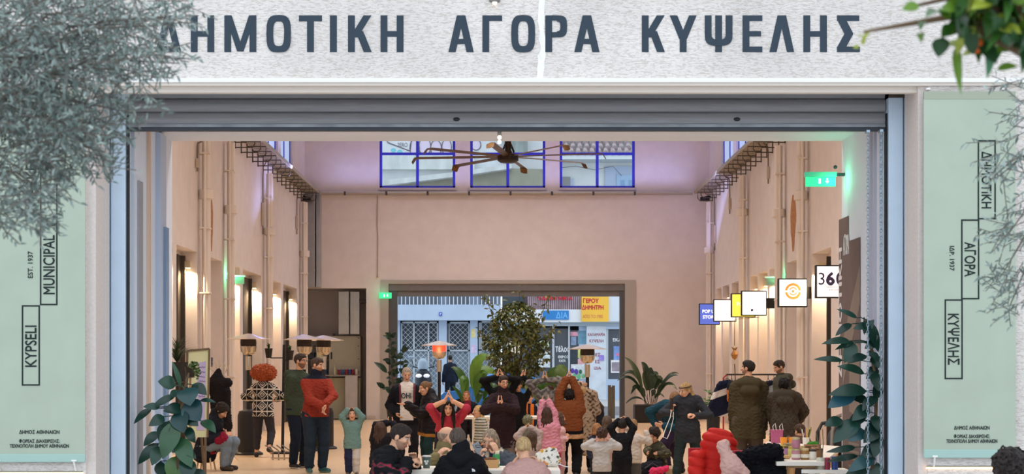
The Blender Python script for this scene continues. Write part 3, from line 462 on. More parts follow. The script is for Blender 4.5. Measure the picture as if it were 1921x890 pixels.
t = top('wall_ledge', 'narrow ledge carrying paint cans in front of the cabinet', 'ledge', P(641, 704, BWD+.55)); MB().box(-.55, -.12, -.03, .55, .12, 0).build('board', mat('a8a294', .5, name='grey_board'), t); MB().box(.12, -.1, -1.32, .5, .08, -.03).build('pedestal', galv, t)
for i, c in enumerate(('8c3340', '3c5a8c', '8c3340', '3e5c90', '8c2f3a', 'd8d0c4', 'c8c09c')):
    q = top('paint_can', ['small red can at the left end of the recess ledge', 'small blue can between two red cans', 'red can third from the left on the ledge', 'blue can right of the middle on the ledge', 'red can second from the right on the ledge', 'white can at the right end of the recess ledge', 'tall pale bottle at the left of the recess ledge'][i], 'can', P((636, 643, 650, 656, 662, 669, 628)[i], 704, BWD+.55))
    MB().lathe([(.045, 0), (.05, .01), (.05, .16), (.045, .17)] if i < 6 else [(.04, 0), (.04, .18), (.015, .24), (.015, .30)], 12).build('can_body', mat(c, .35, .2, name='lacquered_tin'), q, True); MB().lathe([(.03, 0), (.03, .02)], 10, (0, 0, .17 if i < 6 else .30)).build('cap', mat('d0d0d0', .3, .5, name='tin_lid'), q)
# ---------------------------------------------------------------- patio heaters
st_m = mat('c9bda8', .25, .85, name='polished_steel'); blk = mat('1d1b1a', .45, name='black_enamel')
def heater(px, s, hz, hot, label, base=True):
    D = F/s; t = top('patio_heater', label, 'heater', ((px-CX)/s, D, 0)); R = .40
    MB().lathe([(.02, hz), (.05, hz-.005), (.16, hz-.035), (R*.75, hz-.075), (R, hz-.10), (R-.005, hz-.108), (.1, hz-.06), (.02, hz-.05)], 32).build('reflector_hat', mat('efe6da', .22, .75, name='bright_aluminium'), t, True)
    MB().lathe([(.145, 0), (.150, .06), (.145, .13)], 24, (0, 0, hz-.235)).build('emitter', mat('d8402a', .5, emit=1.6, name='glowing_emitter') if hot else mat('3b332e', .5, .6, name='steel_mesh'), t, True)
    MB().lathe([(.05, 0), (.10, .02), (.135, .07), (.15, .16)], 24, (0, 0, hz-.40)).build('burner_bowl', st_m, t, True)
    for k in range(10): q = 2*PI*k/10; MB().bar((.138*math.cos(q), .138*math.sin(q), hz-.34), (.152*math.cos(q), .152*math.sin(q), hz-.23), .008).build('guard_bar', st_m, t)
    MB().lathe([(.055, 0), (.055, .26)], 14, (0, 0, hz-.68)).build('gas_valve_sleeve', st_m, t, True); MB().lathe([(.036, 0), (.036, hz-.68-.8)], 12, (0, 0, .8)).build('pole', blk, t, True)
    if base: MB().lathe([(.20, 0), (.20, .68), (.17, .76), (.05, .80)], 24, (0, 0, .05)).build('cylinder_housing', blk, t, True); MB().lathe([(.27, 0), (.27, .03), (.22, .06)], 28).build('base', blk, t, True)
    if hot: glow(t, (0, -.2, hz-.2), 6, (1, .35, .2))
    return t
heater(466, 101, 2.25, 0, 'patio heater with black base behind the curly red haired person'); heater(571, 97, 2.26, 0, 'left one of two close patio heaters behind the bearded men'); heater(607, 94.5, 2.26, 0, 'right one of two close patio heaters in front of the recess')
heater(824, 86, 2.2, 1, 'patio heater glowing red in front of the rear doorway'); heater(1102, 91, 2.1, 0, 'unlit patio heater in front of the shop windows behind the dancers')
# ---------------------------------------------------------------- street behind the hall
SD = 64.0; q_ = lambda x, y, D=SD: P(x, y, D)
paint_w = mat('b4c6dc', .8, noise=.08, scale=1.2, name='blue_shaded_white_render'); dkg = mat('3c4650', .4, name='dark_shop_interior'); sgl = mat('5b6770', .12, spec=.6, name='shop_glass'); met = mat('c3ccd2', .5, .3, name='pale_painted_metal'); pan = mat('7d8a94', .5, name='grey_panel')  # white render tinted blue: the street's bluish shade is put into its colour
struct('pavement_far', MB().box(-40, 53, -.02, 40, 76, .28), mat('b0b2b4', .8, noise=.1, scale=4, name='far_pavement'))
def bxp(mb, x0, y0, x1, y1, D0, D1): a, b = q_(x0, y1, D0), q_(x1, y0, D0); return mb.box(a.x, D0, a.z, b.x, D1, b.z)
def rel(t, mb): o = t.location; mb.v = [(v[0]-o.x, v[1]-o.y, v[2]-o.z) for v in mb.v]; return mb
t = top('street_building', 'white rendered building with gates across the rear street, left half', 'building', (-4.5, SD, .28)); B = lambda *a: rel(t, bxp(MB(), *a))
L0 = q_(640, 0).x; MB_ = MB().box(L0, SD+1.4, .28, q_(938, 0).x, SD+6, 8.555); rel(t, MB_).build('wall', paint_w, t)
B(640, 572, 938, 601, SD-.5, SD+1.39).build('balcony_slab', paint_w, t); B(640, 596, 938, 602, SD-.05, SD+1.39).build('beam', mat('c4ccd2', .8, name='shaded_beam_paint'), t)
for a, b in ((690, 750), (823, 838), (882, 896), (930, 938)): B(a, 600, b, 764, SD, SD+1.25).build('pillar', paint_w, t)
mb = MB()
for x in np.arange(700, 935, 7.5): bxp(mb, x, 540, x+1.6, 572, SD-.45, SD-.40)
rel(t, mb).build('railing', mat('d8dde2', .5, name='white_railing'), t)
for a, b in ((700, 823), (840, 880), (900, 930)): B(a, 520, b, 571, SD+.7, SD+.8).build('balcony_door', mat('5a646e', .3, name='balcony_glass'), t)
B(823.5, 586, 829, 593, SD-.55, SD-.5).build('number_plate', mat('2b55b0', .4, name='blue_enamel'), t); text('7', 'house_number', mat('f4f6fa', .5, name='white_print'), t, q_(826.3, 589.5, SD-.552)-t.location, EX, EZ, None, .09, .02)
for a, b, y, D_, cl in ((884, 892, 626, SD-.01, 'e8d9a0'), (884, 893, 655, SD-.01, 'd9c6e4')): B(a, y-8, b, y+8, D_, SD).build('pasted_bill', mat(cl, .8, noise=.2, scale=8, name='pasted_paper'), t)
def gate(x0, x1, y0, label, mid):
    D = SD+.35; a, b = q_(x0+2, 764, D), q_(x1-.8, y0+3, D); t = top('lattice_gate', label, 'gate', V((a.x, D, .28))); w, h = b.x-a.x, b.z-.28
    MB().box(0, .12, 0, w, .16, h).build('backing_panel', mat('8fa0ac', .5, noise=.1, scale=3, name='blue_grey_sheet'), t); mb = MB(); m = .06
    for z in (0, h*.62, h-m): mb.box(0, -.04, z, w, .08, z+m)
    for x in [0, w-m]+[w*k for k in mid]: mb.box(x, -.04, 0, x+m, .08, h)
    mb.build('gate_frame', met, t); mb = MB(); st = .21
    for sg in (-1, 1):
        c = -h
        while c < w+h:
            pts = [(c if sg > 0 else c, 0), (c+h, h)] if sg > 0 else [(c+h, 0), (c, h)]
            (xa, za), (xb, zb_) = pts; 
            def cl(x, z): return x, z
            k = (zb_-za)/(xb-xa); f = lambda x: za+k*(x-xa); u0, u1 = max(0, min(xa, xb)), min(w, max(xa, xb))
            if u1 > u0+.02: mb.bar((u0, .02+.012*sg, f(u0)), (u1, .02+.012*sg, f(u1)), .022, .012)
            c += st
    mb.build('lattice', mat('dfe6ea', .5, .2, name='white_lattice'), t)
    MB().box(w*.05, .105, h*.64, w*.95, .118, h*.97).build('dark_transom', mat('46525c', .4, name='dark_glass'), t)
gate(750, 823, 601, 'wide white lattice gate across the rear street with the dark transom', (.33, .72)); gate(838, 882, 601.5, 'narrow white lattice gate right of the house number', (.03,)); gate(896, 930, 600, 'lattice gate across the street behind the lemon tree', (.1,))
# shops to the right
t = top('shop_building', 'row of small shops across the rear street with signs and posters', 'building', (4, SD, .28))
rel(t, MB().box(q_(942, 0).x, SD+1.05, .28, q_(1330, 0).x, SD+6, 8.555)).build('wall', mat('4a545c', .6, name='dark_shop_wall'), t)
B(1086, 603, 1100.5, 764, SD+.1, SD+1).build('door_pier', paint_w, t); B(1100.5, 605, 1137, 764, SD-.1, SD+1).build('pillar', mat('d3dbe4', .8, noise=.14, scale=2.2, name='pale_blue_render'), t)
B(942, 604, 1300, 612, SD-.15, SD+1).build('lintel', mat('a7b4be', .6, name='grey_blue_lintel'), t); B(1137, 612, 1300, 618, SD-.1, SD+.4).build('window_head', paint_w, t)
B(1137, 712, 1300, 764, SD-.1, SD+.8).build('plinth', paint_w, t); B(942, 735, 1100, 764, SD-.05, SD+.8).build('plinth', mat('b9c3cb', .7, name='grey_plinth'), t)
B(942, 581, 1300, 605, SD-.35, SD+.9).build('fascia', mat('dfe4e8', .6, name='white_fascia'), t); mb = MB(); r = random.Random(5)
for i, x in enumerate(np.arange(990, 1091, 3.6)): bxp(mb, x, 545, x+2.4, 581, SD-.32-.02*(i % 2), SD-.1)
rel(t, mb).build('corrugated_awning', mat('a9939a', .6, noise=.3, scale=4, name='rusty_corrugated_sheet'), t)
B(986, 545, 1092, 582, SD-.1, SD+.5).build('awning_back', mat('5d4a52', .7, name='dark_awning'), t)
B(1142, 545, 1170, 603, SD-.42, SD-.3).build('shutter_panel', mat('d5dde6', .5, name='pale_panel'), t)
for x0, y0, x1, y1, c in ((1040, 617, 1066, 735, 0), (1069, 620, 1099, 735, 0), (1141, 619, 1300, 712, 0), (945, 615, 1036, 735, 0)): B(x0, y0, x1, y1, SD+.12, SD+.16).build('shop_window', mat('4d565e', .15, spec=.6, name='shop_glass'), t)
for x0, x1 in ((1036, 1040), (1066, 1069), (1137, 1141)): B(x0, 612, x1, 764, SD-.02, SD+.3).build('window_mullion', met, t)
r = random.Random(11)
for ip, (x0, y0, x1, y1, c) in enumerate(((1070, 623, 1084, 631, 'e7a6b8'), (1071, 632, 1081, 648, '8fa2c0'), (1084, 621, 1099, 646, '6f9db4'), (1072, 655, 1083, 682, '39464e'), (1084, 655, 1098, 672, 'c9d27a'), (1084, 674, 1098, 684, 'f0b8bc'), (1071, 684, 1100, 712, 'e6ecee'), (1151, 650, 1170, 678, '7fa0dc'), (1155, 663, 1170, 668, 'e080a8'), (1146, 676, 1166, 700, 'efeef0'), (1148, 680, 1164, 697, '9a8f98'), (1124, 667, 1133, 677, '9d86d8'), (950, 640, 975, 665, 'e8dcc0'), (1010, 660, 1032, 690, 'd5e0e4'), (1012, 640, 1030, 655, 'bfe0c8'))):
    D_ = SD+.10 if not (1100 < x0 < 1137) else SD-.11; B(x0, y0, x1, y1, D_-.004*ip, D_-.004*ip+.0035).build('poster', mat(c, .6, noise=.25, scale=7, name='poster_print'), t)
for x, y, c, k in ((1074, 696, '5a3f9a', 3.4), (1081, 698, '5a3f9a', 3.8), (1089, 698, '2f6a48', 3), (1078, 706, '6ab07c', 3.4), (1086, 707, '6ab07c', 3.6), (1094, 706, '6ab07c', 3)): rel(t, MB().ball(q_(x, y, SD+.045), (k/45.9, .02, k*1.5/45.9), 8)).build('poster_blot', mat(c, .6, name='poster_print'), t)
red_p = mat('c02a35', .6, name='red_sign_paint'); mar = mat('8e2a48', .6, name='maroon_paint'); wht = mat('eef2f4', .5, name='white_print')
def w_(b, x, y, w, h, m, D, bold=.02): text(b, 'sign_word', m, t, q_(x, y, D)-t.location, EX, EZ, w*D/F, h*D/F, bold)
B(1091, 557, 1142, 604, SD-.5, SD-.36).build('yellow_sign', mat('f2bf45', .5, noise=.08, scale=1.5, name='yellow_sign_face'), t)
w_('ΓΕΡΟΥ', 1108.5, 564.5, 29, 8.5, red_p, SD-.502, .04); w_('ΔΗΜΗΤΡΗ', 1112, 577, 40, 8.5, red_p, SD-.502, .04); w_('ΑΠΟ ΤΟ 1985', 1112, 594, 38, 6.5, mat('d06a55', .6, name='pale_red_paint'), SD-.502, .0)
B(1018, 583, 1067, 600, SD-.40, SD-.355).build('blue_sign', mat('2f7fc4', .5, name='blue_sign_face'), t); w_('ΔΙΑ', 1054, 591.5, 22, 12, mat('6db4ea', .5, name='pale_blue_paint'), SD-.402, .02); w_('ΥΔΡΑΥΛΙΚΑ', 1041, 560, 66, 6, red_p, SD-.37, .05)
for b, y, w in (('ΚΑΛΑΜΑΡΙΑ', 628, 32), ('ΚΥΨΕΛΗ', 640, 26), ('ΙΕΣ', 666, 10), ('ΕΣ', 679, 9), ('ΙΔΙΑ', 691, 13)): w_(b, 1119 if w > 20 else 1121, y, w, 6, mar, SD-.102, .015)
w_('ΕΚΛ', 1158, 638, 16, 6, wht, SD+.118); w_('Τέλος', 1055, 656, 26, 13, wht, SD+.118, .03); w_('ΘΕΡΟΣ', 1057, 670, 20, 5, wht, SD+.118); w_('ΚΑΛΑ', 1055, 677, 12, 5, wht, SD+.118)
# upper storeys seen through the high windows
t = top('upper_terrace', 'stained concrete terrace with graffiti seen through the left high windows', 'terrace', (-3, SD, 8)); conc = mat('c9d0cd', .9, noise=.22, scale=1.1, stretch=(2.2, 1, .7), name='stained_concrete')
B(640, 235, 1030, 372, SD+1.2, SD+1.7).build('terrace_wall', mat('cfd4d6', .85, noise=.1, scale=1.5, name='pale_render'), t); B(640, 290, 890, 318, SD+.9, SD+1.2).build('parapet', conc, t)
pol = [(640, 350), (715, 339), (860, 322), (960, 308), (960, 316), (860, 331), (715, 349), (640, 362)]; pp = [q_(x, y, SD) for x, y in pol]; rel(t, MB().prism([(p.x, p.z) for p in pp], (0, SD, 0), EX, EZ, (0, 1.6, 0))).build('sloping_slab_edge', conc, t)
pol = [(640, 362), (715, 349), (860, 331), (960, 316), (1030, 318), (1030, 372), (640, 372)]; pp = [q_(x, y, SD+.5) for x, y in pol]; rel(t, MB().prism([(p.x, p.z) for p in pp], (0, SD+.5, 0), EX, EZ, (0, 1.2, 0))).build('slab_soffit', mat('8f9382', .9, noise=.15, scale=2, name='olive_render'), t)  # olive tone for the underside of the slab
B(945, 240, 990, 288, SD+.7, SD+1.2).build('stained_block', mat('8a9894', .9, noise=.45, scale=1.4, stretch=(3, 1, .5), name='streaked_concrete'), t)
ink2 = mat('5d5a66', .8, name='spray_paint'); pk = mat('cfc4d6', .8, name='pale_lilac_paint')
for x, y, a, b in ((778, 278, 9, 16), (797, 275, 11, 17), (818, 278, 10, 15), (838, 276, 9, 15), (860, 274, 8, 13), (893, 272, 9, 10)):
    c = q_(x, y, SD+1.19)-t.location; k = 1/45; MB().prism([(a*k*math.cos(u), b*k*math.sin(u)) for u in np.linspace(0, 2*PI, 20)[:-1]], c, EX, EZ, (0, -.004, 0)).build('graffiti_letter', pk, t); MB().tube([c+V((a*k*math.cos(u), -.01, b*k*math.sin(u))) for u in np.linspace(0, 2*PI, 21)], .022, 4, False).build('graffiti_outline', ink2, t)
mb = MB(); mb.tube([q_(725, 262, SD+1.19), (q_(728, 268, SD+1.19)), q_(770, 284, SD+1.19), q_(772, 260, SD+1.19)], .03, 4); rel(t, mb).build('graffiti_outline', ink2, t); text('2ERO', 'graffiti_word', ink2, t, q_(755, 272, SD+1.19)-t.location, EX, EZ, .42, .18, 0)
for x, y in ((738, 282), (750, 285)): rel(t, MB().ball(q_(x, y, SD+1.19), (.12, .01, .09), 8)).build('graffiti_blot', mat('6fc0cc', .8, name='turquoise_paint'), t)
t = top('upper_house', 'white house with tiled eaves and blue shutters seen through the right high window', 'house', (4, SD+1, 8))
B(1033, 235, 1300, 378, SD+1.72, SD+4).build('wall', mat('dfe6e4', .85, noise=.06, scale=1.5, name='pale_render'), t); B(1040, 291, 1300, 299, SD+.6, SD+1.7).build('eaves', mat('cfdadb', .8, name='pale_eaves'), t)
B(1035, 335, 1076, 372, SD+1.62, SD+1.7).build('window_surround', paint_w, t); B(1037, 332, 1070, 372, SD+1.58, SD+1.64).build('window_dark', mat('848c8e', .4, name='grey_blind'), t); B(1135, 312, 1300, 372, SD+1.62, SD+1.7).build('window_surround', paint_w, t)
B(1157, 328, 1190, 372, SD+1.56, SD+1.64).build('blue_shutter', mat('9fc0dc', .6, name='pale_blue_shutter'), t)
for x in (1164, 1179): B(x, 338, x+8, 366, SD+1.54, SD+1.57).build('shutter_panel', mat('7ea6cc', .6, name='blue_shutter'), t)
tile = mat('a89a9c', .85, noise=.3, scale=5, name='weathered_roof_tile')
for r_ in range(4):
    for i in range(12):
        a = q_(1046+13.0*i+(3 if r_ % 2 else 0), 287-r_*9, SD+.5+r_*.35); t2 = rel(t, MB().tube([a, a+V((0, .42, .20))], [.115, .095], 8)); t2.build('roof_tile', tile, t, True)
mb = MB(); mb.tube([q_(1052, 315, SD+1.5), q_(1080, 312, SD+1.5), q_(1115, 319, SD+1.5), q_(1150, 312, SD+1.5), q_(1166, 330, SD+1.5)], .012, 5); rel(t, mb).build('loose_cable', ink2, t)
# blue car, scooter, bollard
t = top('parked_car', 'bright blue parked car in the rear street behind the plants', 'car', P(940, 770, 51.2)); t.location.z = -.02; car = mat('2f8be0', .25, .1, spec=.7, name='blue_car_paint')
prof = [(-2.0, .30), (-2.02, .62), (-1.85, .80), (-1.1, .92), (-.55, 1.36), (-.1, 1.46), (.75, 1.44), (1.3, 1.25), (1.85, .95), (2.0, .8), (2.02, .3)]
mb = MB()
for w, f in ((.80, 1), (.86, 1)): pass
n = len(prof); rows = []
for y, k in ((-.86, .0), (-.84, .5), (-.72, 1), (.72, 1), (.84, .5), (.86, 0)): rows.append([V((x, y*(1 if z < .9 else 1-.22*(z-.9)/.5), z if k == 1 else min(z, .95)+(max(z-.95, 0))*(.93 if k else .86))) for x, z in prof])
mb.add([p for rw in rows for p in rw], [(i*n+j, i*n+j+1, (i+1)*n+j+1, (i+1)*n+j) for i in range(5) for j in range(n-1)]+[tuple(range(n))[::-1], tuple(5*n+j for j in range(n))]); mb.build('car_body', car, t, True)
gls = mat('1f2c38', .1, spec=.7, name='car_glass')
MB().prism([(-.98, .95), (-.52, 1.30), (-.1, 1.385), (.05, 1.385), (.05, .95)], (0, -.80, 0), EX, EZ, (0, -.06, 0)).build('front_side_window', gls, t); MB().prism([(.12, .95), (.12, 1.385), (.72, 1.37), (1.22, 1.2), (1.4, .98)], (0, -.80, 0), EX, EZ, (0, -.06, 0)).build('rear_side_window', gls, t)
for x in (-1.3, 1.25):
    mb = MB().tube([(x, -.90, .31), (x, -.68, .31)], .31, 20); wq = mb.build('wheel', mat('17181a', .7, name='tyre_rubber'), t, True); MB().tube([(x, -.91, .31), (x, -.89, .31)], .19, 14).build('hub_cap', met, wq)
MB().box(-.1, -.885, .78, .05, -.865, .81).build('door_handle', gls, t); MB().ball((-1.9, -.6, .72), (.12, .2, .09), 10).build('headlight', mat('e8eef2', .1, name='lamp_glass'), t)
t = top('motor_scooter', 'dark motor scooter with pale windscreen seen head-on by the lattice gate', 'motor scooter', P(795, 740, 54.3)); t.location.z = .28; bk = mat('26303a', .35, name='dark_scooter_paint'); gy = mat('9fb4c4', .3, name='pale_fairing'); k = 1.12
MB().tube([(0, .12*math.cos(a)*0-.5+.30*math.cos(a), .30+.30*math.sin(a)) for a in np.linspace(0, 2*PI, 20)], .07, 8, False).build('front_wheel', mat('17181a', .7, name='tyre_rubber'), t, True)
MB().tube([(0, .9+.28*math.cos(a), .30+.28*math.sin(a)) for a in np.linspace(0, 2*PI, 20)], .08, 8, False).build('rear_wheel', mat('17181a', .7, name='tyre_rubber'), t, True)
MB().lathe([(.05, 0), (.24, .06), (.27, .30), (.20, .55), (.08, .62)], 14, (0, -.38, .5)).build('front_fairing', bk, t, True); MB().lathe([(.02, 0), (.17, .05), (.16, .25), (.08, .36), (.02, .38)], 14, (0, -.34, 1.08)).build('windscreen', gy, t, True); MB().box(-.15, -.1, .4, .15, .8, .75).build('seat_body', bk, t, bevel=.08); MB().box(-.14, .1, .75, .14, .95, .86).build('seat', bk, t, bevel=.04)
for x in (-1, 1): MB().ball((x*.12, -.62, .92), (.10, .05, .06), 10).build('headlight', mat('f4f6f8', .1, emit=.5, name='lamp_glass'), t, True); MB().tube([(x*.1, -.25, 1.15), (x*.34, -.2, 1.2)], .02, 6).build('handlebar', bk, t); MB().tube([(x*.3, -.25, 1.2), (x*.36, -.25, 1.42)], .012, 6).build('mirror_stem', bk, t); MB().ball((x*.38, -.26, 1.48), (.10, .03, .06), 10).build('mirror', gy, t, True)
MB().bar((-.12, .3, 0), (-.12, .3, .42), .05).build('stand', bk, t)
t.scale = (k, k, k)
t = top('timber_post', 'weathered brown timber post standing outside the rear doorway', 'post', P(1147, 790, 49.6)); t.location.z = -.02; tw = mat('6e5f4c', .85, noise=.3, scale=6, stretch=(3, 3, .4), name='weathered_timber')
MB().box(-.11, -.08, 0, .11, .08, 1.0).build('shaft', tw, t, bevel=.01); MB().box(-.11, -.08, 1.0, -.02, .08, 1.06).build('left_tip', tw, t); MB().box(.02, -.08, 1.0, .11, .08, 1.05).build('right_tip', tw, t)

# ---------------------------------------------------------------- plants
def leaf(mb, b, tip, w, nrm=(0, -1, .3), fold=.25, droop=.12, n=6, shape=.8):
    b, tip = V(b), V(tip); d = tip-b; L = d.length
    if L < 1e-4: return
    d /= L; nv = V(nrm); nv = nv-d*nv.dot(d); nv = nv.normalized() if nv.length > 1e-4 else d.orthogonal().normalized(); s = d.cross(nv); vs = []
    for i in range(n+1):
        t = i/n; c = b+d*L*t+nv*(droop*L*math.sin(PI*t)); ww = w*.5*(math.sin(PI*min(max(t**shape, .0), 1))**.85+.02)
        vs += [c-s*ww+nv*fold*ww, c, c+s*ww+nv*fold*ww]
    k = len(mb.v); mb.v += [tuple(p) for p in vs]
    for i in range(n):
        for j in (0, 1): a = k+i*3+j; mb.f.append((a, a+1, a+4, a+3))
def leafmat(c, gloss=.3, tr=.08): return mat(c, gloss, noise=.22, scale=7, spec=.5, trans=tr, name='leaf_green')
soil = mat('3a2c22', .95, noise=.3, scale=40, name='potting_soil'); bark = mat('6a543c', .9, noise=.3, scale=20, name='bark'); stem_g = mat('5d7040', .6, name='green_stem')
def pot(t, r, h, m, z=0, sq=False):
    if sq: MB().box(-r, -r*.6, z, r, r*.6, z+h).build('planter', m, t, bevel=.02); MB().box(-r*.95, -r*.55, z+h-.02, r*.95, r*.55, z+h+.005).build('soil', soil, t)
    else: MB().lathe([(r*.72, 0), (r*.98, h*.96), (r, h), (r*.93, h), (r*.9, h*.93)], 24, (0, 0, z)).build('pot', m, t, True); MB().lathe([(.02, 0), (r*.9, .001), (r*.9, .01)], 20, (0, 0, z+h*.92)).build('soil', soil, t)
def rubber(px, D, spec, stem, label, pm, name='rubber_plant', s0=None):
    t = top(name, label, 'plant', ((px-CX)*D/F, D, 0)); o = t.location; r = random.Random(px); lo = lambda x, y, dy=0: P(x, y, D+dy)-o; groups = {}
    MB().tube([V((0, 0, .4))]+[lo(*p) for p in stem], [.020]+[.016]*(len(stem)-1)+[.008], 8).build('stem', bark, t, True)
    for (bx_, by_, tx, ty, w, *c) in spec:
        dy = r.uniform(-.10, .07); b, tp = lo(bx_, by_, dy*.4), lo(tx, ty, dy-.06); mb = MB(); ln = (tp-b).length; leaf(mb, b, tp, w*D/F*1.08, (r.uniform(-.5, .5), -1, r.uniform(.15, .8)), .18, .10, 8)
        st = min(stem, key=lambda p: abs(p[1]-by_)); mb2 = MB(); mb2.tube([lo(st[0], by_+3), b*.5+lo(st[0], by_+2)*.5+V((0, 0, .01)), b], .005, 5); mb.add(mb2.v, mb2.f); mb.build('leaf', leafmat(c[0] if c else r.choice(('173a2e', '1a4034', '14342a', '204636'))), t, True)
    pot(t, .15 if D < 20 else .2, .42, pm); return t
LP_ = [(339, 726, 323, 678, 9, '2e563c'), (330, 724, 296, 716, 27), (352, 728, 357, 762, 38, '234a4a'), (360, 722, 388, 742, 22), (330, 742, 283, 768, 14), (300, 764, 268, 764, 13), (285, 767, 251, 796, 14), (308, 782, 279, 800, 20), (345, 768, 306, 772, 24), (352, 752, 376, 791, 40, '20464a'), (336, 770, 345, 813, 34, '204646'), (318, 790, 300, 833, 26),
       (378, 790, 405, 813, 20, '214a30'), (375, 752, 405, 756, 10), (298, 811, 269, 838, 18), (330, 792, 305, 862, 34, '315638'), (338, 822, 360, 878, 32, '31583a'), (352, 802, 366, 832, 18), (335, 856, 321, 905, 36, '557a42'), (298, 832, 259, 872, 20), (300, 838, 285, 874, 22), (300, 866, 306, 897, 22), (350, 860, 352, 905, 30), (362, 740, 372, 722, 16), (341, 835, 322, 850, 18), (325, 880, 290, 910, 24), (365, 880, 385, 915, 22), (340, 735, 318, 748, 20), (348, 780, 372, 800, 22), (345, 845, 368, 862, 16), (330, 905, 300, 950, 28), (345, 910, 375, 955, 28)]
rubber(328, 14.12, LP_, [(333, 900), (336, 800), (345, 740), (354, 700)], 'large leafy rubber plant in the left corner of the entrance', mat('4a3e36', .7, name='brown_pot'))
RP_ = [(1608, 597, 1569, 580, 9), (1598, 608, 1567, 631, 14), (1594, 640, 1541, 646, 14), (1602, 642, 1566, 657, 10), (1603, 644, 1584, 681, 25), (1581, 677, 1526, 675, 11), (1630, 610, 1600, 618, 14), (1620, 597, 1648, 662, 22), (1626, 668, 1590, 683, 18), (1622, 702, 1570, 688, 17), (1626, 734, 1554, 742, 26), (1605, 736, 1553, 766, 32, '275460'), (1640, 668, 1648, 692, 22), (1630, 756, 1596, 748, 20), (1630, 762, 1598, 790, 24), (1625, 775, 1588, 802, 22), (1648, 795, 1620, 832, 30), (1612, 790, 1563, 832, 32), (1582, 790, 1546, 800, 22),  # the blue-toned leaf has its bluish shine put into the colour
       (1622, 808, 1590, 828, 24, '224c50'), (1605, 840, 1549, 849, 12), (1610, 856, 1551, 867, 12), (1640, 860, 1590, 886, 24, '224c50'), (1640, 836, 1614, 862, 22), (1646, 690, 1625, 712, 20), (1648, 640, 1622, 655, 18), (1648, 720, 1640, 752, 20), (1645, 745, 1618, 772, 22), (1648, 815, 1640, 860, 24), (1635, 640, 1648, 630, 14), (1630, 880, 1580, 905, 26), (1648, 870, 1640, 915, 26), (1620, 625, 1640, 600, 16), (1628, 660, 1648, 680, 18), (1640, 700, 1648, 735, 22), (1640, 780, 1648, 810, 20)]
rubber(1622, 14.10, RP_, [(1630, 930), (1642, 830), (1644, 740), (1636, 660), (1622, 600)], 'tall dark rubber plant in the right corner of the entrance behind the chains', mat('4a3e36', .7, name='brown_pot'))
BP = []; r = random.Random(4)
for sx_, y0, y1 in ((733, 628, 745), (757, 655, 740), (742, 650, 750)):
    for y in np.arange(y0+4, y1, 6.5):
        a = r.uniform(-1, 1); BP.append((sx_, y, sx_+a*15+(3 if a > 0 else -3), y+r.uniform(-9, 3), r.uniform(6, 8.5), r.choice(('1f3f2c', '24442e', '1a3626'))))
BP += [(726, 700, 701, 680, 12, '2f4a30'), (722, 728, 706, 718, 9), (733, 634, 730, 622, 6), (735, 634, 743, 624, 8), (758, 662, 757, 648, 12)]
rubber(738, 44.5, BP, [(738, 760), (736, 700), (733, 628)], 'dark rubber plant left of the rear doorway behind the man in the white shirt', mat('1c1c1e', .5, name='black_pot'))
# lemon tree in the middle
t = top('lemon_tree', 'bushy potted lemon tree in the middle of the rear doorway', 'tree', P(968, 790, 36)); t.location.z = 0; o = t.location; r = random.Random(8); D = 36
mb = MB(); mb.tube([(0, 0, .4), (.03, 0, 1.0), (0, .02, 1.5)], [.04, .035, .03], 8)
tips = []
for px, py, dy in ((911, 556, .1), (975, 545, 0), (1030, 552, .1), (900, 620, .2), (1045, 610, -.1), (940, 570, -.2), (1000, 575, .3), (960, 600, -.3), (925, 640, -.3), (1020, 640, .2), (985, 620, .3), (950, 650, .2), (1000, 660, -.3), (970, 580, .1), (1010, 605, -.2), (930, 600, .25), (960, 685, -.3), (1015, 690, .1), (935, 690, .1)):
    e = P(px, py, D+dy)-o; m_ = V((e.x*.5, e.y*.4, 1.4+(e.z-1.4)*.45)); mb.tube([(0, .02, 1.4), m_, e], [.018, .012, .004], 6); tips.append((m_, e))
mb.build('trunk', bark, t, True)
cols = {c: MB() for c in ('6f7a3c', '7d8246', '55622f', '98955a', '46532c')}
for i in range(2700):
    if i < 800: m_, e = r.choice(tips); c = m_+(e-m_)*r.uniform(.2, 1.05)+V((r.gauss(0, .05), r.gauss(0, .05), r.gauss(0, .05)))
    else:
        a, z = r.uniform(0, 2*PI), r.uniform(-1, 1); R = (1-z*z)**.5*r.uniform(.35, 1)**.5; c = V((.02+.78*R*math.cos(a)*(1 if z < .3 else .9), .6*R*math.sin(a), 2.12+.98*z))
        if z < -.4: c.x *= .8
    d = V((r.uniform(-1, 1), r.uniform(-1, 1), r.uniform(-1.2, .2))).normalized(); leaf(cols[r.choice(('6f7a3c', '7d8246', '55622f', '55622f', '6f7a3c', '98955a', '46532c'))], c, c+d*r.uniform(.09, .15), r.uniform(.045, .065), (r.uniform(-1, 1), r.uniform(-1, 1), 1), .3, .15, 4)
for k, m_ in cols.items(): tag(m_.build('foliage', leafmat(k, .35, .2), t, True), kind=None)
pot(t, .26, .5, mat('51473f', .8, name='dark_planter'))
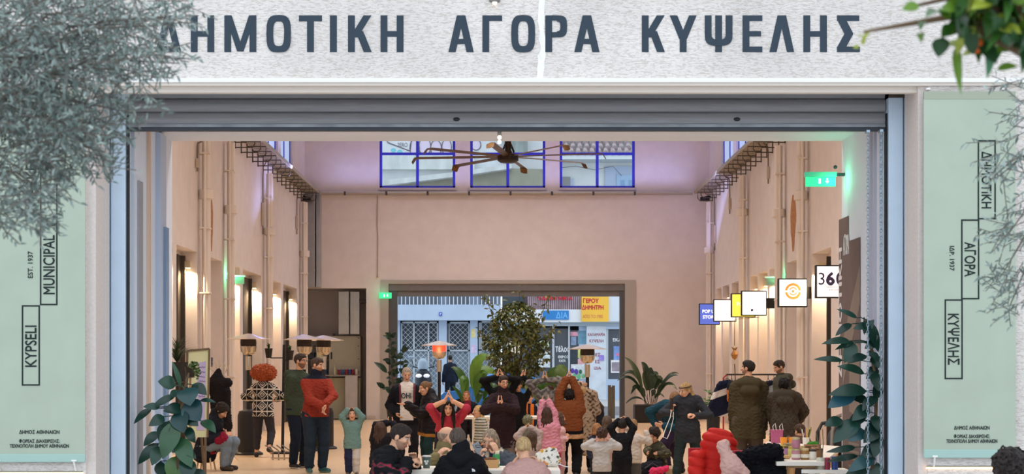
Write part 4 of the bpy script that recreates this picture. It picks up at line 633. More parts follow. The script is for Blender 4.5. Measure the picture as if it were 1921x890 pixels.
def arching(px, D, leaves, label, name, pm, cats='plant', pr=(.2, .4), sq=False):
    t = top(name, label, cats, P(px, 700, D)); t.location.z = 0; o = t.location; lo = lambda x, y, dy=0: P(x, y, D+dy)-o; r = random.Random(px)
    for (pts, w, c) in leaves:                   # base, bend, tip in px; the blade covers the last part
        dy = r.uniform(-.2, .2); b, m_, e = lo(pts[0], pts[1], 0), lo(pts[2], pts[3], dy*.5), lo(pts[4], pts[5], dy); b = V((max(-pr[0]*.8, min(pr[0]*.8, b.x)), 0, pr[1])); n = 12; C = [b*(1-u)**2+m_*2*u*(1-u)+e*u*u for u in np.linspace(0, 1, n+1)]
        mb = MB(); k = 3 if w > 3 else 9; mb.tube(C[:k+3], .008, 5); vs = []; W2 = w*D/F
        for i in range(k, n+1):
            u = (i-k)/(n-k); d = (C[min(i+1, n)]-C[max(i-1, 0)]).normalized(); s = d.cross(V((0, -.6, .8))).normalized(); ww = W2*.5*math.sin(PI*min(1, u*.92+.06))**.8; up = s.cross(d)*ww*.3; vs += [C[i]-s*ww+up, C[i], C[i]+s*ww+up]
        m0 = len(mb.v); mb.v += [tuple(p) for p in vs]
        for i in range(n-k):
            for j in (0, 1): a = m0+i*3+j; mb.f.append((a, a+1, a+4, a+3))
        mb.build('leaf', leafmat(c, .35, .25), t, True)
    pot(t, pr[0], pr[1], pm, 0, sq); return t
g1, g2, g3 = '6f9a35', '5a8a30', '456b2a'
arching(890, 37.6, [((885, 760, 868, 660, 868, 745), 16, g2), ((888, 760, 880, 655, 925, 672), 26, g1), ((892, 755, 890, 670, 932, 705), 30, g1), ((884, 760, 872, 690, 846, 690), 16, g3), ((895, 755, 920, 700, 935, 735), 16, g3), ((888, 755, 895, 690, 912, 700), 18, g2), ((882, 765, 862, 735, 848, 725), 10, g3), ((890, 760, 905, 715, 900, 745), 16, g3), ((895, 765, 915, 740, 925, 750), 12, g3)], 'bright green big-leaved potted plant left of the lemon tree', 'leafy_plant', mat('3b332e', .7, name='dark_planter'))
arching(1035, 35, [((1030, 760, 1030, 680, 1058, 712), 30, '5f7a3a'), ((1035, 760, 1050, 665, 1062, 700), 26, '6a8440'), ((1028, 760, 1010, 690, 1005, 740), 20, g3), ((1020, 765, 985, 690, 992, 745), 16, '6a8440'), ((1030, 760, 1020, 700, 1045, 690), 18, g3), ((1040, 760, 1060, 720, 1075, 735), 14, g3)], 'broad-leaved olive green potted plant right of the lemon tree', 'leafy_plant', mat('3b332e', .7, name='dark_planter'))
d1, d2, d3 = '33482e', '2b3f28', '3f5535'
arching(1224, 45.6, [((1210, 758, 1200, 690, 1172, 671), 13, d3), ((1212, 758, 1200, 680, 1165, 705), 12, d1), ((1214, 758, 1190, 690, 1158, 715), 9, d2), ((1220, 758, 1215, 685, 1203, 680), 13, d2), ((1222, 758, 1222, 690, 1235, 705), 18, d1), ((1224, 758, 1235, 690, 1240, 720), 18, d1), ((1226, 758, 1245, 700, 1272, 705), 9, d2), ((1230, 758, 1250, 690, 1274, 702), 7, d1), ((1228, 758, 1248, 700, 1270, 732), 10, d3), ((1218, 758, 1200, 705, 1184, 740), 10, d2), ((1216, 758, 1195, 735, 1174, 758), 7, d2), ((1214, 758, 1200, 720, 1186, 728), 14, d1), ((1226, 758, 1240, 720, 1252, 720), 12, d3), ((1220, 758, 1216, 700, 1222, 690), 16, d2), ((1222, 758, 1226, 720, 1228, 742), 9, d1), ((1216, 758, 1210, 700, 1214, 695), 16, d3), ((1224, 758, 1232, 730, 1246, 746), 9, d2), ((1212, 758, 1204, 730, 1200, 728), 13, d3)], 'dark planter with tall arching leaves right of the rear doorway', 'planter_plant', mat('2a2624', .6, name='charcoal_planter'), 'plant', (.54, .52), True)
# small plants
def tuft(t, c, n, R, h, col, seed, w=.03, droop=.5):
    r = random.Random(seed)
    for i in range(n):
        a = r.uniform(0, 2*PI); k = r.uniform(.3, 1); p = V(c); d = V((math.cos(a)*R*k, math.sin(a)*R*k, h*(1.1-k*droop))); mb = MB(); leaf(mb, p, p+d, w, (math.cos(a)*-.4, math.sin(a)*-.4, 1), .2, .22, 7, .5); mb.build('leaf', leafmat(col, .4, .15), t, True)
t = top('dracaena', 'spiky dracaena in a black pot on a tall stand beside the easel', 'plant', P(332, 716, 21.2)); o = t.location; MB().lathe([(.11, 0), (.15, .25), (.155, .26), (.14, .26)], 20).build('pot', mat('191c20', .5, name='black_pot'), t, True); tuft(t, (0, 0, .25), 46, .46, .44, '3c4a30', 5, .024, .8)
u = top('plant_stand', 'slim dark stand carrying the spiky dracaena pot', 'stand', (o.x, o.y, 0)); MB().lathe([(.14, 0), (.14, .02), (.03, .04)], 20).build('base', blk, u); MB().tube([(0, 0, .03), (0, 0, o.z-.02)], .02, 10).build('column', blk, u); MB().lathe([(.03, 0), (.12, .015), (.12, .02)], 20, (0, 0, o.z-.02)).build('tray', blk, u)
t = top('ivy_plant', 'small trailing ivy in a dark pot in front of the easel', 'plant', P(357, 708, 20.6)); o = t.location; MB().lathe([(.055, 0), (.075, .12), (.078, .13)], 16).build('pot', mat('2a2b2d', .5, name='black_pot'), t, True); r = random.Random(2)
for i in range(9):
    mb = MB(); a = r.uniform(-.3, 1.2); p = V((0, -.03, .13)); q = p+V((math.cos(a)*.16*r.random(), -.06, .06)); e = q+V((.05*r.uniform(-1, 1.4), -.03, -.22*r.random())); mb.tube([p, q, e], .003, 4)
    for k in range(9): u_ = r.random(); c = q+(e-q)*u_ if i % 3 else p+(q-p)*u_; d = V((r.uniform(-1, 1), -.6, r.uniform(-1, .4))).normalized(); leaf(mb, c, c+d*.045, .04, (0, -1, .4), .2, .1, 4)
    mb.build('trailing_stem', leafmat('4d6a38', .4), t, True)
u = top('plant_stand', 'slim wooden stand carrying the ivy pot', 'stand', (o.x, o.y, 0)); MB().lathe([(.12, 0), (.12, .02), (.03, .04)], 16).build('base', blk, u); MB().tube([(0, 0, .03), (0, 0, o.z-.01)], .015, 8).build('column', mat('a58a68', .6, name='pale_wood'), u); MB().lathe([(.02, 0), (.09, .01)], 16, (0, 0, o.z-.012)).build('tray', blk, u)
t = top('pole_stand', 'leaning black pole stand that carries two small herb pots', 'stand', P(530, 760, 29.5)); t.location.z = 0; MB().bar((0, 0, .02), (.03, 0, 2.05), .05).build('pole', blk, t); MB().box(-.2, -.2, 0, .2, .2, .03).build('base', blk, t); o = t.location
for x, z in ((-.22, 1.80), (.13, 1.76)): MB().bar((.025, 0, z), (x, 0, z), .02).build('arm', blk, t)
for x, z, lb in ((-.25, 1.80, 'left'), (.15, 1.76, 'right')):
    u = top('herb_pot', 'small black pot with green herb, %s one on the pole stand' % lb, 'plant pot', o+V((x, -.07, z))); MB().lathe([(.05, 0), (.075, .17), (.08, .18)], 14).build('pot', blk, u, True); tuft(u, (0, 0, .17), 16, .09, .12, '3f6a34', 3, .035)
t = top('foliage_plant', 'small leafy plant in a tall dark pot beside the clothes rail', 'plant', P(1338, 790, 33.5)); t.location.z = 0; MB().lathe([(.13, 0), (.15, .75), (.155, .78)], 18).build('pot', mat('2a2c30', .5, name='charcoal_pot'), t, True); r = random.Random(6); mb = MB()
for i in range(60): a = r.uniform(0, 2*PI); c = V((math.cos(a)*.16*r.random(), math.sin(a)*.14*r.random(), .78+.32*r.random())); d = V((math.cos(a), math.sin(a), r.uniform(-.3, .5))); leaf(mb, c, c+d*.10, .075, (0, -.4, 1), .2, .1, 4)
mb.build('foliage', leafmat('5d8a45', .4), t, True); mb = MB()
for i in range(5): mb.tube([(0, 0, .76), (.05*math.cos(i*1.3), .05*math.sin(i*1.3), 1.0)], .006, 5)
mb.build('stem', stem_g, t)
# foreground trees: olive on the left, its twigs on the right, an orange tree top right
def olive(label, D0, trunk_px, boxes, n, name, seed, sc=1.0):
    r = random.Random(seed); base = P(trunk_px, 900, D0); t = top(name, label, 'tree', (base.x, D0, 0)); o = t.location; mb = MB(); top_ = P(trunk_px, 60, D0)-o
    mb.tube([(0, 0, 0), (.05, .02, .9), (-.02, .05, 1.8), top_], [.09, .075, .06, .04], 10); cols = [MB() for _ in range(4)]; cm = ('8b9a94', '74867f', 'aab8b2', '5c6c66')
    for (x0, y0, x1, y1, cnt) in boxes:
        for i in range(cnt):
            px, py = r.uniform(x0, x1), r.uniform(y0, y1); dy = r.uniform(-.45, .45); a = P(px, py, D0+dy)-o; ang = r.gauss(-.25, .7); d = V((math.cos(ang)*(1 if trunk_px < 900 else -1), r.uniform(-.4, .4), math.sin(ang))).normalized(); L = r.uniform(.09, .2)*sc; mb2 = [a-d*L*.5, a, a+d*L*.5]
            mb.tube(mb2, .0022, 4); k = int(7*sc)+3
            for j in range(k):
                c = a+d*L*(j/(k-1)-.5); sd = d.orthogonal().normalized(); sd = Matrix.Rotation(r.uniform(0, 6.28), 3, d)@sd; dd = (d*.7+sd*.9).normalized(); leaf(cols[r.choice((0, 0, 1, 1, 2, 3))], c, c+dd*r.uniform(.024, .042)*sc, r.uniform(.007, .011)*sc, (r.uniform(-1, 1), -1, 1), .15, .08, 3)
    for (x0, y0, x1, y1, cnt) in boxes:
        for i in range(2 if cnt > 30 else 1): e = P(r.uniform(x0, x1), r.uniform(y0, y1), D0+r.uniform(-.3, .3))-o; m_ = V((e.x*.35, e.y*.5, 1.8+(e.z-1.8)*.6+.25)); mb.tube([(0, .04, 1.75), m_*.5+V((0, .02, .95)), m_, (m_+e)*.5+V((0, 0, .08)), e], [.022, .015, .008, .005, .002], 6)
    mb.build('trunk', mat('6b665e', .9, noise=.3, scale=15, name='olive_bark'), t, True)
    for m_, c in zip(cols, cm): m_.build('foliage', leafmat(c, .5, .2), t, True)
olive('blurred silvery olive tree hanging over the left banner', 5.6, -160, [(-30, -20, 130, 340, 230), (0, -20, 175, 200, 120), (-30, 60, 110, 250, 80), (120, -20, 230, 160, 80), (170, 0, 330, 60, 42), (180, 70, 300, 150, 46), (60, 190, 180, 320, 90), (-20, 330, 100, 430, 60), (150, 165, 215, 300, 34), (190, 170, 290, 225, 14), (190, 225, 230, 320, 10), (290, 10, 400, 45, 5), (300, 85, 350, 120, 6), (100, 350, 115, 395, 3)], 0, 'olive_tree', 21)
olive('blurred olive twigs leaning in from the right edge over the right banner', 6.4, 2010, [(1872, 290, 1925, 540, 24), (1885, 150, 1925, 260, 10), (1845, 240, 1900, 330, 5), (1832, 310, 1868, 330, 3), (1860, 430, 1915, 450, 6), (1850, 505, 1915, 545, 12), (1882, 565, 1905, 590, 5)], 0, 'olive_tree', 22)
t = top('orange_tree', 'orange tree with one ripe orange hanging into the top right corner', 'tree', ((2060-CX)*3.4/F, 3.4, 0)); o = t.location; r = random.Random(31); D = 3.4; mb = MB(); mb.tube([(0, 0, 0), (.03, 0, 1.0), (-.02, .02, 1.8), (-.1, 0, 2.35), (-.25, 0, 2.5)], [.06, .055, .045, .03, .012], 10); lo = lambda x, y, dy=0: P(x, y, D+dy)-o
for x, y in ((1780, 60), (1850, 90), (1900, 60), (1700, 15), (1720, 45), (1870, 20), (1620, 60)): mb.tube([(-.1, 0, 2.3), lo((x+1960)/2, y-30), lo(x, y)], [.016, .008, .003], 6)
mb.build('trunk', bark, t, True); cols = {c: MB() for c in ('3a6a26', '6c942e', 'a3b03c', '274e26', '4f8a60')}; kk = list(cols)
SP = [(1725, 12, 1692, 18, 20, 1), (1735, 40, 1726, 58, 14, 0), (1726, 62, 1729, 80, 13, 1), (1770, 70, 1760, 108, 30, 3), (1790, 50, 1766, 70, 26, 0), (1795, 85, 1803, 178, 16, 1), (1775, 82, 1806, 90, 16, 2), (1850, 70, 1851, 148, 22, 4), (1836, 80, 1870, 120, 30, 3), (1866, 96, 1925, 80, 24, 1), (1870, 130, 1910, 125, 16, 1), (1618, 86, 1606, 66, 7, 2), (1615, 84, 1636, 52, 7, 2), (1612, 88, 1600, 90, 8, 2)]
for x, y, u, v_, w, c in SP: leaf(cols[kk[c]], lo(x, y, r.uniform(-.05, .05)), lo(u, v_, r.uniform(-.06, .06)), w*D/F*1.1, (r.uniform(-.5, .5), -1, .4), .2, .1, 6)
for i in range(120):
    x, y = r.uniform(1745, 1960), r.uniform(-25, 85); 
    if x < 1790 and y > 55: continue
    a = r.uniform(0, 2*PI); L = r.uniform(34, 58); leaf(cols[r.choice(kk[:4] if i % 5 else kk[2:])], lo(x, y, r.uniform(-.2, .2)), lo(x+L*math.cos(a), y+L*math.sin(a)*.9+8, r.uniform(-.2, .2)), r.uniform(20, 30)*D/F, (r.uniform(-.6, .6), -1, r.uniform(-.2, .8)), .2, .1, 5)
for c, m_ in cols.items(): m_.build('foliage', leafmat(c, .35, .3), t, True)
u = top('orange', 'single ripe orange hanging among the leaves at the top right', 'fruit', P(1832, 85, D-.02)); MB().ball((0, 0, 0), (.0155, .0155, .018), 16).build('peel', mat('f0641e', .45, noise=.08, scale=90, name='orange_peel'), u, True); MB().tube([(0, 0, .02), (-.005, 0, .06)], .003, 6).build('stalk', stem_g, u)
# ---------------------------------------------------------------- soft-bodied shapes: blended distance fields meshed by surface nets
class Field:
    def __init__(s, lo, hi, h):
        lo, hi = arr(lo)-3*h, arr(hi)+3*h; s.h = h; s.lo = lo; n = np.ceil((hi-lo)/h).astype(int)+1; s.n = n
        s.ax = [(lo[i]+h*np.arange(n[i])).astype(np.float32) for i in range(3)]; s.d = np.full(n, .5, np.float32)
    def sub(s, lo, hi, m):
        a = np.clip(np.floor((arr(lo)-m-s.lo)/s.h).astype(int), 0, s.n-1); b = np.clip(np.ceil((arr(hi)+m-s.lo)/s.h).astype(int)+1, 1, s.n)
        sl = tuple(slice(int(a[i]), int(max(b[i], a[i]+1))) for i in range(3))
        X, Y, Z = np.meshgrid(*[s.ax[i][sl[i]] for i in range(3)], indexing='ij'); return sl, X, Y, Z
    def put(s, sl, d, k):
        o = s.d[sl]
        if k > 0:
            h = np.clip(.5+.5*(o-d)/k, 0, 1); s.d[sl] = o*(1-h)+d*h-k*h*(1-h)
        else: s.d[sl] = np.minimum(o, d)
    def cap(s, a, b, ra, rb, k=.03, ax=None, f=1.0):
        a, b = arr(a), arr(b); r = max(ra, rb)*max(1, f); sl, X, Y, Z = s.sub(np.minimum(a, b)-r, np.maximum(a, b)+r, k+2.5*s.h)
        p = np.stack([X-a[0], Y-a[1], Z-a[2]], -1); e = b-a
        if ax is not None:
            ax = arr(ax); g = 1/f-1; p = p+(p@ax)[..., None]*ax*g; e = e+e.dot(ax)*ax*g
        t = np.clip((p@e)/max(e.dot(e), 1e-9), 0, 1); d = np.linalg.norm(p-t[..., None]*e, axis=-1)-(ra+(rb-ra)*t)
        if f < 1: d = d*math.sqrt(f)
        s.put(sl, d.astype(np.float32), k); return s
    def ell(s, c, R, M=None, k=.03):
        c, R = arr(c), arr(R); M = np.eye(3) if M is None else M; r = R.max(); sl, X, Y, Z = s.sub(c-r, c+r, k+2.5*s.h)
        q = np.stack([X-c[0], Y-c[1], Z-c[2]], -1)@M; k0 = np.linalg.norm(q/R, axis=-1); k1 = np.linalg.norm(q/R**2, axis=-1)
        s.put(sl, (k0*(k0-1)/np.maximum(k1, 1e-6)).astype(np.float32), k); return s
    def full(s): return np.meshgrid(*s.ax, indexing='ij')
    def cut(s, p, n, sl=None):                    # drop what lies on the +n side of p
        X, Y, Z = s.full(); n = arr(n); n = n/np.linalg.norm(n); p = arr(p)
        s.d = np.maximum(s.d, ((X-p[0])*n[0]+(Y-p[1])*n[1]+(Z-p[2])*n[2]).astype(np.float32)); return s
    def rough(s, amp, wl, seed=0, st=(1, 1, 1)):
        X, Y, Z = s.full(); r = random.Random(seed); q = 2*PI/wl; a, b, c = [r.uniform(0, 6) for _ in range(3)]
        X, Y, Z = X*q*st[0], Y*q*st[1], Z*q*st[2]
        s.d += (amp*(np.sin(X+1.7*np.sin(.61*Z+a)+b)*np.sin(Z+1.4*np.sin(.73*X+c)+a)+.6*np.sin(1.7*Y+1.3*np.sin(Z*.8+b)+c)*np.sin(1.6*Z+X*.7+c))).astype(np.float32); return s
    def ridges(s, u, spacing, amp, off=0):
        X, Y, Z = s.full(); u = arr(u); t = (X*u[0]+Y*u[1]+Z*u[2]+off)*PI/spacing; s.d -= (amp*np.sqrt(np.abs(np.sin(t)))).astype(np.float32); return s
    def mesh(s):
        d = s.d; I = d < 0; nx, ny, nz = d.shape
        c8 = [(i, j, k) for i in (0, 1) for j in (0, 1) for k in (0, 1)]
        cnt = sum(I[i:nx-1+i, j:ny-1+j, k:nz-1+k].astype(np.int8) for i, j, k in c8)
        act = np.argwhere((cnt > 0) & (cnt < 8))
        if len(act) == 0: return np.zeros((0, 3)), np.zeros((0, 4), int)
        idx = np.full((nx-1, ny-1, nz-1), -1, np.int32); idx[tuple(act.T)] = np.arange(len(act))
        val = {c: d[act[:, 0]+c[0], act[:, 1]+c[1], act[:, 2]+c[2]] for c in c8}
        acc = np.zeros((len(act), 3)); num = np.zeros(len(act))
        for c in c8:
            for ax in range(3):
                if c[ax]: continue
                e = list(c); e[ax] = 1; e = tuple(e); va, vb = val[c], val[e]; m = (va < 0) != (vb < 0)
                t = np.where(m, va/np.where(m, va-vb, 1), 0)
                for q in range(3): acc[:, q] += np.where(m, c[q]+(t if q == ax else 0), 0)
                num += m
        vs = s.lo+s.h*(act+acc/num[:, None]); qs = []
        for ax in range(3):
            A = np.take(I, range(d.shape[ax]-1), ax); B = np.take(I, range(1, d.shape[ax]), ax); e = np.argwhere(A != B); o = [q for q in range(3) if q != ax]
            e = e[(e[:, o[0]] > 0) & (e[:, o[1]] > 0) & (e[:, o[0]] < d.shape[o[0]]-1) & (e[:, o[1]] < d.shape[o[1]]-1)]
            if not len(e): continue
            ins = A[tuple(e.T)]; q = []
            for du, dv in ((0, 0), (-1, 0), (-1, -1), (0, -1)):
                c = e.copy(); c[:, o[0]] += du; c[:, o[1]] += dv; q.append(idx[tuple(c.T)])
            q = np.stack(q, 1); flip = ins if ax == 1 else ~ins; q[flip] = q[flip][:, ::-1]; qs.append(q)
        return vs, np.concatenate(qs)
def np_obj(name, pieces, m, parent, col=None):
    vs = np.concatenate([p[0] for p in pieces]); off = 0; fs = []
    for p in pieces: fs.append(p[1]+off); off += len(p[0])
    fs = np.concatenate(fs); me = bpy.data.meshes.new(name); me.vertices.add(len(vs)); me.vertices.foreach_set('co', vs.astype(np.float32).ravel())
    me.loops.add(fs.size); me.loops.foreach_set('vertex_index', fs.astype(np.int32).ravel()); me.polygons.add(len(fs)); me.polygons.foreach_set('loop_start', (np.arange(len(fs))*4).astype(np.int32))
    me.polygons.foreach_set('use_smooth', np.ones(len(fs), bool)); me.update(calc_edges=True)
    if col is not None:
        a = me.color_attributes.new('col', 'FLOAT_COLOR', 'POINT'); a.data.foreach_set('color', np.concatenate([col, np.ones((len(col), 1))], 1).astype(np.float32).ravel())
    me.materials.append(m); o = bpy.data.objects.new(name, me); COL.objects.link(o); o.parent = parent; return o
def ik(a, b, l1, l2, pole):
    a, b = V(a), V(b); d = b-a; L = d.length; mx = (l1+l2)*.995
    if L > mx: b = a+d*(mx*min(L/mx, 1.10)/L); g = min(L/mx, 1.10); l1 *= g; l2 *= g; d = b-a; L = d.length
    n = d.normalized(); t = (l1*l1-l2*l2+L*L)/(2*L); h = math.sqrt(max(l1*l1-t*t, 0)); p = V(pole); p = p-n*p.dot(n)
    p = p.normalized() if p.length > 1e-5 else n.orthogonal().normalized()
    return a+n*t+p*h, b
def hand(w, dr, pn, k, pose, thumb):
    """one hand: wrist w, finger direction dr, palm normal pn (towards what the palm faces), scale k, thumb side vector"""
    w, dr, pn = V(w), V(dr).normalized(), V(pn); pn = (pn-dr*pn.dot(dr)).normalized(); sd = dr.cross(pn)
    if sd.dot(V(thumb)) < 0: sd = -sd                                   # sd points to the thumb side
    f = Field(w-V((.2, .2, .2))*k, w+V((.2, .2, .2))*k, .0058); pc = w+dr*.05*k
    f.cap(w-dr*.03*k, w+dr*.02*k, .023*k, .024*k, .015)
    f.cap(w+dr*.015*k+sd*.012*k, w+dr*.08*k+sd*.02*k, .016*k, .013*k, .014); f.cap(w+dr*.015*k-sd*.012*k, w+dr*.075*k-sd*.022*k, .016*k, .012*k, .014); f.cap(w+dr*.02*k, w+dr*.08*k, .017*k, .013*k, .014)
    curl = {'flat': .10, 'relax': .65, 'grip': 1.25, 'fist': 1.75, 'spread': .12}[pose]
    for i, (o, L) in enumerate(((.026, .068), (.009, .077), (-.009, .072), (-.026, .056))):
        sp = .3 if pose == 'spread' else .05; d0 = (dr+sd*o*sp*30*.5).normalized(); a = w+dr*.083*k+sd*o*k; q = a; th = curl*.45
        for j, (fr, r) in enumerate(((.45, .0098), (.32, .0090), (.23, .0080))):
            dd = d0*math.cos(th)+pn*math.sin(th); e = q+dd*L*fr*k; f.cap(q, e, r*k, (r-.0008)*k, .004); q = e; th += curl*.62
    a = w+dr*.03*k+sd*.024*k; t1 = (dr*.75+sd*.75+pn*(.3+.4*min(curl, 1))).normalized(); b = a+t1*.042*k; t2 = (dr*.9+sd*(.25-.5*min(curl, 1))+pn*(.2+.5*min(curl, 1))).normalized(); c = b+t2*.034*k
    f.cap(a, b, .014*k, .011*k, .01); f.cap(b, c, .0105*k, .0085*k, .005)
    return f.mesh()
SKIN = 'd9a585'; MATB = lambda: mat('ffffff', .55, vcol=True, name='skin', bump=.02, scale=120, spec=.3)
def cloth(rough=.85, bump=.12, scale=160, noise=.12): return mat('ffffff', rough, vcol=True, name='fabric', bump=bump, scale=scale, noise=noise, spec=.15)
def hairm(): return mat('ffffff', .55, vcol=True, name='hair', bump=.5, scale=70, noise=.35, stretch=(1, 1, .22), spec=.35)
NP = [0]
def person(label, cx, s, face, H=1.72, cat='person', kid=False, lean=2, pv=None, nb=None, hd=None, look=(0, 0, 0), lh=None, rh=None, lp=None, rp=None, lf=None, rf=None, lk=None, rk=None,
           lhand=('relax',), rhand=('relax',), skin=SKIN, hair=('short', '3a2a20'), beard=None, topw=None, pants=None, skirt=None, shoes='2a2a2c', wide=1.0, twist=0, group=None, glasses=None, z0=0.0, hk=1.0, lips='a85a50', sit=False):
    NP[0] += 1; seed = NP[0]; D0 = F/s; fr = math.radians(face); R0 = V(((cx-CX)/s, D0, z0)); root = top('person', label, cat, R0, fr, group)
    Ri = Matrix.Rotation(-fr, 3, 'Z'); loc = lambda p: Ri@(P(p[0], p[1], D0+p[2])-R0)
    wdir = lambda d: Ri@V(d)
    hh = (.19 if kid else .133)*H*hk; U = (H-hh)/.868; U0 = U; fat = (1.12 if kid else 1.0)*wide
    pel = loc(pv) if pv else V((0, 0, .53*U)); tw = math.radians(twist); r = V((math.cos(tw), math.sin(tw), 0)); fw = V((math.sin(tw), -math.cos(tw), 0))
    if nb: N = loc(nb)
    else: N = pel+(V((0, 0, 1))*math.cos(math.radians(lean))+fw*math.sin(math.radians(lean)))*.305*U
    u = (N-pel).normalized(); tl = (N-pel).length; r = (r-u*r.dot(u)).normalized(); fw = r.cross(u)
    if hd: hc = loc(hd)
    else: hc = N+(V((0, 0, 1))*.85+u*.3).normalized()*(.045*U+hh*.5)+fw*.018*U
    yw, pt, rl = [math.radians(a) for a in look]
    hu = (V((0, 0, 1))*.75+u*.25).normalized(); hr = (r-hu*r.dot(hu)).normalized(); M = Matrix((hr, hu.cross(hr), hu)).transposed()@Matrix.Rotation(yw, 3, 'Z')@Matrix.Rotation(pt, 3, 'X')@Matrix.Rotation(rl, 3, 'Y')
    HM = np.array(M); k = hh/.231; hp = lambda x, y, z: hc+M@(V((x, -y, z))*k)   # head frame: x left, y to the face, z up
    sw = (.092 if not kid else .090)*U*wide; SL, SR = N-u*.044*U+r*sw, N-u*.044*U-r*sw
    la, lb = .168*U, .150*U
    def arm(S, t, pole, sg):
        t = loc(t) if t else S+r*sg*.045*U+fw*.03*U-V((0, 0, 1))*.30*U
        return ik(S, t, la, lb, wdir(pole) if pole else (r*sg*.5-fw*.8-V((0, 0, .4))))
    EL, WL = arm(SL, lh, lp, 1); ER, WR = arm(SR, rh, rp, -1)
    HL, HR = pel-u*.015*U+r*.052*U*fat, pel-u*.015*U-r*.052*U*fat
    def leg(Hp, t, kn, sg):
        if t is None: a = V((sg*.062*U, -.0*U, .045*U)); fdir = V((sg*.25, -1, 0))
        else:
            a = Ri@(V(((t[0]-CX)/F*(D0+t[1]), D0+t[1], .045*U+z0+(t[2] if len(t) > 2 else 0)))-R0); fdir = V((sg*.2, -1, 0)) if len(t) < 4 else wdir(t[3])
        K, A = ik(Hp, a, .238*U, .238*U, wdir(kn) if kn else (fw+r*sg*.12)); return K, A, fdir.normalized()
    KL, AL, FL = leg(HL, lf, lk, 1); KR, AR, FR = leg(HR, rf, rk, -1)
    pts = [SL, SR, EL, ER, WL, WR, HL, HR, KL, KR, AL, AR, hc, N, pel]
    lo = [min(p[i] for p in pts)-.24 for i in range(3)]; hi = [max(p[i] for p in pts)+.24 for i in range(3)]; lo[2] = max(lo[2], -.01)
    bw, bd = .088*U*fat, .062*U*fat
    def torso(f, o, low=0.0, k=.05):
        f.cap(pel+r*.028*U, pel-r*.028*U, .066*U*fat+o, .066*U*fat+o, k, fw, .98)
        f.cap(pel+u*.04*U, pel+u*tl*.5, bw*.88+o, bw*.90+o, k, fw, .74); f.cap(pel+u*tl*.5+fw*.004*U, pel+u*tl*.76+fw*.004*U, bw*.95+o, bw*1.0+o, k, fw, .76)
        f.cap(N-u*.074*U+r*sw*.55, N-u*.074*U-r*sw*.55, .042*U+o*.8, .042*U+o*.8, k)
        f.cap(N-u*.014*U+fw*.004*U, SL, .026*U+o*.6, .030*U+o*.7, k); f.cap(N-u*.014*U+fw*.004*U, SR, .026*U+o*.6, .030*U+o*.7, k)
    def arms(f, o, end=1.0, k=.025, flare=0):
        for S, El, Wr in ((SL, EL, WL), (SR, ER, WR)):
            e = El+(Wr-El)*min(1, max(0, end*2-1)) if end > .5 else S+(El-S)*end*2
            f.cap(S, El if end > .5 else e,   .033*U*fat+o, .028*U*fat+o, k)
            if end > .5: f.cap(El, e, .028*U*fat+o, .0195*U*fat+o+flare, k)
    def legs(f, o, end=1.0, k=.03, flare=0):
        for Hp, K, A in ((HL, KL, AL), (HR, KR, AR)):
            f.cap(Hp, K, .058*U*fat+o, .037*U*fat+o, k, ); e = K+(A-K)*max(0, end*2-1); f.cap(K, K*.62+e*.38, .036*U*fat+o, .034*U*fat+o, k); f.cap(K*.62+e*.38, e, .034*U*fat+o, .023*U*fat+o+flare, k)
    # body: one skin mesh with head and hands
    nf = hh/.231
    f = Field(lo, hi, .012 if not kid else .010); torso(f, -.004); arms(f, -.002); legs(f, -.003); f.cap(N-u*.03*U, hc+M@V((0, .004, -.045))*k, .032*U*(1.1 if kid else 1), .050*k, .02)
    for A, fd in ((AL, FL), (AR, FR)): f.cap(A+V((0, 0, -.012*U)), A+fd*.075*U+V((0, 0, -.028*U)), .022*U, .017*U, .015)
    pieces = [f.mesh()]
    q = .14*k; f = Field(hc-V((q, q, q)), hc+V((q, q, q)), .0072)
    f.ell(hp(0, -.012, .022), (.071*k, .090*k, .086*k), HM, 0); f.ell(hp(0, .028, -.045), (.052*k, .058*k, .066*k), HM, .03); f.ell(hp(0, .055, -.083), (.024*k, .024*k, .022*k), HM, .02)
    f.ell(hp(0, .060, .038), (.045*k, .022*k, .016*k), HM, .02); f.cap(hp(0, .086, .012), hp(0, .108, -.024), .010*k, .0145*k, .012); f.ell(hp(0, .084, -.056), (.024*k, .013*k, .010*k), HM, .008)
    for x in (-1, 1):
        f.ell(hp(x*.036, .068, -.012), (.022*k, .022*k, .018*k), HM, .015); f.ell(hp(x*.030, .077, .014), (.014*k, .012*k, .010*k), HM, .006); f.ell(hp(x*.073, -.004, -.008), (.010*k, .020*k, .030*k), HM, .008)
    f.cap(hp(0, -.012, -.06), N-u*.0*U+(hc-N)*.25, .046*k, .047*k, .02)
    pieces.append(f.mesh()); nh = sum(len(p[0]) for p in pieces[:1]); nh2 = nh+len(pieces[1][0])
    for Wr, El, spec, sg in ((WL, EL, lhand, 1), (WR, ER, rhand, -1)):
        dr = wdir(spec[1]) if len(spec) > 1 and spec[1] else (Wr-El).normalized(); pn = wdir(spec[2]) if len(spec) > 2 and spec[2] else (-r*sg+fw*.25); th = wdir(spec[3]) if len(spec) > 3 else fw+V((0, 0, .6))
        pieces.append(hand(Wr, dr, pn, (.88 if kid else 1.0)*U/1.72*1.03, spec[0], th))
    vs = np.concatenate([p[0] for p in pieces]); col = np.tile(arr(rgb(skin)), (len(vs), 1)); hv = (vs[nh:nh2]-arr(hc))@HM/k; x, y, z = hv[:, 0], -hv[:, 1], hv[:, 2]; c = col[nh:nh2]
    dk = arr(rgb(hair[1])); sk = arr(rgb(skin)); ax_ = np.abs(x)
    c[(ax_ < .05) & (y > .03) & (z < -.0) & (z > -.03) & (ax_ > .022)] *= (1.0, .90, .88)
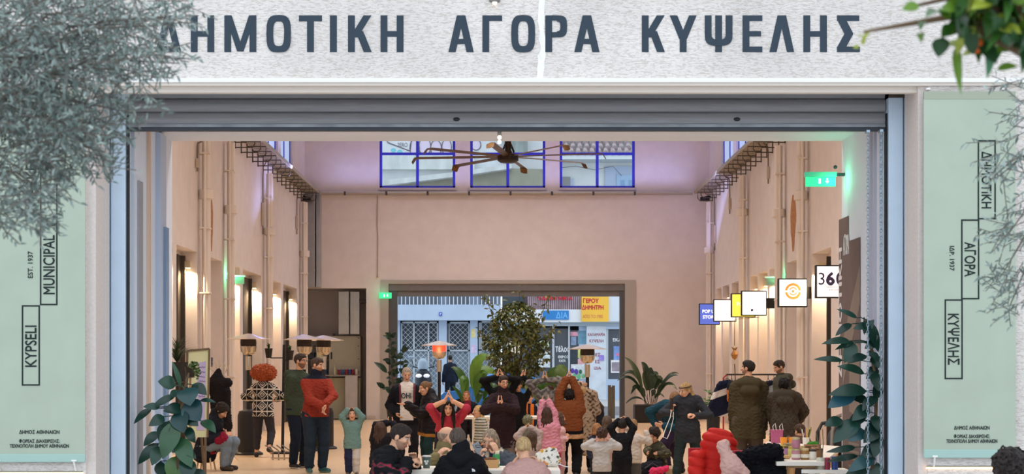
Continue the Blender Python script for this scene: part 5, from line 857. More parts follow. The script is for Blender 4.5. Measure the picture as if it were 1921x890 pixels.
    if beard:
        m = (y > .0) & (z < -.028) & ~((ax_ < .020) & (np.abs(z+.056) < .009) & (y > .07)) & (z < -.035+.5*np.maximum(0, .06-y)) ; c[m] = sk*(1-beard[1])+arr(rgb(beard[0]))*beard[1]
    c[(ax_ < .023) & (np.abs(z+.056) < .0095) & (y > .07)] = arr(rgb(lips))
    c[(ax_ > .013) & (ax_ < .049) & (np.abs(z-.034+ax_*.12) < .0065) & (y > .04)] = dk*.6+sk*.15
    e = (np.hypot(ax_-.030, (z-.013)*1.5) < .0145) & (y > .06); c[e] = (.40, .35, .31); c[(np.hypot(ax_-.030, (z-.013)*1.1) < .0085) & (y > .06)] = (.035, .022, .016)
    np_obj('body', pieces, MATB(), root, col)
    # hair
    st = hair[0]; hcol = arr(rgb(hair[1])); q = .36*k; o_ = hair[2] if len(hair) > 2 else None
    if st != 'none':
        f = Field(hc-V((q, q, q*1.7)), hc+V((q, q, q)), .0095 if st in ('long', 'afro', 'curly', 'longback') else .0080); lift = .010
        f.ell(hp(0, -.016, .026), (.078*k, .094*k, .090*k), HM, 0)
        if st in ('short', 'side', 'curly', 'afro', 'top'): f.ell(hp(.01, .02, .075), (.055*k, .06*k, .038*k), HM, .03)
        hair_n = M@V((0, -.86, -.5)) if st != 'buzz' else M@V((0, -.75, -.66))
        f.cut(hp(0, .056 if st != 'bald' else -.02, .035), hair_n)
        if st == 'bald': f.cut(hp(0, 0, .045), M@V((0, 0, 1))); f.cut(hp(0, 0, -.05), M@V((0, 0, -1)))
        elif st in ('short', 'buzz', 'side', 'top'): f.cut(hp(0, -.03, -.055), M@V((0, -.55, -1)))
        if st in ('short', 'side', 'top'): f.rough(.0035, .03, seed)
        if st == 'bun': f.ell(hp(*(o_ or (0, -.10, .06))), (.042*k, .042*k, .040*k), HM, .01)
        if st == 'curly': f.ell(hp(0, -.02, .03), (.095*k, .108*k, .10*k), HM, .02); f.cut(hp(0, .064, .03), M@V((0, -.9, -.42))); f.rough(.012, .045, seed)
        if st == 'afro': f.ell(hp(0, -.03, .015), (.262*k, .20*k, .178*k), HM, .02); f.cut(hp(0, .09, .03), M@V((0, -.9, -.30))); f.rough(.016, .05, seed); f.rough(.010, .022, seed+3)
        if st in ('long', 'longback'):
            L = o_ or .26
            for a in range(0, 9):
                t = PI*(a/8)*1.26-.13*PI*1; x = math.cos(t)*.072; y = -math.sin(t)*.078-.004
                if st == 'longback' and math.sin(t) < .22: continue
                p0 = hp(x*.9, y, .02); p1 = hp(x*1.08, y*1.0+.0, -.09); p2 = V(p1)+V((0, 0, -(L-.09)*k))+(r*x*.25-fw*.012 if y < 0 else r*x*.3+fw*.045)
                f.cap(p0, p1, .024*k, .026*k, .02); f.cap(p1, p2, .026*k, .016*k, .02)
            f.rough(.006, .035, seed, (1.6, 1.6, .22))
        if st == 'pony': b = hp(0, -.105, .03); f.cap(b, b+V((0, 0, -.05))+(-fw)*.03, .022*k, .028*k, .015); f.cap(b+V((0, 0, -.05))-fw*.03, b+V((0, 0, -(o_ or .2)))-fw*.02, .028*k, .012*k, .02); f.rough(.004, .03, seed, (1.5, 1.5, .3))
        if st == 'tails':
            for x in (-1, 1): b = hp(x*.085, -.03, .0); f.cap(b, b+V((0, 0, -.12*k))+r*x*.02, .026*k, .015*k, .015)
        v, fc = f.mesh(); rr = np.random.RandomState(seed); g = .82+.36*(.5+.5*np.sin(v[:, 0]*260+np.sin(v[:, 2]*24)*1.5+v[:, 1]*190))
        np_obj('hair', [(v, fc)], hairm(), root, hcol*g[:, None])
    ctx = dict(U=U, pel=pel, N=N, u=u, r=r, fw=fw, hc=hc, hp=hp, SL=SL, SR=SR, EL=EL, ER=ER, WL=WL, WR=WR, root=root, k=k, H=H)
    def colour(v, g):
        c = np.tile(arr(rgb(g['c'])), (len(v), 1))
        return g['pat'](v, c, ctx) if g.get('pat') else c
    if pants:
        o = pants.get('o', .010); f = Field(lo, hi, .0115); legs(f, o, pants.get('len', .95), flare=pants.get('fl', .012)); f.cap(pel+r*.03*U+u*.01, pel-r*.03*U+u*.01, .066*U*fat+o, .066*U*fat+o, .035); f.cap(pel+u*.0*U, pel+u*.06*U, bw*.9+o, bw*.88+o, .03, fw, .78)
        f.rough(pants.get('w', .0035), .10, seed, (1, 1, 1.3)); v, fc = f.mesh(); np_obj('trousers', [(v, fc)], cloth(), root, colour(v, pants))
    if skirt:
        f = Field(lo, hi, .0115); d = (V((0, 0, -1))*.6-u*.4).normalized(); f.cap(pel+u*.05*U, pel+d*skirt['len']*U, bw*.9+.012, bw*skirt.get('fl', 1.25), .03, fw, .85); f.cut(pel+d*skirt['len']*U, d); f.rough(.006, .09, seed, (1.3, 1.3, .25)); v, fc = f.mesh(); np_obj('skirt', [(v, fc)], cloth(), root, colour(v, skirt))
    if topw:
        o = topw.get('o', .018); f = Field(lo, hi, .0108); torso(f, o); arms(f, o*topw.get('so', .8), topw.get('sl', 1.0)*.985, flare=topw.get('cuff', .004)); hem = topw.get('hem', .06)
        fl = topw.get('fl', 1.0)
        for sg in (-1, 1): f.cap(pel+u*.05*U+r*sg*.034*U, pel-u*(hem+.05)*U+r*sg*.046*U*fl, .064*U*fat+o, .070*U*fat*fl+o, .03)
        if topw.get('q'): f.ridges(u, topw['q'][0], topw['q'][1])
        f.rough(topw.get('w', .0045), topw.get('wl', .11), seed, (1, 1, 1.5)); 
        if not sit:
            X, Y, Z = f.full(); n_ = arr(-u); p_ = arr(pel-u*hem*U); cl = (X-p_[0])*n_[0]+(Y-p_[1])*n_[1]+(Z-p_[2])*n_[2]; a0 = arr(pel); rad = np.sqrt((X-a0[0])**2+(Y-a0[1])**2)
            f.d = np.maximum(f.d, np.where(rad < .22*U*max(1, wide), cl, -1).astype(np.float32))
        if topw.get('neck', 1): f.cap(N-u*.01*U+fw*.003, N+u*.004*U+fw*.006, .043*U+o*.3, .040*U+o*.3, .015)
        if topw.get('collar'): f.cap(N+u*.02*U, N+u*.05*U+fw*.01, .05*U, .049*U, .02)
        if topw.get('hood') == 1:
            f.cap(N-fw*.045*U+r*.045*U-u*.005*U, N-fw*.062*U-u*.028*U, .030*U, .036*U, .02); f.cap(N-fw*.045*U-r*.045*U-u*.005*U, N-fw*.062*U-u*.028*U, .030*U, .036*U, .02); f.cap(N-fw*.03*U+r*.055*U, N+fw*.04*U+r*.03*U-u*.02*U, .022*U, .014*U, .015); f.cap(N-fw*.03*U-r*.055*U, N+fw*.04*U-r*.03*U-u*.02*U, .022*U, .014*U, .015)
        if topw.get('hood') == 2:
            f.cap(N-fw*.045*U+r*.062*U-u*.012*U, N-fw*.060*U-r*.062*U-u*.012*U, .045*U, .045*U, .015); f.cap(N-fw*.085*U+r*.04*U-u*.075*U, N-fw*.085*U-r*.04*U-u*.075*U, .042*U, .042*U, .02); f.cap(N+r*.065*U-u*.015*U, N+fw*.05*U+r*.03*U-u*.045*U, .032*U, .02*U, .015); f.cap(N-r*.065*U-u*.015*U, N+fw*.05*U-r*.03*U-u*.045*U, .032*U, .02*U, .015)
        v, fc = f.mesh(); c = colour(v, topw)
        if topw.get('front'):
            w_ = (v-arr(N)); x = w_@arr(r); zz = w_@arr(u); m = (np.abs(x) < topw.get('fwid', .05)*U) & ((w_@arr(fw)) > 0) & (zz > -.33*U); c[m] = arr(rgb(topw['front']))
        np_obj(topw.get('name', 'jacket'), [(v, fc)], cloth(*topw.get('m', ())), root, c)
    if shoes:
        for A, fd in ((AL, FL), (AR, FR)):
            f = Field([A.x-.3, A.y-.3, A.z-.2], [A.x+.3, A.y+.3, A.z+.2], .0085); b = A+V((0, 0, -.045*U)); f.cap(A+V((0, 0, -.004*U)), b+V((0, 0, .03*U))-fd*.012*U, .026*U, .026*U, .02); f.cap(b+V((0, 0, .026*U))-fd*.01*U, b+fd*.095*U+V((0, 0, .020*U)), .026*U, .022*U, .02)
            f.cut(b, (0, 0, -1)); v, fc = f.mesh(); c = np.tile(arr(rgb(shoes if isinstance(shoes, str) else shoes[0])), (len(v), 1)); c[v[:, 2] < b.z+.013*U] = arr(rgb('1c1c1e' if isinstance(shoes, str) else shoes[1])); np_obj('shoe', [(v, fc)], mat('ffffff', .5, vcol=True, name='leather'), root, c)
    if glasses:
        mb = MB()
        for x in (-1, 1):
            mb.tube([hp(x*.033+math.cos(t)*.026, .098-.06*abs(x*.033+math.cos(t)*.026)**1.2, .010+math.sin(t)*.020) for t in np.linspace(0, 2*PI, 17)], .0022*k, 5, False); mb.tube([hp(x*.059, .090, .014), hp(x*.078, .0, .008)], .0024*k, 5)
        mb.tube([hp(-.008, .102, .012), hp(.008, .102, .012)], .0022*k, 5); mb.build('glasses', mat(glasses, .4, name='acetate'), root)
    return root, ctx
# ---------------------------------------------------------------- tables, seats and the things on them
wood_w = mat('efe6d8', .55, noise=.05, scale=4, stretch=(1, 6, 6), name='white_laminate'); pine = mat('d9bd90', .6, noise=.15, scale=5, stretch=(1, 1, .2), name='pine'); redp = mat('b3202c', .4, name='red_lacquer')
def onz(px, py, z): return P(px, py, (E-z)*F/(py-CY))
def table(x0, x1, y0, y1, z, label, legm=wood_w, tr=False):
    t = top('table', label, 'table', ((x0+x1)/2, (y0+y1)/2, 0)); w, d = (x1-x0)/2, (y1-y0)/2
    MB().box(-w, -d, z-.045, w, d, z).build('table_top', wood_w, t, bevel=.006)
    for sx in (-1, 1):
        for sy in (-1, 1): MB().bar((sx*(w-.16), sy*.12, 0), (sx*(w-.16), sy*.09, z-.045), .055).build('leg', legm, t)
    MB().box(-w+.15, -.03, z-.09, w-.15, .03, z-.045).build('centre_beam', legm, t)
    return t
TZ = .70; tx0, tx1 = (765-CX)/207, (1052-CX)/207
table(tx0, tx1, 14.28, 14.88, TZ, 'white table in the front centre where four people sit')
def bench(x0, x1, y, label, z=.42):
    t = top('bench', label, 'bench', ((x0+x1)/2, y, 0)); w = (x1-x0)/2; MB().box(-w, -.13, z-.04, w, .13, z).build('seat', pine, t, bevel=.006)
    for sx in (-1, 1): MB().box(sx*(w-.12)-.02, -.12, 0, sx*(w-.12)+.02, .12, z-.04).build('leg', pine, t)
bench((818-CX)/208, (1030-CX)/208, 14.02, 'pine bench on the near side of the front table'); bench((800-CX)/197, (960-CX)/197, 15.42, 'pine bench on the far side of the front table')
t = top('stool', 'small stool under the man in the patterned fleece', 'stool', ((716-CX)/205, 14.42, 0)); MB().box(-.17, -.15, .38, .17, .15, .42).build('seat', pine, t, bevel=.01)
for i in (-1, 1):
    for j in (-1, 1): MB().bar((i*.14, j*.12, 0), (i*.12, j*.10, .38), .035).build('leg', pine, t)
table((872-CX)/106, (1010-CX)/106, 27.4, 28.1, .76, 'white table further back between the dancing people')
def lathe_thing(name, label, cat, loc, prof, c, lid=None, parts=(), rough=.35, trans=False, pn='body'):
    t = top(name, label, cat, loc); MB().lathe(prof, 18).build(pn, glass_mat((.85, .9, .88), .15, 'jar_glass') if trans else mat(c, rough, name='glazed_surface'), t, True)
    if lid: MB().lathe([(lid[0], 0), (lid[0], lid[1]), (lid[0]*.6, lid[1]+.004)], 18, (0, 0, prof[-1][1])).build('lid', mat(lid[2], .35, .2, name='lid_tin'), t, True)
    for n_, mb, m in parts: mb.build(n_, m, t, True)
    return t
c = onz(800, 879, TZ); t = lathe_thing('coffee_cup', 'grey-green paper coffee cup with white print on the front table', 'cup', (c.x, 14.55, TZ), [(.03, 0), (.042, .105)], '5c6a62', (.045, .010, 'e8e6e0'))
for x, z, k in ((-.012, .065, .011), (.012, .065, .011), (0, .045, .013)): MB().ball((x, -.0385, z), (k, .006, k), 8).build('printed_flower', mat('e8ebe4', .6, name='white_print'), t)
t = top('takeaway_box', 'brown cardboard food box on the front table', 'box', onz(918, 880, TZ)); t.location.y = 14.6; t.location.x = (920-CX)*14.6/F; MB().prism([(-.085, .075), (-.07, 0), (.07, 0), (.085, .075)], (0, -.05, 0), EX, EZ, (0, .1, 0)).build('carton', mat('c99a66', .7, name='kraft_card'), t); MB().ball((0, 0, .07), (.07, .04, .03), 12).build('food', mat('7a4a24', .8, noise=.4, scale=60, name='fried_food'), t, True)
t = lathe_thing('drink_can', 'green and white drink can behind the food box', 'can', ((931-CX)*14.72/F, 14.72, TZ), [(.026, 0), (.033, .01), (.033, .11), (.027, .12)], '2f8a4a', None); MB().lathe([(.0335, .03), (.0335, .06)], 18).build('label_band', mat('e6ece6', .4, name='white_band'), t, True)
t = top('floral_bag', 'white tote bag with orange floral print beside the woman in pink', 'bag', ((1028-CX)*14.72/F, 14.72, TZ)); f = Field((-.22, -.1, -.02), (.22, .1, .32), .009); f.cap((-.06, 0, .06), (.06, 0, .06), .062, .062, .05, (0, 1, 0), .7); f.cap((-.05, 0, .11), (.04, 0, .14), .055, .05, .05, (0, 1, 0), .6); f.rough(.006, .06, 3); f.cut((0, 0, .002), (0, 0, -1)); v, fc = f.mesh(); r_ = np.random.RandomState(2); cc = np.tile(arr(rgb('e6ded2')), (len(v), 1))
for i in range(90): q = v[r_.randint(len(v))]; cc[np.linalg.norm(v-q, axis=1) < r_.uniform(.007, .016)] = arr(rgb(('d98a3a', '6a6a58', 'c9a040', '3f4a44')[i % 4]))
np_obj('bag_body', [(v, fc)], cloth(), t, cc); MB().tube([(.1, -.05, .03), (.16, -.1, -.0+.01), (.2, -.16, .008)], .004, 5).build('strap', white_p, t)
# craft table on trestles
CZ = .74; A = [onz(1430, 853, CZ), onz(1457, 867, CZ), onz(1547, 867, CZ), onz(1580, 838, CZ), onz(1438, 829, CZ)]; cx_, cy_ = sum(p.x for p in A)/5, sum(p.y for p in A)/5
t = top('craft_table', 'pale craft table on trestles crowded with jars on the right', 'table', (cx_, cy_, 0)); MB().prism([(p.x-cx_, p.y-cy_) for p in A], (0, 0, CZ-.04), (1, 0, 0), (0, 1, 0), (0, 0, .04)).build('table_top', wood_w, t, bevel=.005)
def trestle(x, y, L=.36):
    for a in (-1, 1):
        for b in (-1, 1): MB().bar((x+b*L-cx_, y+a*.26-cy_, 0), (x+b*(L-.12)-cx_, y+a*.04-cy_, CZ-.06), .045, .03).build('trestle_leg', pine, t)
        MB().bar((x-L+.05-cx_, y+a*.15-cy_, .32), (x+L-.05-cx_, y+a*.15-cy_, .32), .03).build('trestle_brace', pine, t)
    MB().box(x-L-cx_, y-.04-cy_, CZ-.09, x+L-cx_, y+.04-cy_, CZ-.04).build('trestle_beam', pine, t)
trestle((1508-CX)/194, 15.35, .26); trestle((1520-CX)/170, 17.3, .3)
JAR = [(1468, 855, 'b89a4c', 'c9b24c', 1), (1478, 857, 'a87a9c', '6a5a3a', 1), (1486, 858, 'c9c064', 'c9b24c', 1), (1493, 863, 'c98a94', 'c9b98a', 1.05), (1510, 863, 'a8783c', 'd9c28a', 1.05), (1524, 863, 'efe6d6', '4a3a30', .95), (1536, 861, '8a5a34', '6a4a30', .95), (1474, 850, '7a5a74', '8a7a5a', .9), (1483, 849, '9a8a5c', 'a89a6a', .9), (1503, 855, 'b08a5c', 'c9b27a', .9), (1516, 854, '9a6a4a', '7a5a3a', .9), (1528, 853, 'c9a27a', '8a6a4a', .9)]
JL = ['mustard jar at the left end of the jar row', 'lilac jar second from the left end', 'yellow-green jar third from the left', 'pink jar at the front carrying another jar', 'amber jar in the middle of the front row', 'jar with white paper wrap in the front row', 'brown jar at the right end of the front row', 'plum jar behind the lilac one', 'khaki jar behind the yellow-green one', 'tan jar behind the amber one', 'russet jar behind the white wrapped one', 'pale peach jar at the back right']
for (px, py, c, l, k), lb in zip(JAR, JL): lathe_thing('jam_jar', lb+' on the craft table', 'jar', onz(px, py, CZ), [(.036*k, 0), (.042*k, .01), (.042*k, .075*k), (.036*k, .085*k)], c, (.039*k, .018, l), [('paper_label', MB().lathe([(.0425*k, .02), (.0425*k, .055)], 18), mat('efe4d4' if k > 1 else c, .6, name='paper_label'))])
q = onz(1493, 863, CZ); lathe_thing('jam_jar', 'pink jar stacked on top of the front pink jar', 'jar', (q.x, q.y, CZ+.113), [(.036, 0), (.042, .01), (.042, .07), (.036, .08)], 'c07c8c', (.039, .018, 'c9b98a'))
for i, (px, py, rz) in enumerate(((1450, 850, .3), (1456, 855, -.2), (1463, 858, .5), (1474, 862, .1))):
    t = top('bread_roll', ['pale bread roll at the left corner of the craft table', 'second bread roll from the left on the craft table', 'round bread roll third from the left', 'long bread roll nearest to the jars'][i], 'bread', onz(px, py, CZ), rz); f = Field((-.07, -.05, 0), (.07, .05, .06), .006); f.cap((-.028, 0, .02), (.028, 0, .02), .022, .020, .02); f.rough(.003, .03, i); f.cut((0, 0, .001), (0, 0, -1)); v, fc = f.mesh(); np_obj('crust', [(v, fc)], mat('d9b27c', .7, noise=.25, scale=60, name='bread_crust'), t); MB().tube([(-.025, -.004, .041), (.02, .004, .041)], .003, 5).build('score_mark', mat('b98a50', .8, name='dark_crust'), t)
for i, (px, py, lb) in enumerate(((1470, 836, 'wide orange paper cup at the back of the craft table'), (1486, 836, 'tall orange paper cup beside the child at the craft table'))): lathe_thing('paper_cup', lb, 'cup', onz(px, py, CZ), [(.034, 0), (.043, .085), (.045, .09)], 'ee9a26', None, [('drink', MB().lathe([(.02, .07), (.038, .071)], 16), mat('c9741c', .3, name='juice'))])
t = lathe_thing('pencil_cup', 'white cup full of coloured pencils on the craft table', 'cup', onz(1512, 838, CZ), [(.035, 0), (.04, .1)], 'e9e2d6', None); r = random.Random(1)
for i in range(12): a = r.uniform(0, 6.28); MB().bar((.015*math.cos(a), .015*math.sin(a), .02), (.06*math.cos(a), .06*math.sin(a), .19+.03*r.random()), .008).build('pencil', mat(r.choice(('d9b23a', '7a4a8a', 'e9e0d0', '4a3a2a', 'b04a3a', '6a8a3a')), .5, name='pencil_paint'), t)
t = top('wooden_tray', 'wooden tray holding bright green moss on the craft table', 'tray', onz(1524, 842, CZ)); MB().box(-.085, -.05, 0, .085, .05, .045).build('tray_box', mat('a06a42', .6, noise=.2, scale=10, name='stained_wood'), t, bevel=.004); f = Field((-.08, -.05, .03), (.08, .05, .12), .006); f.cap((-.03, 0, .045), (.04, 0, .045), .03, .034, .02); f.rough(.006, .02, 2); v, fc = f.mesh(); np_obj('moss', [(v, fc)], mat('3f8a2c', .9, noise=.35, scale=120, name='moss_green'), t)
t = top('paper_bag', 'pink glitter gift bag with white cord handles by the craft table', 'bag', onz(1457, 832, CZ)); MB().prism([(-.072, .16), (-.060, 0), (.060, 0), (.072, .16)], (0, -.035, 0), EX, EZ, (0, .07, 0)).build('bag_body', mat('c0628c', .5, noise=.35, scale=150, name='pink_glitter'), t)
for x in (-.045, .035): MB().tube([(x, -.036, .155), (x-.008, -.04, .20), (x+.02, -.04, .235), (x+.035, -.036, .155)], .004, 5).build('cord_handle', white_p, t)
t = top('side_table', 'low white side table with bottles in front of the right rubber plant', 'table', ((1548-CX)/197, 14.95, 0)); MB().prism([(-.24, -.1), (.2, -.16), (.22, .16), (-.16, .2)], (0, 0, .63), (1, 0, 0), (0, 1, 0), (0, 0, .035)).build('table_top', wood_w, t)
for x, y in ((-.16, -.05), (.15, -.1), (.15, .1), (-.1, .13)): MB().bar((x, y, 0), (x*.9, y*.9, .63), .035).build('leg', wood_w, t)
lathe_thing('flower_jar', 'clear jar with dried stems on the low side table', 'jar', ((1541-CX)*14.95/F, 14.95, .665), [(.04, 0), (.045, .01), (.045, .10), (.04, .11)], 'c9c8b4', None, [('dried_stem', MB().tube([(0, 0, .02), (-.02, 0, .22), (-.05, 0, .34)], .004, 5).tube([(0, 0, .02), (.02, .01, .24), (.01, 0, .38)], .004, 5).tube([(.01, 0, .02), (-.01, .01, .25), (-.02, 0, .42)], .004, 5), mat('7a6a50', .9, name='dried_stem'))])
lathe_thing('tea_tin', 'dark red tin on the low side table', 'tin', ((1552-CX)*14.86/F, 14.86, .665), [(.026, 0), (.026, .10)], '8a2438', (.027, .012, 'a03a4a')); lathe_thing('tea_tin', 'dark blue tin at the right of the low side table', 'tin', ((1566-CX)*14.86/F, 14.86, .665), [(.03, 0), (.03, .11)], '24407a', (.031, .012, '2f4a8a'))
# chairs with coats, rail with clothes
def chair(px, D, rz, label, m):
    t = top('chair', label, 'chair', ((px-CX)*D/F, D, 0), rz); MB().box(-.20, -.2, .43, .20, .2, .46).build('seat', m, t, bevel=.01); MB().box(-.20, .18, .66, .20, .205, .84).build('backrest', m, t, bevel=.01)
    for x in (-.18, .18): MB().tube([(x, -.18, 0), (x, -.17, .44)], .013, 8).build('leg', m, t); MB().tube([(x, .22, 0), (x, .18, .45), (x, .2, .84)], .013, 8).build('leg', m, t)
    return t
def coat(label, loc, build, c, name='coat', rough=(.85, .12, 160, .12), amp=.006, wl=.1, q=None, pat=None, lo=(-.5, -.4, 0), hi=(.5, .4, 1.3)):
    t = top(name, label, name.split('_')[-1], loc); f = Field(lo, hi, .0095); build(f)
    if q: f.ridges(q[0], q[1], q[2])
    f.rough(amp, wl, int(loc[0]*77) % 50, (1, 1, 1.4)); f.cut((0, 0, lo[2]+.01), (0, 0, -1)); v, fc = f.mesh(); cc = np.tile(arr(rgb(c)), (len(v), 1)); cc = pat(v, cc) if pat else cc; np_obj('garment', [(v, fc)], cloth(*rough), t, cc); return t
chair(1338, 15.32, .15, 'red chair under the red puffer jacket', redp)
def b_(f):
    f.cap((-.02, .22, .50), (.03, .26, .84), .215, .155, .06, (0, 1, 0), .45); f.cap((.10, .24, .92), (-.03, .26, .95), .05, .07, .06); f.cap((-.19, .18, .76), (-.22, .10, .46), .065, .06, .05)
t = coat('bright red puffer jacket draped over a chair near the front right', ((1342-CX)*15.2/F, 15.2-.30, 0), b_, 'c0241c', 'puffer_jacket', (.5, .06, 60, .06), .0015, .12, ((.22, .0, .97), .088, .024), lo=(-.4, -.2, .3), hi=(.4, .6, 1.05))
def b_(f): f.cap((-.06, .0, .86), (.02, -.02, .72), .055, .075, .05); f.cap((.02, -.02, .72), (.14, -.02, .64), .075, .05, .05); f.cap((-.02, 0, .7), (-.01, .0, .52), .07, .05, .05); f.cap((-.07, .0, .9), (-.03, .12, .9), .05, .05, .05)
coat('pale pink child fleece hung over the red puffer jacket', ((1366-CX)*14.92/F, 14.80, 0), b_, 'd3a79c', 'fleece_jacket', lo=(-.2, -.15, .4), hi=(.25, .25, 1.05))
chair(1402, 14.84, -.1, 'red chair under the black coats beside the craft table', redp)
def b_(f):
    f.cap((-.16, .12, .74), (.14, .12, .82), .10, .09, .06); f.cap((-.18, .10, .62), (-.22, .05, .35), .11, .12, .06); f.cap((.0, .1, .6), (.02, .06, .35), .15, .15, .06, (0, 1, 0), .6); f.cap((-.08, .05, .80), (.10, .02, .84), .07, .07, .05); f.cap((.17, .1, .75), (.2, .06, .45), .07, .08, .05)
coat('heap of black winter coats over a red chair beside the craft table', ((1422-CX)*15.1/F, 14.92, 0), b_, '15151a', 'winter_coat', (.9, .3, 90, .25), .012, .09, lo=(-.45, -.25, .2), hi=(.45, .4, 1.05))
t = top('clothes_rail', 'clothes rail with red uprights behind the man in the olive parka', 'rail', ((1418-CX)/109, F/109, 0)); x0, x1, hz = (1357-1418)/109, (1482-1418)/109, 1.50
MB().tube([(x0, 0, .08), (x0, 0, hz-.06), (x0+.06, 0, hz)], .014, 8).build('upright', redp, t, True); MB().tube([(x1, 0, .08), (x1, 0, hz-.06), (x1-.06, 0, hz)], .014, 8).build('upright', redp, t, True); MB().tube([(x0+.05, 0, hz), (x1-.05, 0, hz)], .014, 8).build('crossbar', mat('2a2426', .4, name='black_tube'), t, True)
for x in (x0, x1): MB().bar((x, -.25, .05), (x, .25, .05), .04).build('foot', mat('2a2426', .4, name='black_tube'), t)
RL = t.location
def hung(px, w, L, cols, label, tilt=0, band=.12, rz=.5):
    x = (px-1418)/109; t = top('hanging_garment', label, 'garment', (RL.x+x, RL.y, hz), rz); MB().tube([(0, 0, .0), (0, 0, -.06), (-w*.9, 0, -.15), (w*.9, 0, -.15), (0, 0, -.06)], .006, 5).build('hanger', mat('3a3030', .5, name='dark_hanger'), t)
    f = Field((-w-.3, -.12, -L-.1), (w+.3, .12, 0), .010); f.cap((-w*.7, 0, -.17), (w*.7, 0, -.17), .05, .05, .03, (0, 1, 0), .8); f.cap((0, 0, -.25), (tilt, 0, -L), w*.95, w*1.1, .04, (0, 1, 0), .30); f.cap((-w*.9, 0, -.2), (-w*1.2+tilt*.8, 0, -L*.8), .045, .04, .02); f.cap((w*.9, 0, -.2), (w*1.2+tilt*.8, 0, -L*.8), .045, .04, .02); f.cut((tilt, 0, -L), (-tilt*.3, 0, -1)); f.rough(.005, .09, int(px)); v, fc = f.mesh(); k = (np.floor((-v[:, 2]+v[:, 0]*.35)/band).astype(int)) % len(cols); np_obj('cloth', [(v, fc)], cloth(), t, np.array([rgb(c) for c in cols])[k])
hung(1364, .17, .72, ('1b2036', '1b2036', 'd8d2cc', '1b2036'), 'navy and white broad striped jumper at the left end of the clothes rail', -.14, .11, .2); hung(1372, .15, .55, ('22242e', 'c06a3a', '22242e'), 'dark top with orange trim second on the clothes rail', .03, .2, 1.2); hung(1452, .16, .6, ('1d2230', 'c8cace', 'c8cace', 'c8cace'), 'white top with navy shoulders in the middle of the clothes rail', 0, .16, .35); hung(1441, .14, .55, ('2a2c34', '9a9ca0'), 'grey and black garment beside the olive parka on the rail', 0, .24, 1.1); hung(1463, .15, .58, ('22273a', 'e0d8d0'), 'cream garment at the right end of the clothes rail', .02, .15, .9)
t = top('wooden_mobile', 'small carved wooden fish ornament hanging by the right wall', 'ornament', P(1378, 668, 38.5)); MB().lathe([(.01, -.10), (.06, -.05), (.09, .03), (.06, .10), (.02, .14)], 14).build('fish_body', mat('b07a3c', .5, noise=.3, scale=10, name='carved_wood'), t, True); MB().prism([(-.02, .12), (-.08, .22), (.0, .18), (.07, .22), (.03, .12)], (0, -.02, 0), EX, EZ, (0, .04, 0)).build('tail', mat('9a6a30', .5, name='carved_wood'), t); MB().tube([(0, 0, .25), (0, 0, .9), (HX-t.location.x, 0, .95)], .01, 5).build('hanging_cord', mat('6a5a4a', .8, name='cord'), t); MB().tube([(0, 0, -.2), (.02, 0, -.6)], .012, 5).build('tassel', mat('3a3a40', .8, name='cord'), t)
t = top('stroller', 'dark baby stroller with curved handle behind the craft table', 'stroller', ((1558-CX)*18.2/F, 18.2, 0)); dks = mat('2c2a2a', .6, name='black_frame'); gsh = mat('8a7f74', .3, .4, name='bronze_tube')
MB().tube([(-.18, -.1, .45), (-.16, -.05, .88), (-.1, 0, .98), (.12, 0, 1.02), (.2, .05, .9)], .022, 8).build('push_handle', dks, t, True); MB().tube([(-.02, -.12, .42), (.0, -.1, .9), (.06, -.08, 1.06), (.18, -.05, 1.10), (.35, 0, 1.08)], .024, 8).build('frame_arc', gsh, t, True); MB().ball((.22, .1, .78), (.24, .26, .22), 16).build('hood', mat('3a3c3c', .8, name='charcoal_canvas'), t, True); MB().box(.0, -.2, .4, .42, .4, .6).build('seat_shell', mat('2e3032', .8, name='charcoal_canvas'), t, bevel=.05); MB().ball((.2, -.1, .98), (.05, .04, .03), 10).build('toy', mat('b03a5a', .6, name='pink_felt'), t)
for x, y in ((-.12, -.3), (.4, -.3), (-.12, .5), (.4, .5)): MB().tube([(x-.02, y, .12), (x+.02, y, .12)], .12, 16).build('wheel', dks, t, True); MB().bar((x, y, .12), (.15, .1, .45), .025).build('strut', gsh, t)
# easel board, coat stand, rack, low platform, bags
D = 22.6; a, b = P(349, 784, D), P(393, 655, D); t = top('notice_board', 'leaning notice board with pale green sheet and purple handwriting behind the plants', 'board', (a.x, D, 0)); w = b.x-a.x; z0, z1 = .62, b.z; bf = mat('6a5a48', .6, name='brown_frame')
pr = [(0, z0), (w-.03, z0), (w, z1), (.02, z1-.03)]; MB().prism(pr, (0, 0, 0), EX, EZ, (0, .02, 0)).build('board', mat('cfd8b0', .7, name='pale_green_card'), t); MB().bar((0, 0, z0), (.02, 0, z1-.03), .03, .03).bar((w-.03, 0, z0), (w, 0, z1), .022, .03).bar((.02, 0, z1-.03), (w, 0, z1), .025, .03).build('frame', bf, t); MB().prism([(w*.45, z0+.1), (w*.8, z0+.1), (w*.85, z1-.18), (w*.5, z1-.2)], (0, -.004, 0), EX, EZ, (0, .003, 0)).build('lilac_sheet', mat('b9b3dc', .7, name='lilac_paper'), t); r = random.Random(9)
for i in range(8): z = z1-.26-i*.07; MB().tube([(w*.55+j*.018, -.006, z+r.uniform(-.012, .012)) for j in range(6)], .0045, 4).build('handwriting', mat('5a4a9a', .7, name='purple_ink'), t)
for x in (.04, w-.06): MB().bar((x, .0, 0), (x, .0, z0), .03).build('leg', bf, t)
MB().bar((w*.5, .5, 0), (w*.5, .02, 1.3), .03).build('rear_leg', bf, t)
t = top('wall_switch', 'small black square wall switch beside the notice board', 'switch', PX(396, 680, -HX+.005)); MB().box(0, -.1, -.1, .02, .1, .1).build('plate', dk, t, bevel=.006); MB().lathe([(.03, 0), (.03, .01)], 12).build('dial', white_p, t)
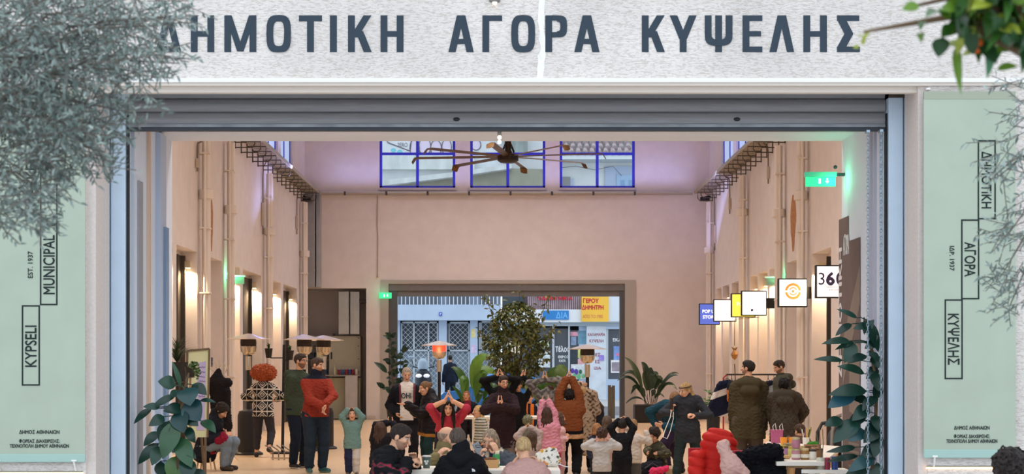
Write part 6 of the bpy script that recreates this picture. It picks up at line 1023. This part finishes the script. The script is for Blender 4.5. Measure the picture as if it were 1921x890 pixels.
D = 27.0; t = top('coat_stand', 'pale branching wooden coat stand by the left wall', 'coat stand', ((413-CX)*D/F, D, 0)); o = t.location; lp_ = mat('d8c4a8', .6, name='pale_wood')
MB().tube([(0, 0, .02), (0, 0, 1.45)], .018, 8).build('pole', lp_, t, True)
for k in range(4): q = k*PI/2+.5; MB().tube([(0, 0, .35), (.34*math.cos(q), .34*math.sin(q), 0.0)], .013, 6).build('leg', lp_, t)
for x, z in ((-.09, 1.72), (-.02, 1.75), (.07, 1.72), (.16, 1.70), (-.2, 1.62)): MB().tube([(0, 0, 1.40), (x*.6, .02, 1.56), (x, 0, z)], [.012, .010, .007], 6).build('peg', lp_, t); MB().tube([(x*.75, .01, 1.62), (x*.75+.03, 0, 1.67)], .006, 5).build('hook', lp_, t)
def b_(f): f.cap((0, 0, 1.56), (-.03, 0, 1.36), .05, .16, .06, (0, 1, 0), .7); f.cap((-.12, 0, 1.32), (.16, 0, 1.36), .09, .08, .06, (0, 1, 0), .8); f.cap((.0, 0, 1.2), (.06, 0, .62), .15, .18, .06, (0, 1, 0), .55); f.cap((.15, -.02, 1.2), (.13, -.02, .25), .07, .06, .04)
coat('long black hooded coat hanging on the pale coat stand', (o.x, D-.16, 0), b_, '1e1a1c', 'hooded_coat', lo=(-.4, -.25, .15), hi=(.4, .25, 1.7))
t = top('floor_rack', 'low metal rack of slanted bars standing on the floor by the left wall', 'rack', P(512, 826, 27.5)); t.location.z = 0
for i in range(4): MB().tube([(i*.10, 0, 0), (i*.10, 0, .16), (i*.10-.12, -.1, .26)], .012, 8).build('bar', lin_m, t, True)
MB().bar((-.03, 0, .03), (.33, 0, .03), .03).build('base_rail', st_m, t)
t = top('low_platform', 'low pale plywood platform behind the woman in grey', 'platform', ((1244-CX)/126, F/126, 0)); MB().box(-.22, -.3, 0, .2, .4, .14).build('top_board', mat('c9b08c', .6, noise=.12, scale=6, name='plywood'), t, bevel=.006); MB().box(-.225, -.305, .0, .205, -.3, .13).build('front_board', mat('b59a74', .6, name='plywood_edge'), t)
def bagm(name, label, loc, caps, c, seed, extra=()):
    t = top(name, label, name.split('_')[-1], loc); f = Field((-.35, -.25, 0), (.35, .25, .6), .0095)
    for a, b, ra, rb in caps: f.cap(a, b, ra, rb, .05)
    f.rough(.008, .09, seed); f.cut((0, 0, .002), (0, 0, -1)); v, fc = f.mesh(); np_obj('bag_body', [(v, fc)], cloth(), t, np.tile(arr(rgb(c)), (len(v), 1)))
    for n_, pts, r_, c2 in extra: MB().tube(pts, r_, 6).build(n_, mat(c2, .7, name='webbing'), t, True)
bagm('dark_backpack', 'dark crumpled backpack on the floor beside the seated child', ((1222-CX)/132, F/132, 0), [((-.1, 0, .12), (.08, 0, .12), .14, .12), ((-.05, 0, .2), (.1, 0, .22), .09, .08)], '1b1c22', 4, [('strap', [(-.1, -.12, .2), (0, -.16, .28), (.14, -.12, .18)], .012, '3a3c44'), ('strap', [(.02, -.13, .12), (.1, -.16, .22), (.2, -.1, .1)], .012, '3a3c44')])
bagm('blue_bag', 'small bright blue bag at the feet of the woman in grey', ((1294-CX)/150, F/150-.32, 0), [((-.05, 0, .05), (.05, 0, .05), .06, .05)], '3a8ac0', 6, [('handle', [(-.05, 0, .1), (0, 0, .16), (.05, 0, .1)], .008, 'e0e4e8')])

# ---------------------------------------------------------------- people
UP = (0, 0, 1)
def stripes(cols, sp, ax='u'):
    def fn(v, c, x): k = np.floor(((v-arr(x['pel']))@arr(x[ax]))/sp).astype(int) % len(cols); return np.array([rgb(q) for q in cols])[k]
    return fn
def arms_other(col, extra=None):                    # sleeves of another colour than the body of the garment
    def fn(v, c, x):
        w = v-arr(x['N']); a = np.abs(w@arr(x['r'])); m = a > .088*x['U']; c[m] = arr(rgb(col))
        if extra: c = extra(v, c, x)
        return c
    return fn
def ikat(v, c, x):
    w = v-arr(x['pel']); a = (w@arr(x['r'])+.1)/.2; b = (w@arr(x['u'])+.02)/.2; d = np.abs(a % 1-.5)+np.abs(b % 1-.5); m = ((np.abs(d-.42) < .045) | (np.abs(d-.2) < .04) | (d < .06) | (np.abs(b % 1) < .055) | (np.abs(b % 1) > .945) | (np.abs(a % 1-.0) < .04)); c[m] = arr(rgb('d9d0c2')); return c
def blotch(cols, sc, th=.25, seed=1, zmax=None):
    def fn(v, c, x):
        n = np.sin(v[:, 0]*sc+1.9*np.sin(v[:, 2]*sc*.7+seed))+np.sin(v[:, 2]*sc*1.3+1.7*np.sin(v[:, 0]*sc*.8))+np.sin(v[:, 1]*sc*1.1+seed)
        for i, q in enumerate(cols): m = (n > th+i*.75); m = m if zmax is None else m & (((v-arr(x['N']))@arr(x['u'])) < zmax); c[m] = arr(rgb(q))
        return c
    return fn
def quilt(v, c, x):
    w = v-arr(x['pel']); a = w@arr(x['r']); b = w@arr(x['u']); m = (np.abs(((a+b*.6)/.085) % 1-.5) > .45) | (np.abs(((a-b*.6)/.085) % 1-.5) > .45); c[m & (b < .27*x['U'])] *= .55; return c
def emblem(ctx, name, m, poly, o, ux, uz, th=.004):
    MB().prism(poly, o, ux, uz, V(ux).cross(V(uz))*th).build(name, m, ctx['root'])
fl, up_ = 'flat', lambda d=UP: ('flat', d)
# far left
person('person with big curly red afro and black and white patterned cardigan', 494, 104, 178, 1.60, lh=(474, 752, .24), rh=(519, 750, .24), lp=(-1, -.4, -.4), rp=(1, -.4, -.4), lf=(481, .05), rf=(505, -.22, .10, (.1, 1, -.3)), hair=('afro', 'b8562a'), topw=dict(c='1c1a1c', pat=ikat, hem=.07, o=.022, name='cardigan'), pants=dict(c='37353a', len=.86), shoes='242226')
person('tall bearded man with glasses in a dark green hoodie by the patio heaters', 559, 116.5, 52, 1.83, lean=2, look=(18, 8, 0), rh=(560, 772, -.12), lh=(578, 770, .0), hair=('short', '3b2c22'), beard=('4a3626', .8), glasses='1a1a1c', topw=dict(c='3f4a3a', hood=2, hem=.06, o=.024, name='hoodie'), pants=dict(c='1e2634', o=.016), shoes=('1c1c20', 'e6e6e6'))
person('bearded man in a rust red jacket with clasped hands looking down to the right', 592, 121.5, 28, 1.76, lean=3, look=(42, 16, 4), lh=(611, 758, -.34), rh=(606, 762, -.34), lp=(1, .1, -.5), rp=(-.8, .2, -.6), lhand=('relax', (-.1, -.35, -1), (-1, -.3, 0)), rhand=('relax', (.1, -.35, -1), (1, -.3, 0)), hair=('short', '4a382c'), beard=('6a5444', .65), wide=1.08, topw=dict(c='96392b', hood=1, hem=.035, o=.021, collar=1, w=.007, pat=lambda v, c, x: (c.__setitem__((((v-arr(x['N']))@arr(x['u'])) > -.012), arr(rgb('1d2230'))), c)[1]), pants=dict(c='26323f', o=.018), shoes=('2f5a5a', '7a9a94'))
person('small child in a teal fleece jacket with hands joined on the head', 661, 124, 4, 1.0, 'child', kid=True, lh=(668, 770, -.06), rh=(652, 770, -.06), lp=(1, -.1, .1), rp=(-1, -.1, .1), lhand=('flat', (-.8, 0, .5), (0, 0, -1)), rhand=('flat', (.8, 0, .5), (0, 0, -1)), hair=('short', '4a3222'), topw=dict(c='6d8d88', hem=.10, o=.024, name='fleece_jacket'), pants=dict(c='272d48', o=.016, pat=lambda v, c, x: (c.__setitem__(v[:, 0] > .0, arr(rgb('c9c4bc'))), c)[1]), shoes=('6a5a50', '3a3430'))
t, c_ = person('dark haired man hunched on a stool in front of the coat stand, in blue jeans', 398, 119, 68, 1.72, pv=(388, 836, 0), nb=(402, 784, -.04), hd=(416, 771, -.08), look=(0, 38, 0), lh=(420, 812, .1), rh=(418, 818, -.16), lf=(424, .14), rf=(420, -.1), lk=(1, -.2, .8), rk=(1, -.3, .8), hair=('curly', '2a201a'), beard=('4a3830', .4), topw=dict(c='22242c', o=.028, hem=.03, collar=1, w=.007), pants=dict(c='7a8896', o=.02), shoes='3a3028', sit=True)
t = top('stool', 'small red topped stool with pale legs under the hunched man', 'stool', ((386-CX)/119, F/119+.02, 0)); MB().lathe([(.16, .26), (.17, .28), (.16, .30)], 20).build('seat', redp, t, True)
for k in range(4): q = k*PI/2+.7; MB().tube([(.11*math.cos(q), .11*math.sin(q), .26), (.17*math.cos(q), .17*math.sin(q), 0)], .014, 6).build('leg', pine, t)
bagm('red_bag', 'crumpled dark red bag held in the lap of the hunched man', ((419-CX)/119, F/119-.22, .42), [((-.03, 0, .06), (.05, 0, .1), .07, .06), ((.05, 0, .1), (.03, 0, .18), .05, .03)], '8a1c34', 5)
# group left of the middle
t, c_ = person('grey haired man in dark jacket over a white lettered shirt', 763, 121, 4, 1.61, lean=1, look=(6, 24, 0), rh=(741, 775, -.12), lh=(786, 775, -.1), rhand=('relax', (.6, -.3, -.6)), hair=('buzz', 'b0a090'), beard=('a89a8c', .35), wide=1.12, topw=dict(c='1b1b21', o=.026, hem=.05, front='ddd3c8', fwid=.062, hood=1), pants=dict(c='24242a'), group=None)
text('OHI', 'shirt_print', ink, t, V((-.01, -.165, 1.19)), EX, EZ, .15, .085, .02, .006)
for x in (-.105, .12): MB().tube([(x, -.02, 1.37), (x, -.12, 1.33), (x*.95, -.155, 1.2), (x*.95, -.15, 1.08)], .016, 6).build('backpack_strap', mat('6a2a34', .8, name='dark_red_webbing'), t, True)
person('woman with tied-up light brown hair in a black puffer coat holding out her palm', 806, 124, -62, 1.60, nb=(808, 748, -.02), hd=(797, 729, -.06), look=(0, 18, 0), lh=(764, 760, -.3), rh=(775, 772, .12), lp=(0, 0, -1), rp=(0, 0, -1), lhand=('flat', (-1, -.1, .1), (0, 0, 1)), hair=('bun', '7d5c3e', (0, -.11, .03)), topw=dict(c='1b171a', o=.030, hem=.16, q=(.06, .008), collar=1, m=(.55, .06, 60, .05), pat=lambda v, c, x: (c.__setitem__(((v-arr(x['pel']))@arr(x['u'])) < -.13*x['U'], arr(rgb('a06a2a'))), c)[1], name='puffer_coat'), pants=dict(c='1c3436'))
person('dark haired woman in red top making a triangle with raised arms', 841, 131, 0, 1.60, nb=(841, 783, -.12), pv=(841, 806, .26), hd=(841, 766, -.2), look=(0, 5, 0), lh=(848, 752, -.30), rh=(835, 752, -.30), lp=(1, -.15, -.1), rp=(-1, -.15, -.1), lhand=('flat', (-.35, 0, 1), (-1, 0, 0)), rhand=('flat', (.35, 0, 1), (1, 0, 0)), hair=('long', '17120f', .26), lf=(855, .25), rf=(828, .25), lk=(.2, -1, .2), rk=(-.2, -1, .2), topw=dict(c='b2384a', sl=.58, hem=.02, o=.02, pat=lambda v, c, x: (c.__setitem__(((v-arr(x['pel']))@arr(x['u'])) < -.01, arr(rgb('e4dcd2'))), c)[1], name='jumper'), pants=dict(c='2a2a34'))
person('long haired woman with a dark red scarf seated at the rear table', 877, 86, 2, 1.62, nb=(877, 757, 0), pv=(878, 790, .08), hd=(875, 743, -.03), look=(-8, 0, 0), lh=(888, 782, -.22), rh=(868, 782, -.22), lf=(886, -.25), rf=(872, -.25), lk=(0, -1, .8), rk=(0, -1, .8), hair=('longback', 'a06c44', .34), topw=dict(c='25232b', o=.022, front='7a2835', fwid=.045), pants=dict(c='24242c'), sit=True)
person('person in black behind the man in the maroon coat, raising joined hands with a watch', 940, 117, 3, 1.54, lh=(945, 708, -.12), rh=(932, 709, -.12), lp=(1, 0, .0), rp=(-1, 0, .0), lhand=('flat', (-.45, 0, 1), (-1, 0, 0)), rhand=('flat', (.2, 0, 1), (1, 0, 0)), hair=('short', '3a261c'), topw=dict(c='131316', o=.016, name='jumper'), pants=dict(c='1c1c20'))
person('person in black half hidden by the lemon tree, clapping raised hands', 972, 111, 0, 1.40, lh=(983, 708, -.1), rh=(977, 709, -.1), lp=(1, 0, -.5), rp=(-.6, 0, -1), lhand=('flat', (.25, 0, 1), (-1, 0, 0)), rhand=('flat', (.3, 0, 1), (1, 0, 0)), hair=('short', '2a1e18'), topw=dict(c='17181b', o=.016, name='jumper'), pants=dict(c='1c1c20'))
person('man with glasses in a maroon brown coat pressing his palms together at his chin', 943, 134, 10, 1.50, look=(14, 12, 0), lh=(942, 762, -.30), rh=(934, 762, -.30), lp=(1, .1, -.6), rp=(-1, .1, -.6), lhand=('flat', (-.06, -.1, 1), (-1, 0, 0)), rhand=('flat', (.06, -.1, 1), (1, 0, 0)), hair=('short', '33241c'), beard=('6a5040', .3), glasses='15130f', wide=1.0, topw=dict(c='35262a', o=.03, hem=.19, w=.007, collar=1, m=(.95, .35, 110, .25), name='coat'), pants=dict(c='6a5e58', o=.018))
person('boy in an orange vest over a dark shirt at the rear table', 993, 97, -4, 1.13, 'child', kid=True, look=(-6, 4, 0), hair=('short', '5a3a24'), topw=dict(c='d8742c', o=.02, pat=arms_other('1e2332', lambda v, c, x: (c.__setitem__((np.abs((v-arr(x['N']))@arr(x['r'])) < .025), arr(rgb('1a1d28'))), c)[1]), name='vest'), pants=dict(c='22242c'))
person('small blond child in a striped top beside the rear table, facing left', 903, 120, -62, 1.05, 'child', kid=True, hd=(897, 773, -.02), hair=('longback', 'd6ae70', .17), topw=dict(c='c8c4b4', o=.018, pat=stripes(('d2cdbd', '6f7468'), .022), name='striped_top'), pants=dict(c='4a4a52'))
person('child in black with wind-blown brown hair raising both hands behind the fleece man', 713, 152, 158, 1.02, 'child', kid=True, hd=(714, 806, 0), lh=(727, 794, .04), rh=(737, 795, .02), lp=(-.3, 0, 1), rp=(1, 0, .2), lhand=('flat', (.15, 0, 1), (1, 0, 0)), rhand=('flat', (-.1, 0, 1), (-1, 0, 0)), hair=('long', '4a3224', .2), topw=dict(c='1a191d', o=.024, hem=.12), pants=dict(c='241f24'))
# dancers right of the middle
person('girl in a pink hoodie seen from behind stretching both arms up', 1034, 134, 176, 1.16, 'child', kid=True, nb=(1030, 797, 0), pv=(1035, 840, .02), hd=(1026, 779, .02), lh=(1017, 738, .04), rh=(1025, 738, .04), lp=(-1, 0, 0), rp=(1, 0, 0), lhand=('flat', (.1, 0, 1), (1, 0, 0)), rhand=('flat', (-.1, 0, 1), (-1, 0, 0)), hair=('longback', '4a3326', .17), topw=dict(c='d08c9c', hood=1, hem=.07, o=.024, w=.007, name='hoodie'), skirt=dict(c='a8284e', len=.2), pants=dict(c='c07088'))
person('child in pale pink half hidden beside the pink hoodie, clapping to the right', 1047, 131, 120, .98, 'child', kid=True, lh=(1060, 822, .1), rh=(1062, 824, -.12), lhand=('flat', (.5, 0, 1), (0, -1, 0)), rhand=('flat', (.5, 0, 1), (0, 1, 0)), lp=(0, 0, -1), rp=(0, 0, -1), hair=('long', '5a4030', .1), topw=dict(c='dcb4b4', o=.02, name='jumper'), pants=dict(c='c09a9a'))
person('woman in rust brown jumper with hands joined high overhead, from behind', 1069, 127, 178, 1.52, nb=(1069, 762, 0), pv=(1069, 803, .03), hd=(1068, 744, .04), lh=(1062, 712, .04), rh=(1073, 712, .04), lp=(-1, 0, .1), rp=(1, 0, .1), lhand=('flat', (.35, 0, 1), (1, 0, 0)), rhand=('flat', (-.25, 0, 1), (-1, 0, 0)), hair=('curly', '171212'), wide=1.12, topw=dict(c='7c4526', o=.028, hem=.1, w=.006, pat=lambda v, c, x: (c.__setitem__(((v-arr(x['pel']))@arr(x['u'])) < -.02*x['U'], arr(rgb('17151a'))), c.__setitem__(((v-arr(x['pel']))@arr(x['u'])) < -.055*x['U'], arr(rgb('c09670'))), c)[2], name='jumper'), pants=dict(c='15161b', o=.016), shoes='17171a')
person('person with brown curls and grey sleeves clapping overhead behind the pink hoodie', 1028, 118, 2, 1.50, hd=(1031, 737, 0), lh=(1026, 714, -.06), rh=(1018, 714, -.06), lp=(1, 0, -.1), rp=(-1, 0, -.1), lhand=('flat', (-.1, 0, 1), (-1, 0, 0)), rhand=('flat', (.1, 0, 1), (1, 0, 0)), hair=('curly', '5a3626'), topw=dict(c='85807c', o=.018, pat=blotch(('5a5654',), 60), name='jumper'), pants=dict(c='2a2a2e'))
person('long blonde haired woman in a speckled beige coat seen from behind', 1096, 121, 183, 1.52, hd=(1093, 738, 0), lh=(1086, 722, .1), rh=(1104, 764, .2), lp=(-1, 0, 0), hair=('longback', 'b08a54', .34), topw=dict(c='a8937c', o=.028, hem=.36, pat=blotch(('6a5444', '4a382c'), 75, .5), name='long_coat'), pants=dict(c='1a1a1e'))
person('young person with brown ponytail and dark hoodie beside the speckled coat', 1122, 113, -72, 1.20, 'child', kid=True, hd=(1116, 763, 0), hair=('pony', '55402e', .16), topw=dict(c='23232b', hood=1, o=.024, name='hoodie'), pants=dict(c='2a2c34'))
person('tiny child with light ginger hair behind the curly haired toddler', 1119, 137, 150, .86, 'child', kid=True, hair=('long', 'a8784c', .1), topw=dict(c='2b3042', o=.02), pants=dict(c='2a2c34'))
person('girl with straight brown hair in a dusty pink top seen from behind', 1139, 143, 178, .99, 'child', kid=True, hair=('longback', '5e493a', .16), topw=dict(c='c69a90', o=.02, hem=.1, name='jumper'), pants=dict(c='26302c'))
person('toddler with curly brown ponytail in a light grey jumper, hands at the head', 1129, 153, 180, .88, 'child', kid=True, lh=(1112, 828, .02), rh=(1146, 828, .02), lp=(-1, 0, -.8), rp=(1, 0, -.8), hair=('curly', '4a3026'), topw=dict(c='b4b0ac', o=.02, hem=.1, name='jumper'), pants=dict(c='2a2a30'))
person('boy dressed in black seen from behind with both hands on his head', 1167, 147, 172, .97, 'child', kid=True, lh=(1160, 790, .02), rh=(1176, 788, .02), lp=(-1, 0, .1), rp=(1, 0, .3), lhand=('relax', (.6, 0, .8), (0, 0, -1)), rhand=('relax', (-.6, 0, .8), (0, 0, -1)), hair=('short', '1b1614'), topw=dict(c='15161a', o=.02, hem=.10, name='jumper'), pants=dict(c='1f1f24', o=.018))
person('child in a cream jumper with spread raised hand next to the boy in black', 1187, 141, 158, .93, 'child', kid=True, rh=(1212, 812, .0), lh=(1178, 806, .15), rp=(1, 0, -.6), lp=(-.5, 0, .5), rhand=('spread', (.15, 0, 1), (0, 1, 0)), hair=('short', 'a07a50'), topw=dict(c='cabfb2', o=.022, hem=.12, name='jumper'), pants=dict(c='5a5a58'))
person('girl with brown hair and raised joined hands just behind the woman in pink', 997, 152, 178, .92, 'child', kid=True, hd=(998, 822, 0), lh=(984, 805, .05), rh=(996, 803, .05), lp=(-1, 0, -.3), rp=(1, 0, -.3), lhand=('flat', (.5, 0, .8), (0, 0, -1)), rhand=('flat', (-.5, 0, .8), (0, 0, -1)), hair=('longback', '4f3a2a', .2), topw=dict(c='a8948c', o=.02, name='jumper'), pants=dict(c='3a3a42'))
person('child in an olive knitted hat behind the girl with joined hands', 990, 128, 170, .95, 'child', kid=True, hd=(990, 792, 0), hair=('curly', '8b8a6c'), topw=dict(c='6f7468', o=.02, name='jumper'), pants=dict(c='3a3a42'))
person('child in camouflage jacket sitting on the floor beside the backpack', 1225, 128, -35, 1.15, 'child', kid=True, pv=(1232, 862, .1), nb=(1228, 833, 0), hd=(1227, 817, -.05), look=(0, 25, 0), lh=(1236, 852, -.25), rh=(1214, 850, -.25), lf=(1222, -.4), rf=(1208, -.3), lk=(0, -.6, 1), rk=(-.4, -.6, 1), hair=('curly', '2e221a'), topw=dict(c='4c4a3c', o=.022, pat=blotch(('2a2c24', '6a644c'), 45), hem=.02), pants=dict(c='1e1e24'), sit=True)
bagm('pink_cushion', 'bright pink cushion beside the seated child in camouflage', ((1236-CX)/134, F/134-.1, .0), [((-.12, 0, .06), (.12, 0, .06), .07, .07), ((-.1, 0, .18), (.1, 0, .22), .05, .04)], 'd83a68', 3)
person('person in teal jacket and purple striped trousers bending behind the woman in grey', 1262, 123, -58, 1.62, pv=(1262, 793, .1), nb=(1262, 762, -.18), hd=(1266, 749, -.34), look=(0, 40, 0), rh=(1231, 800, -.05), lh=(1246, 800, -.4), rp=(-.6, 0, .2), lf=(1252, -.1), rf=(1278, .2), hair=('long', '9a744c', .24), topw=dict(c='1f4352', o=.024, hem=.05), pants=dict(c='34283f', o=.018, pat=lambda v, c, x: (c.__setitem__(np.abs(v[:, 1]+.02) < .018, arr(rgb('2f6a5a'))), c)[1]), shoes='1a1a1e')
t, c_ = person('woman in dark grey sportswear with a headband reading a phone', 1290, 146, -10, 1.53, lean=3, hd=(1286, 733, -.06), look=(-46, 20, 0), rh=(1261, 775, -.22), lh=(1305, 781, -.26), rp=(-1, .2, -.7), lp=(1.2, .3, -.5), rhand=('grip', (-.05, -.2, 1), (.7, -.5, 0)), lhand=('fist', (-.9, -.3, .25), (0, .3, -1)), lf=(1316, -.05), rf=(1266, -.15), lk=(.3, -1, 0), rk=(-.3, -1, 0), hair=('longback', 'b8945e', .22), wide=.9, topw=dict(c='33353a', o=.016, hem=.095, name='sports_top'), pants=dict(c='27312f', o=.006), shoes='22242a')
MB().tube([c_['hp'](.081*math.sin(a), .088*math.cos(a)-.012, .062-.022*(-math.cos(a)*.5+.5)) for a in np.linspace(0, 2*PI, 25)], .008, 6, False).build('headband', mat('4a3a34', .8, name='elastic'), t, True)
w_ = c_['WR']; q = top('mobile_phone', 'mobile phone with white cord in the raised hand of the woman in grey', 'phone', t.matrix_basis @ (w_+V((-.004, -.055, .095)))); MB().cbox((0, 0, .02), (.012, .075, .15), Matrix.Rotation(.3, 3, 'Z')).build('casing', dk, q, bevel=.004); MB().tube([(0, 0, -.05), (-.02, -.03, -.15), (-.09, -.03, -.32), (-.11, -.03, -.40), (-.06, -.03, -.42), (-.02, -.02, -.33), (.02, -.02, -.17), (.02, -.02, -.08)], .005, 6).build('cord', white_p, q, True)
# right hand group
person('broad man in an olive parka seen from behind with head turned to the left', 1404, 132, 180, 1.71, lean=0, look=(58, 0, 0), lh=(1376, 820, .12), rh=(1432, 820, .12), hair=('short', '201916'), beard=('4a382c', .6), wide=1.16, topw=dict(c='49412e', o=.034, hem=.17, hood=2, w=.007, name='parka'), pants=dict(c='5c5148', o=.024), shoes='2a241e')
person('bearded man in a grey-green hoodie looking down beside the clothes rail', 1468, 111, -78, 1.76, hd=(1462, 689, 0), look=(0, 26, 0), hair=('short', '33261e'), beard=('3a2c24', .75), topw=dict(c='4c4b3e', hood=2, o=.024, name='hoodie'), pants=dict(c='2c2e34'))
person('black haired woman in dark quilted hooded parka seen from behind', 1472, 134, 172, 1.52, hd=(1472, 724, .02), look=(-30, 14, 0), lh=(1452, 800, .3), rh=(1498, 790, .28), lp=(-.6, 0, -1), rp=(1, 0, -.6), hair=('curly', '151110'), wide=1.14, topw=dict(c='463f36', o=.034, hem=.24, hood=2, w=.005, pat=quilt, name='parka'), pants=dict(c='2a2a2e'))
person('small brown haired child bent over the craft table', 1501, 152, 190, .97, 'child', kid=True, hd=(1501, 810, .02), look=(10, 20, 0), lh=(1482, 824, .1), rh=(1512, 832, .1), hair=('short', '4a3020'), topw=dict(c='6a4f44', o=.02), pants=dict(c='3a3a42'))
# people at the front table
person('man in black fleece with red pattern at the left of the front table', 730, 205, 74, 1.74, nb=(731, 853, 0), pv=(718, 924, .02), hd=(751, 820, -.03), look=(0, 22, 0), rh=(764, 868, -.14), lh=(776, 869, .04), rp=(.1, -.4, -1), lp=(.3, .6, -1), rhand=('fist', (1, .2, .15), (0, .5, -1)), lf=(762, .22), rf=(764, -.1), lk=(.8, 0, .9), rk=(.8, 0, .9), hair=('short', '2c201a'), beard=('5a4236', .5), wide=.98, topw=dict(c='19191c', o=.032, hood=1, hem=.06, w=.008, pat=blotch(('3c3436', '9a2c40', '34383a'), 58, .2, 2, -.06), name='fleece'), pants=dict(c='2a2c34'), sit=True)
person('bald man in a khaki jacket with striped sleeve behind the front table', 832, 191.5, 42, 1.70, nb=(834, 853, .02), pv=(836, 915, .1), hd=(840, 822, -.02), look=(62, 8, 0), rh=(818, 859, -.26), lh=(852, 861, -.28), rp=(-.7, -.1, -.8), lp=(.15, 0, -1), lf=(868, -.35), rf=(828, -.45), lk=(.3, -1, .8), rk=(-.1, -1, .8), hair=('bald', 'a08672'), wide=.95, topw=dict(c='85754f', o=.03, w=.007, collar=1, hem=.04, pat=lambda v, c, x: (lambda w: (c.__setitem__((w[:, 2] < -.135) & (w[:, 2] > -.165) & (w@arr(x['r']) < -.11), arr(rgb('e4dcd0'))), c.__setitem__((w[:, 2] < -.165) & (w[:, 2] > -.20) & (w@arr(x['r']) < -.11), arr(rgb('8a3a34'))), c)[2])(v-arr(x['N']))), pants=dict(c='3a3a42'), sit=True)
t, c_ = person('balding man in a black outdoor jacket seen from behind at the front table', 864, 209, 176, 1.66, nb=(865, 856, 0), pv=(866, 930, -.04), hd=(858, 826, .03), look=(18, 16, 0), lh=(836, 865, .32), rh=(896, 865, .32), lp=(-.5, 0, -1), rp=(.5, 0, -1), lf=(846, .4), rf=(886, .4), lk=(-.1, 1, .8), rk=(.1, 1, .8), hair=('buzz', '5a4c42'), wide=.84, topw=dict(c='131418', o=.034, hood=1, w=.007, collar=1, hem=.06, name='outdoor_jacket'), pants=dict(c='22242c'), sit=True)
o_ = c_['SR']-c_['fw']*.088-c_['u']*.075-c_['r']*(-.02); ux, uz = -c_['r'], c_['u']
for r0, r1, s_ in ((.020, .026, 0), (.012, .0175, 0), (.0, .0085, 0)): emblem(c_, 'jacket_emblem', mat('e8e8ea', .6, name='white_embroidery'), arc(max(r0, .0005), r1, 0, PI*.55, 8), o_, ux, uz, .02)
t, c_ = person('seated woman in grey coat with cream collar reading a phone, hand on cheek', 930, 191.5, -10, 1.60, nb=(930, 856, .0), pv=(938, 915, .1), hd=(919, 826, -.10), look=(-10, 22, 6), lh=(934, 855, -.22), rh=(903, 863, -.36), lp=(.8, 0, -1), rp=(-.5, 0, -1), lhand=('relax', (-.35, -.1, 1), (-.6, .8, 0)), rhand=('grip', (.0, -.3, 1), (.6, -.3, .3)), lf=(945, -.45), rf=(915, -.45), lk=(.2, -1, .8), rk=(-.2, -1, .8), hair=('longback', 'a08a74', .15), topw=dict(c='4b5057', o=.03, hem=.04, w=.007, front='23304a', fwid=.03, name='coat', pat=lambda v, c, x: (lambda w: (c.__setitem__((np.abs(w@arr(x['r'])) < .085) & (np.abs(w@arr(x['r'])) > .045) & (w@arr(x['fw']) > .0) & (w[:, 2] > -.20), arr(rgb('cfbfa4'))), c)[1])(v-arr(x['N']))), pants=dict(c='2a2c34'), sit=True)
w_ = c_['WR']; q = top('mobile_phone', 'grey mobile phone held upright by the woman in the grey coat', 'phone', t.matrix_basis @ (w_+V((-.02, -.045, .10)))); MB().cbox((0, 0, 0), (.07, .010, .14), Matrix.Rotation(-.5, 3, 'Y')).build('casing', mat('8a8f94', .3, .3, name='grey_phone_case'), q, bevel=.004)
MB().tube([(.03*math.cos(a), -.008, .03+.012*math.sin(a)) for a in np.linspace(0, 2*PI, 9)], .002, 4).build('camera_ring', dk, q)
person('blonde woman in a dusty pink jumper seen from behind at the front table', 988, 212, 178, 1.56, nb=(987, 874, .06), pv=(990, 940, -.06), hd=(982, 842, .14), look=(6, 18, 0), lh=(960, 876, .36), rh=(1014, 876, .36), lp=(-.6, 0, -1), rp=(.6, 0, -1), lf=(970, .4), rf=(1010, .4), lk=(-.1, 1, .8), rk=(.1, 1, .8), hair=('bun', 'c6a474', (.03, -.085, -.02)), wide=.88, topw=dict(c='c79c94', o=.026, w=.006, hem=.07, m=(.95, .3, 90, .12), name='jumper'), pants=dict(c='3a3c48'), sit=True)
# far street and near foreground
person('person in dark clothes standing by the scooter in the rear street', 845, 54.4, 200, 1.72, z0=.28, hair=('short', '1a1816'), topw=dict(c='232a38', o=.03), pants=dict(c='2a3038'))
person('blurred dark curly haired person in the bottom right foreground, seen from behind', 1896, 335, 168, 1.17, 'child', kid=True, hk=1.12, hair=('curly', '2a211e'), topw=dict(c='2c2f3a', o=.03, hood=1), pants=dict(c='2a2c34'))

GR = dict(downpipe='downpipes on the hall walls', wall_sconce='downlight sconces in the shop bays', lit_sign='square lit shop signs on the right wall', patio_heater='patio heaters in the hall', jam_jar='jars on the craft table', bread_roll='bread rolls on the craft table', paper_cup='orange paper cups on the craft table', paint_can='cans on the recess ledge', storage_box='boxes on the recess shelf', wall_cable='cables down the hall walls', exit_sign='green exit signs', facade_lettering='words of the market name', cable_tray='cable trays high in the hall', hanging_garment='garments on the clothes rail', person='people in and around the market hall', lattice_gate='lattice gates across the rear street', banner='green banners on the piers', strip_light='light strips under the banners', shutter_guide='guides of the roller shutter', hanging_chain='chains of the roller shutter', olive_tree='olive foliage in the foreground', leafy_plant='leafy plants by the lemon tree', rubber_plant='rubber plants', chair='red chairs at the right', bench='benches at the front table', stool='stools', tea_tin='tins on the low side table', herb_pot='herb pots on the pole stand', plant_stand='plant stands by the notice board', rust_stain='rust stains on the hall walls', table='white tables', ventilation_duct='galvanised ducts at the back left', security_camera='security cameras in the hall corners', mobile_phone='phones in use')
for o in list(COL.objects):
    if o.parent is None and o.get('label') and not o.get('group') and o.name.split('.')[0] in GR: o['group'] = GR[o.name.split('.')[0]]
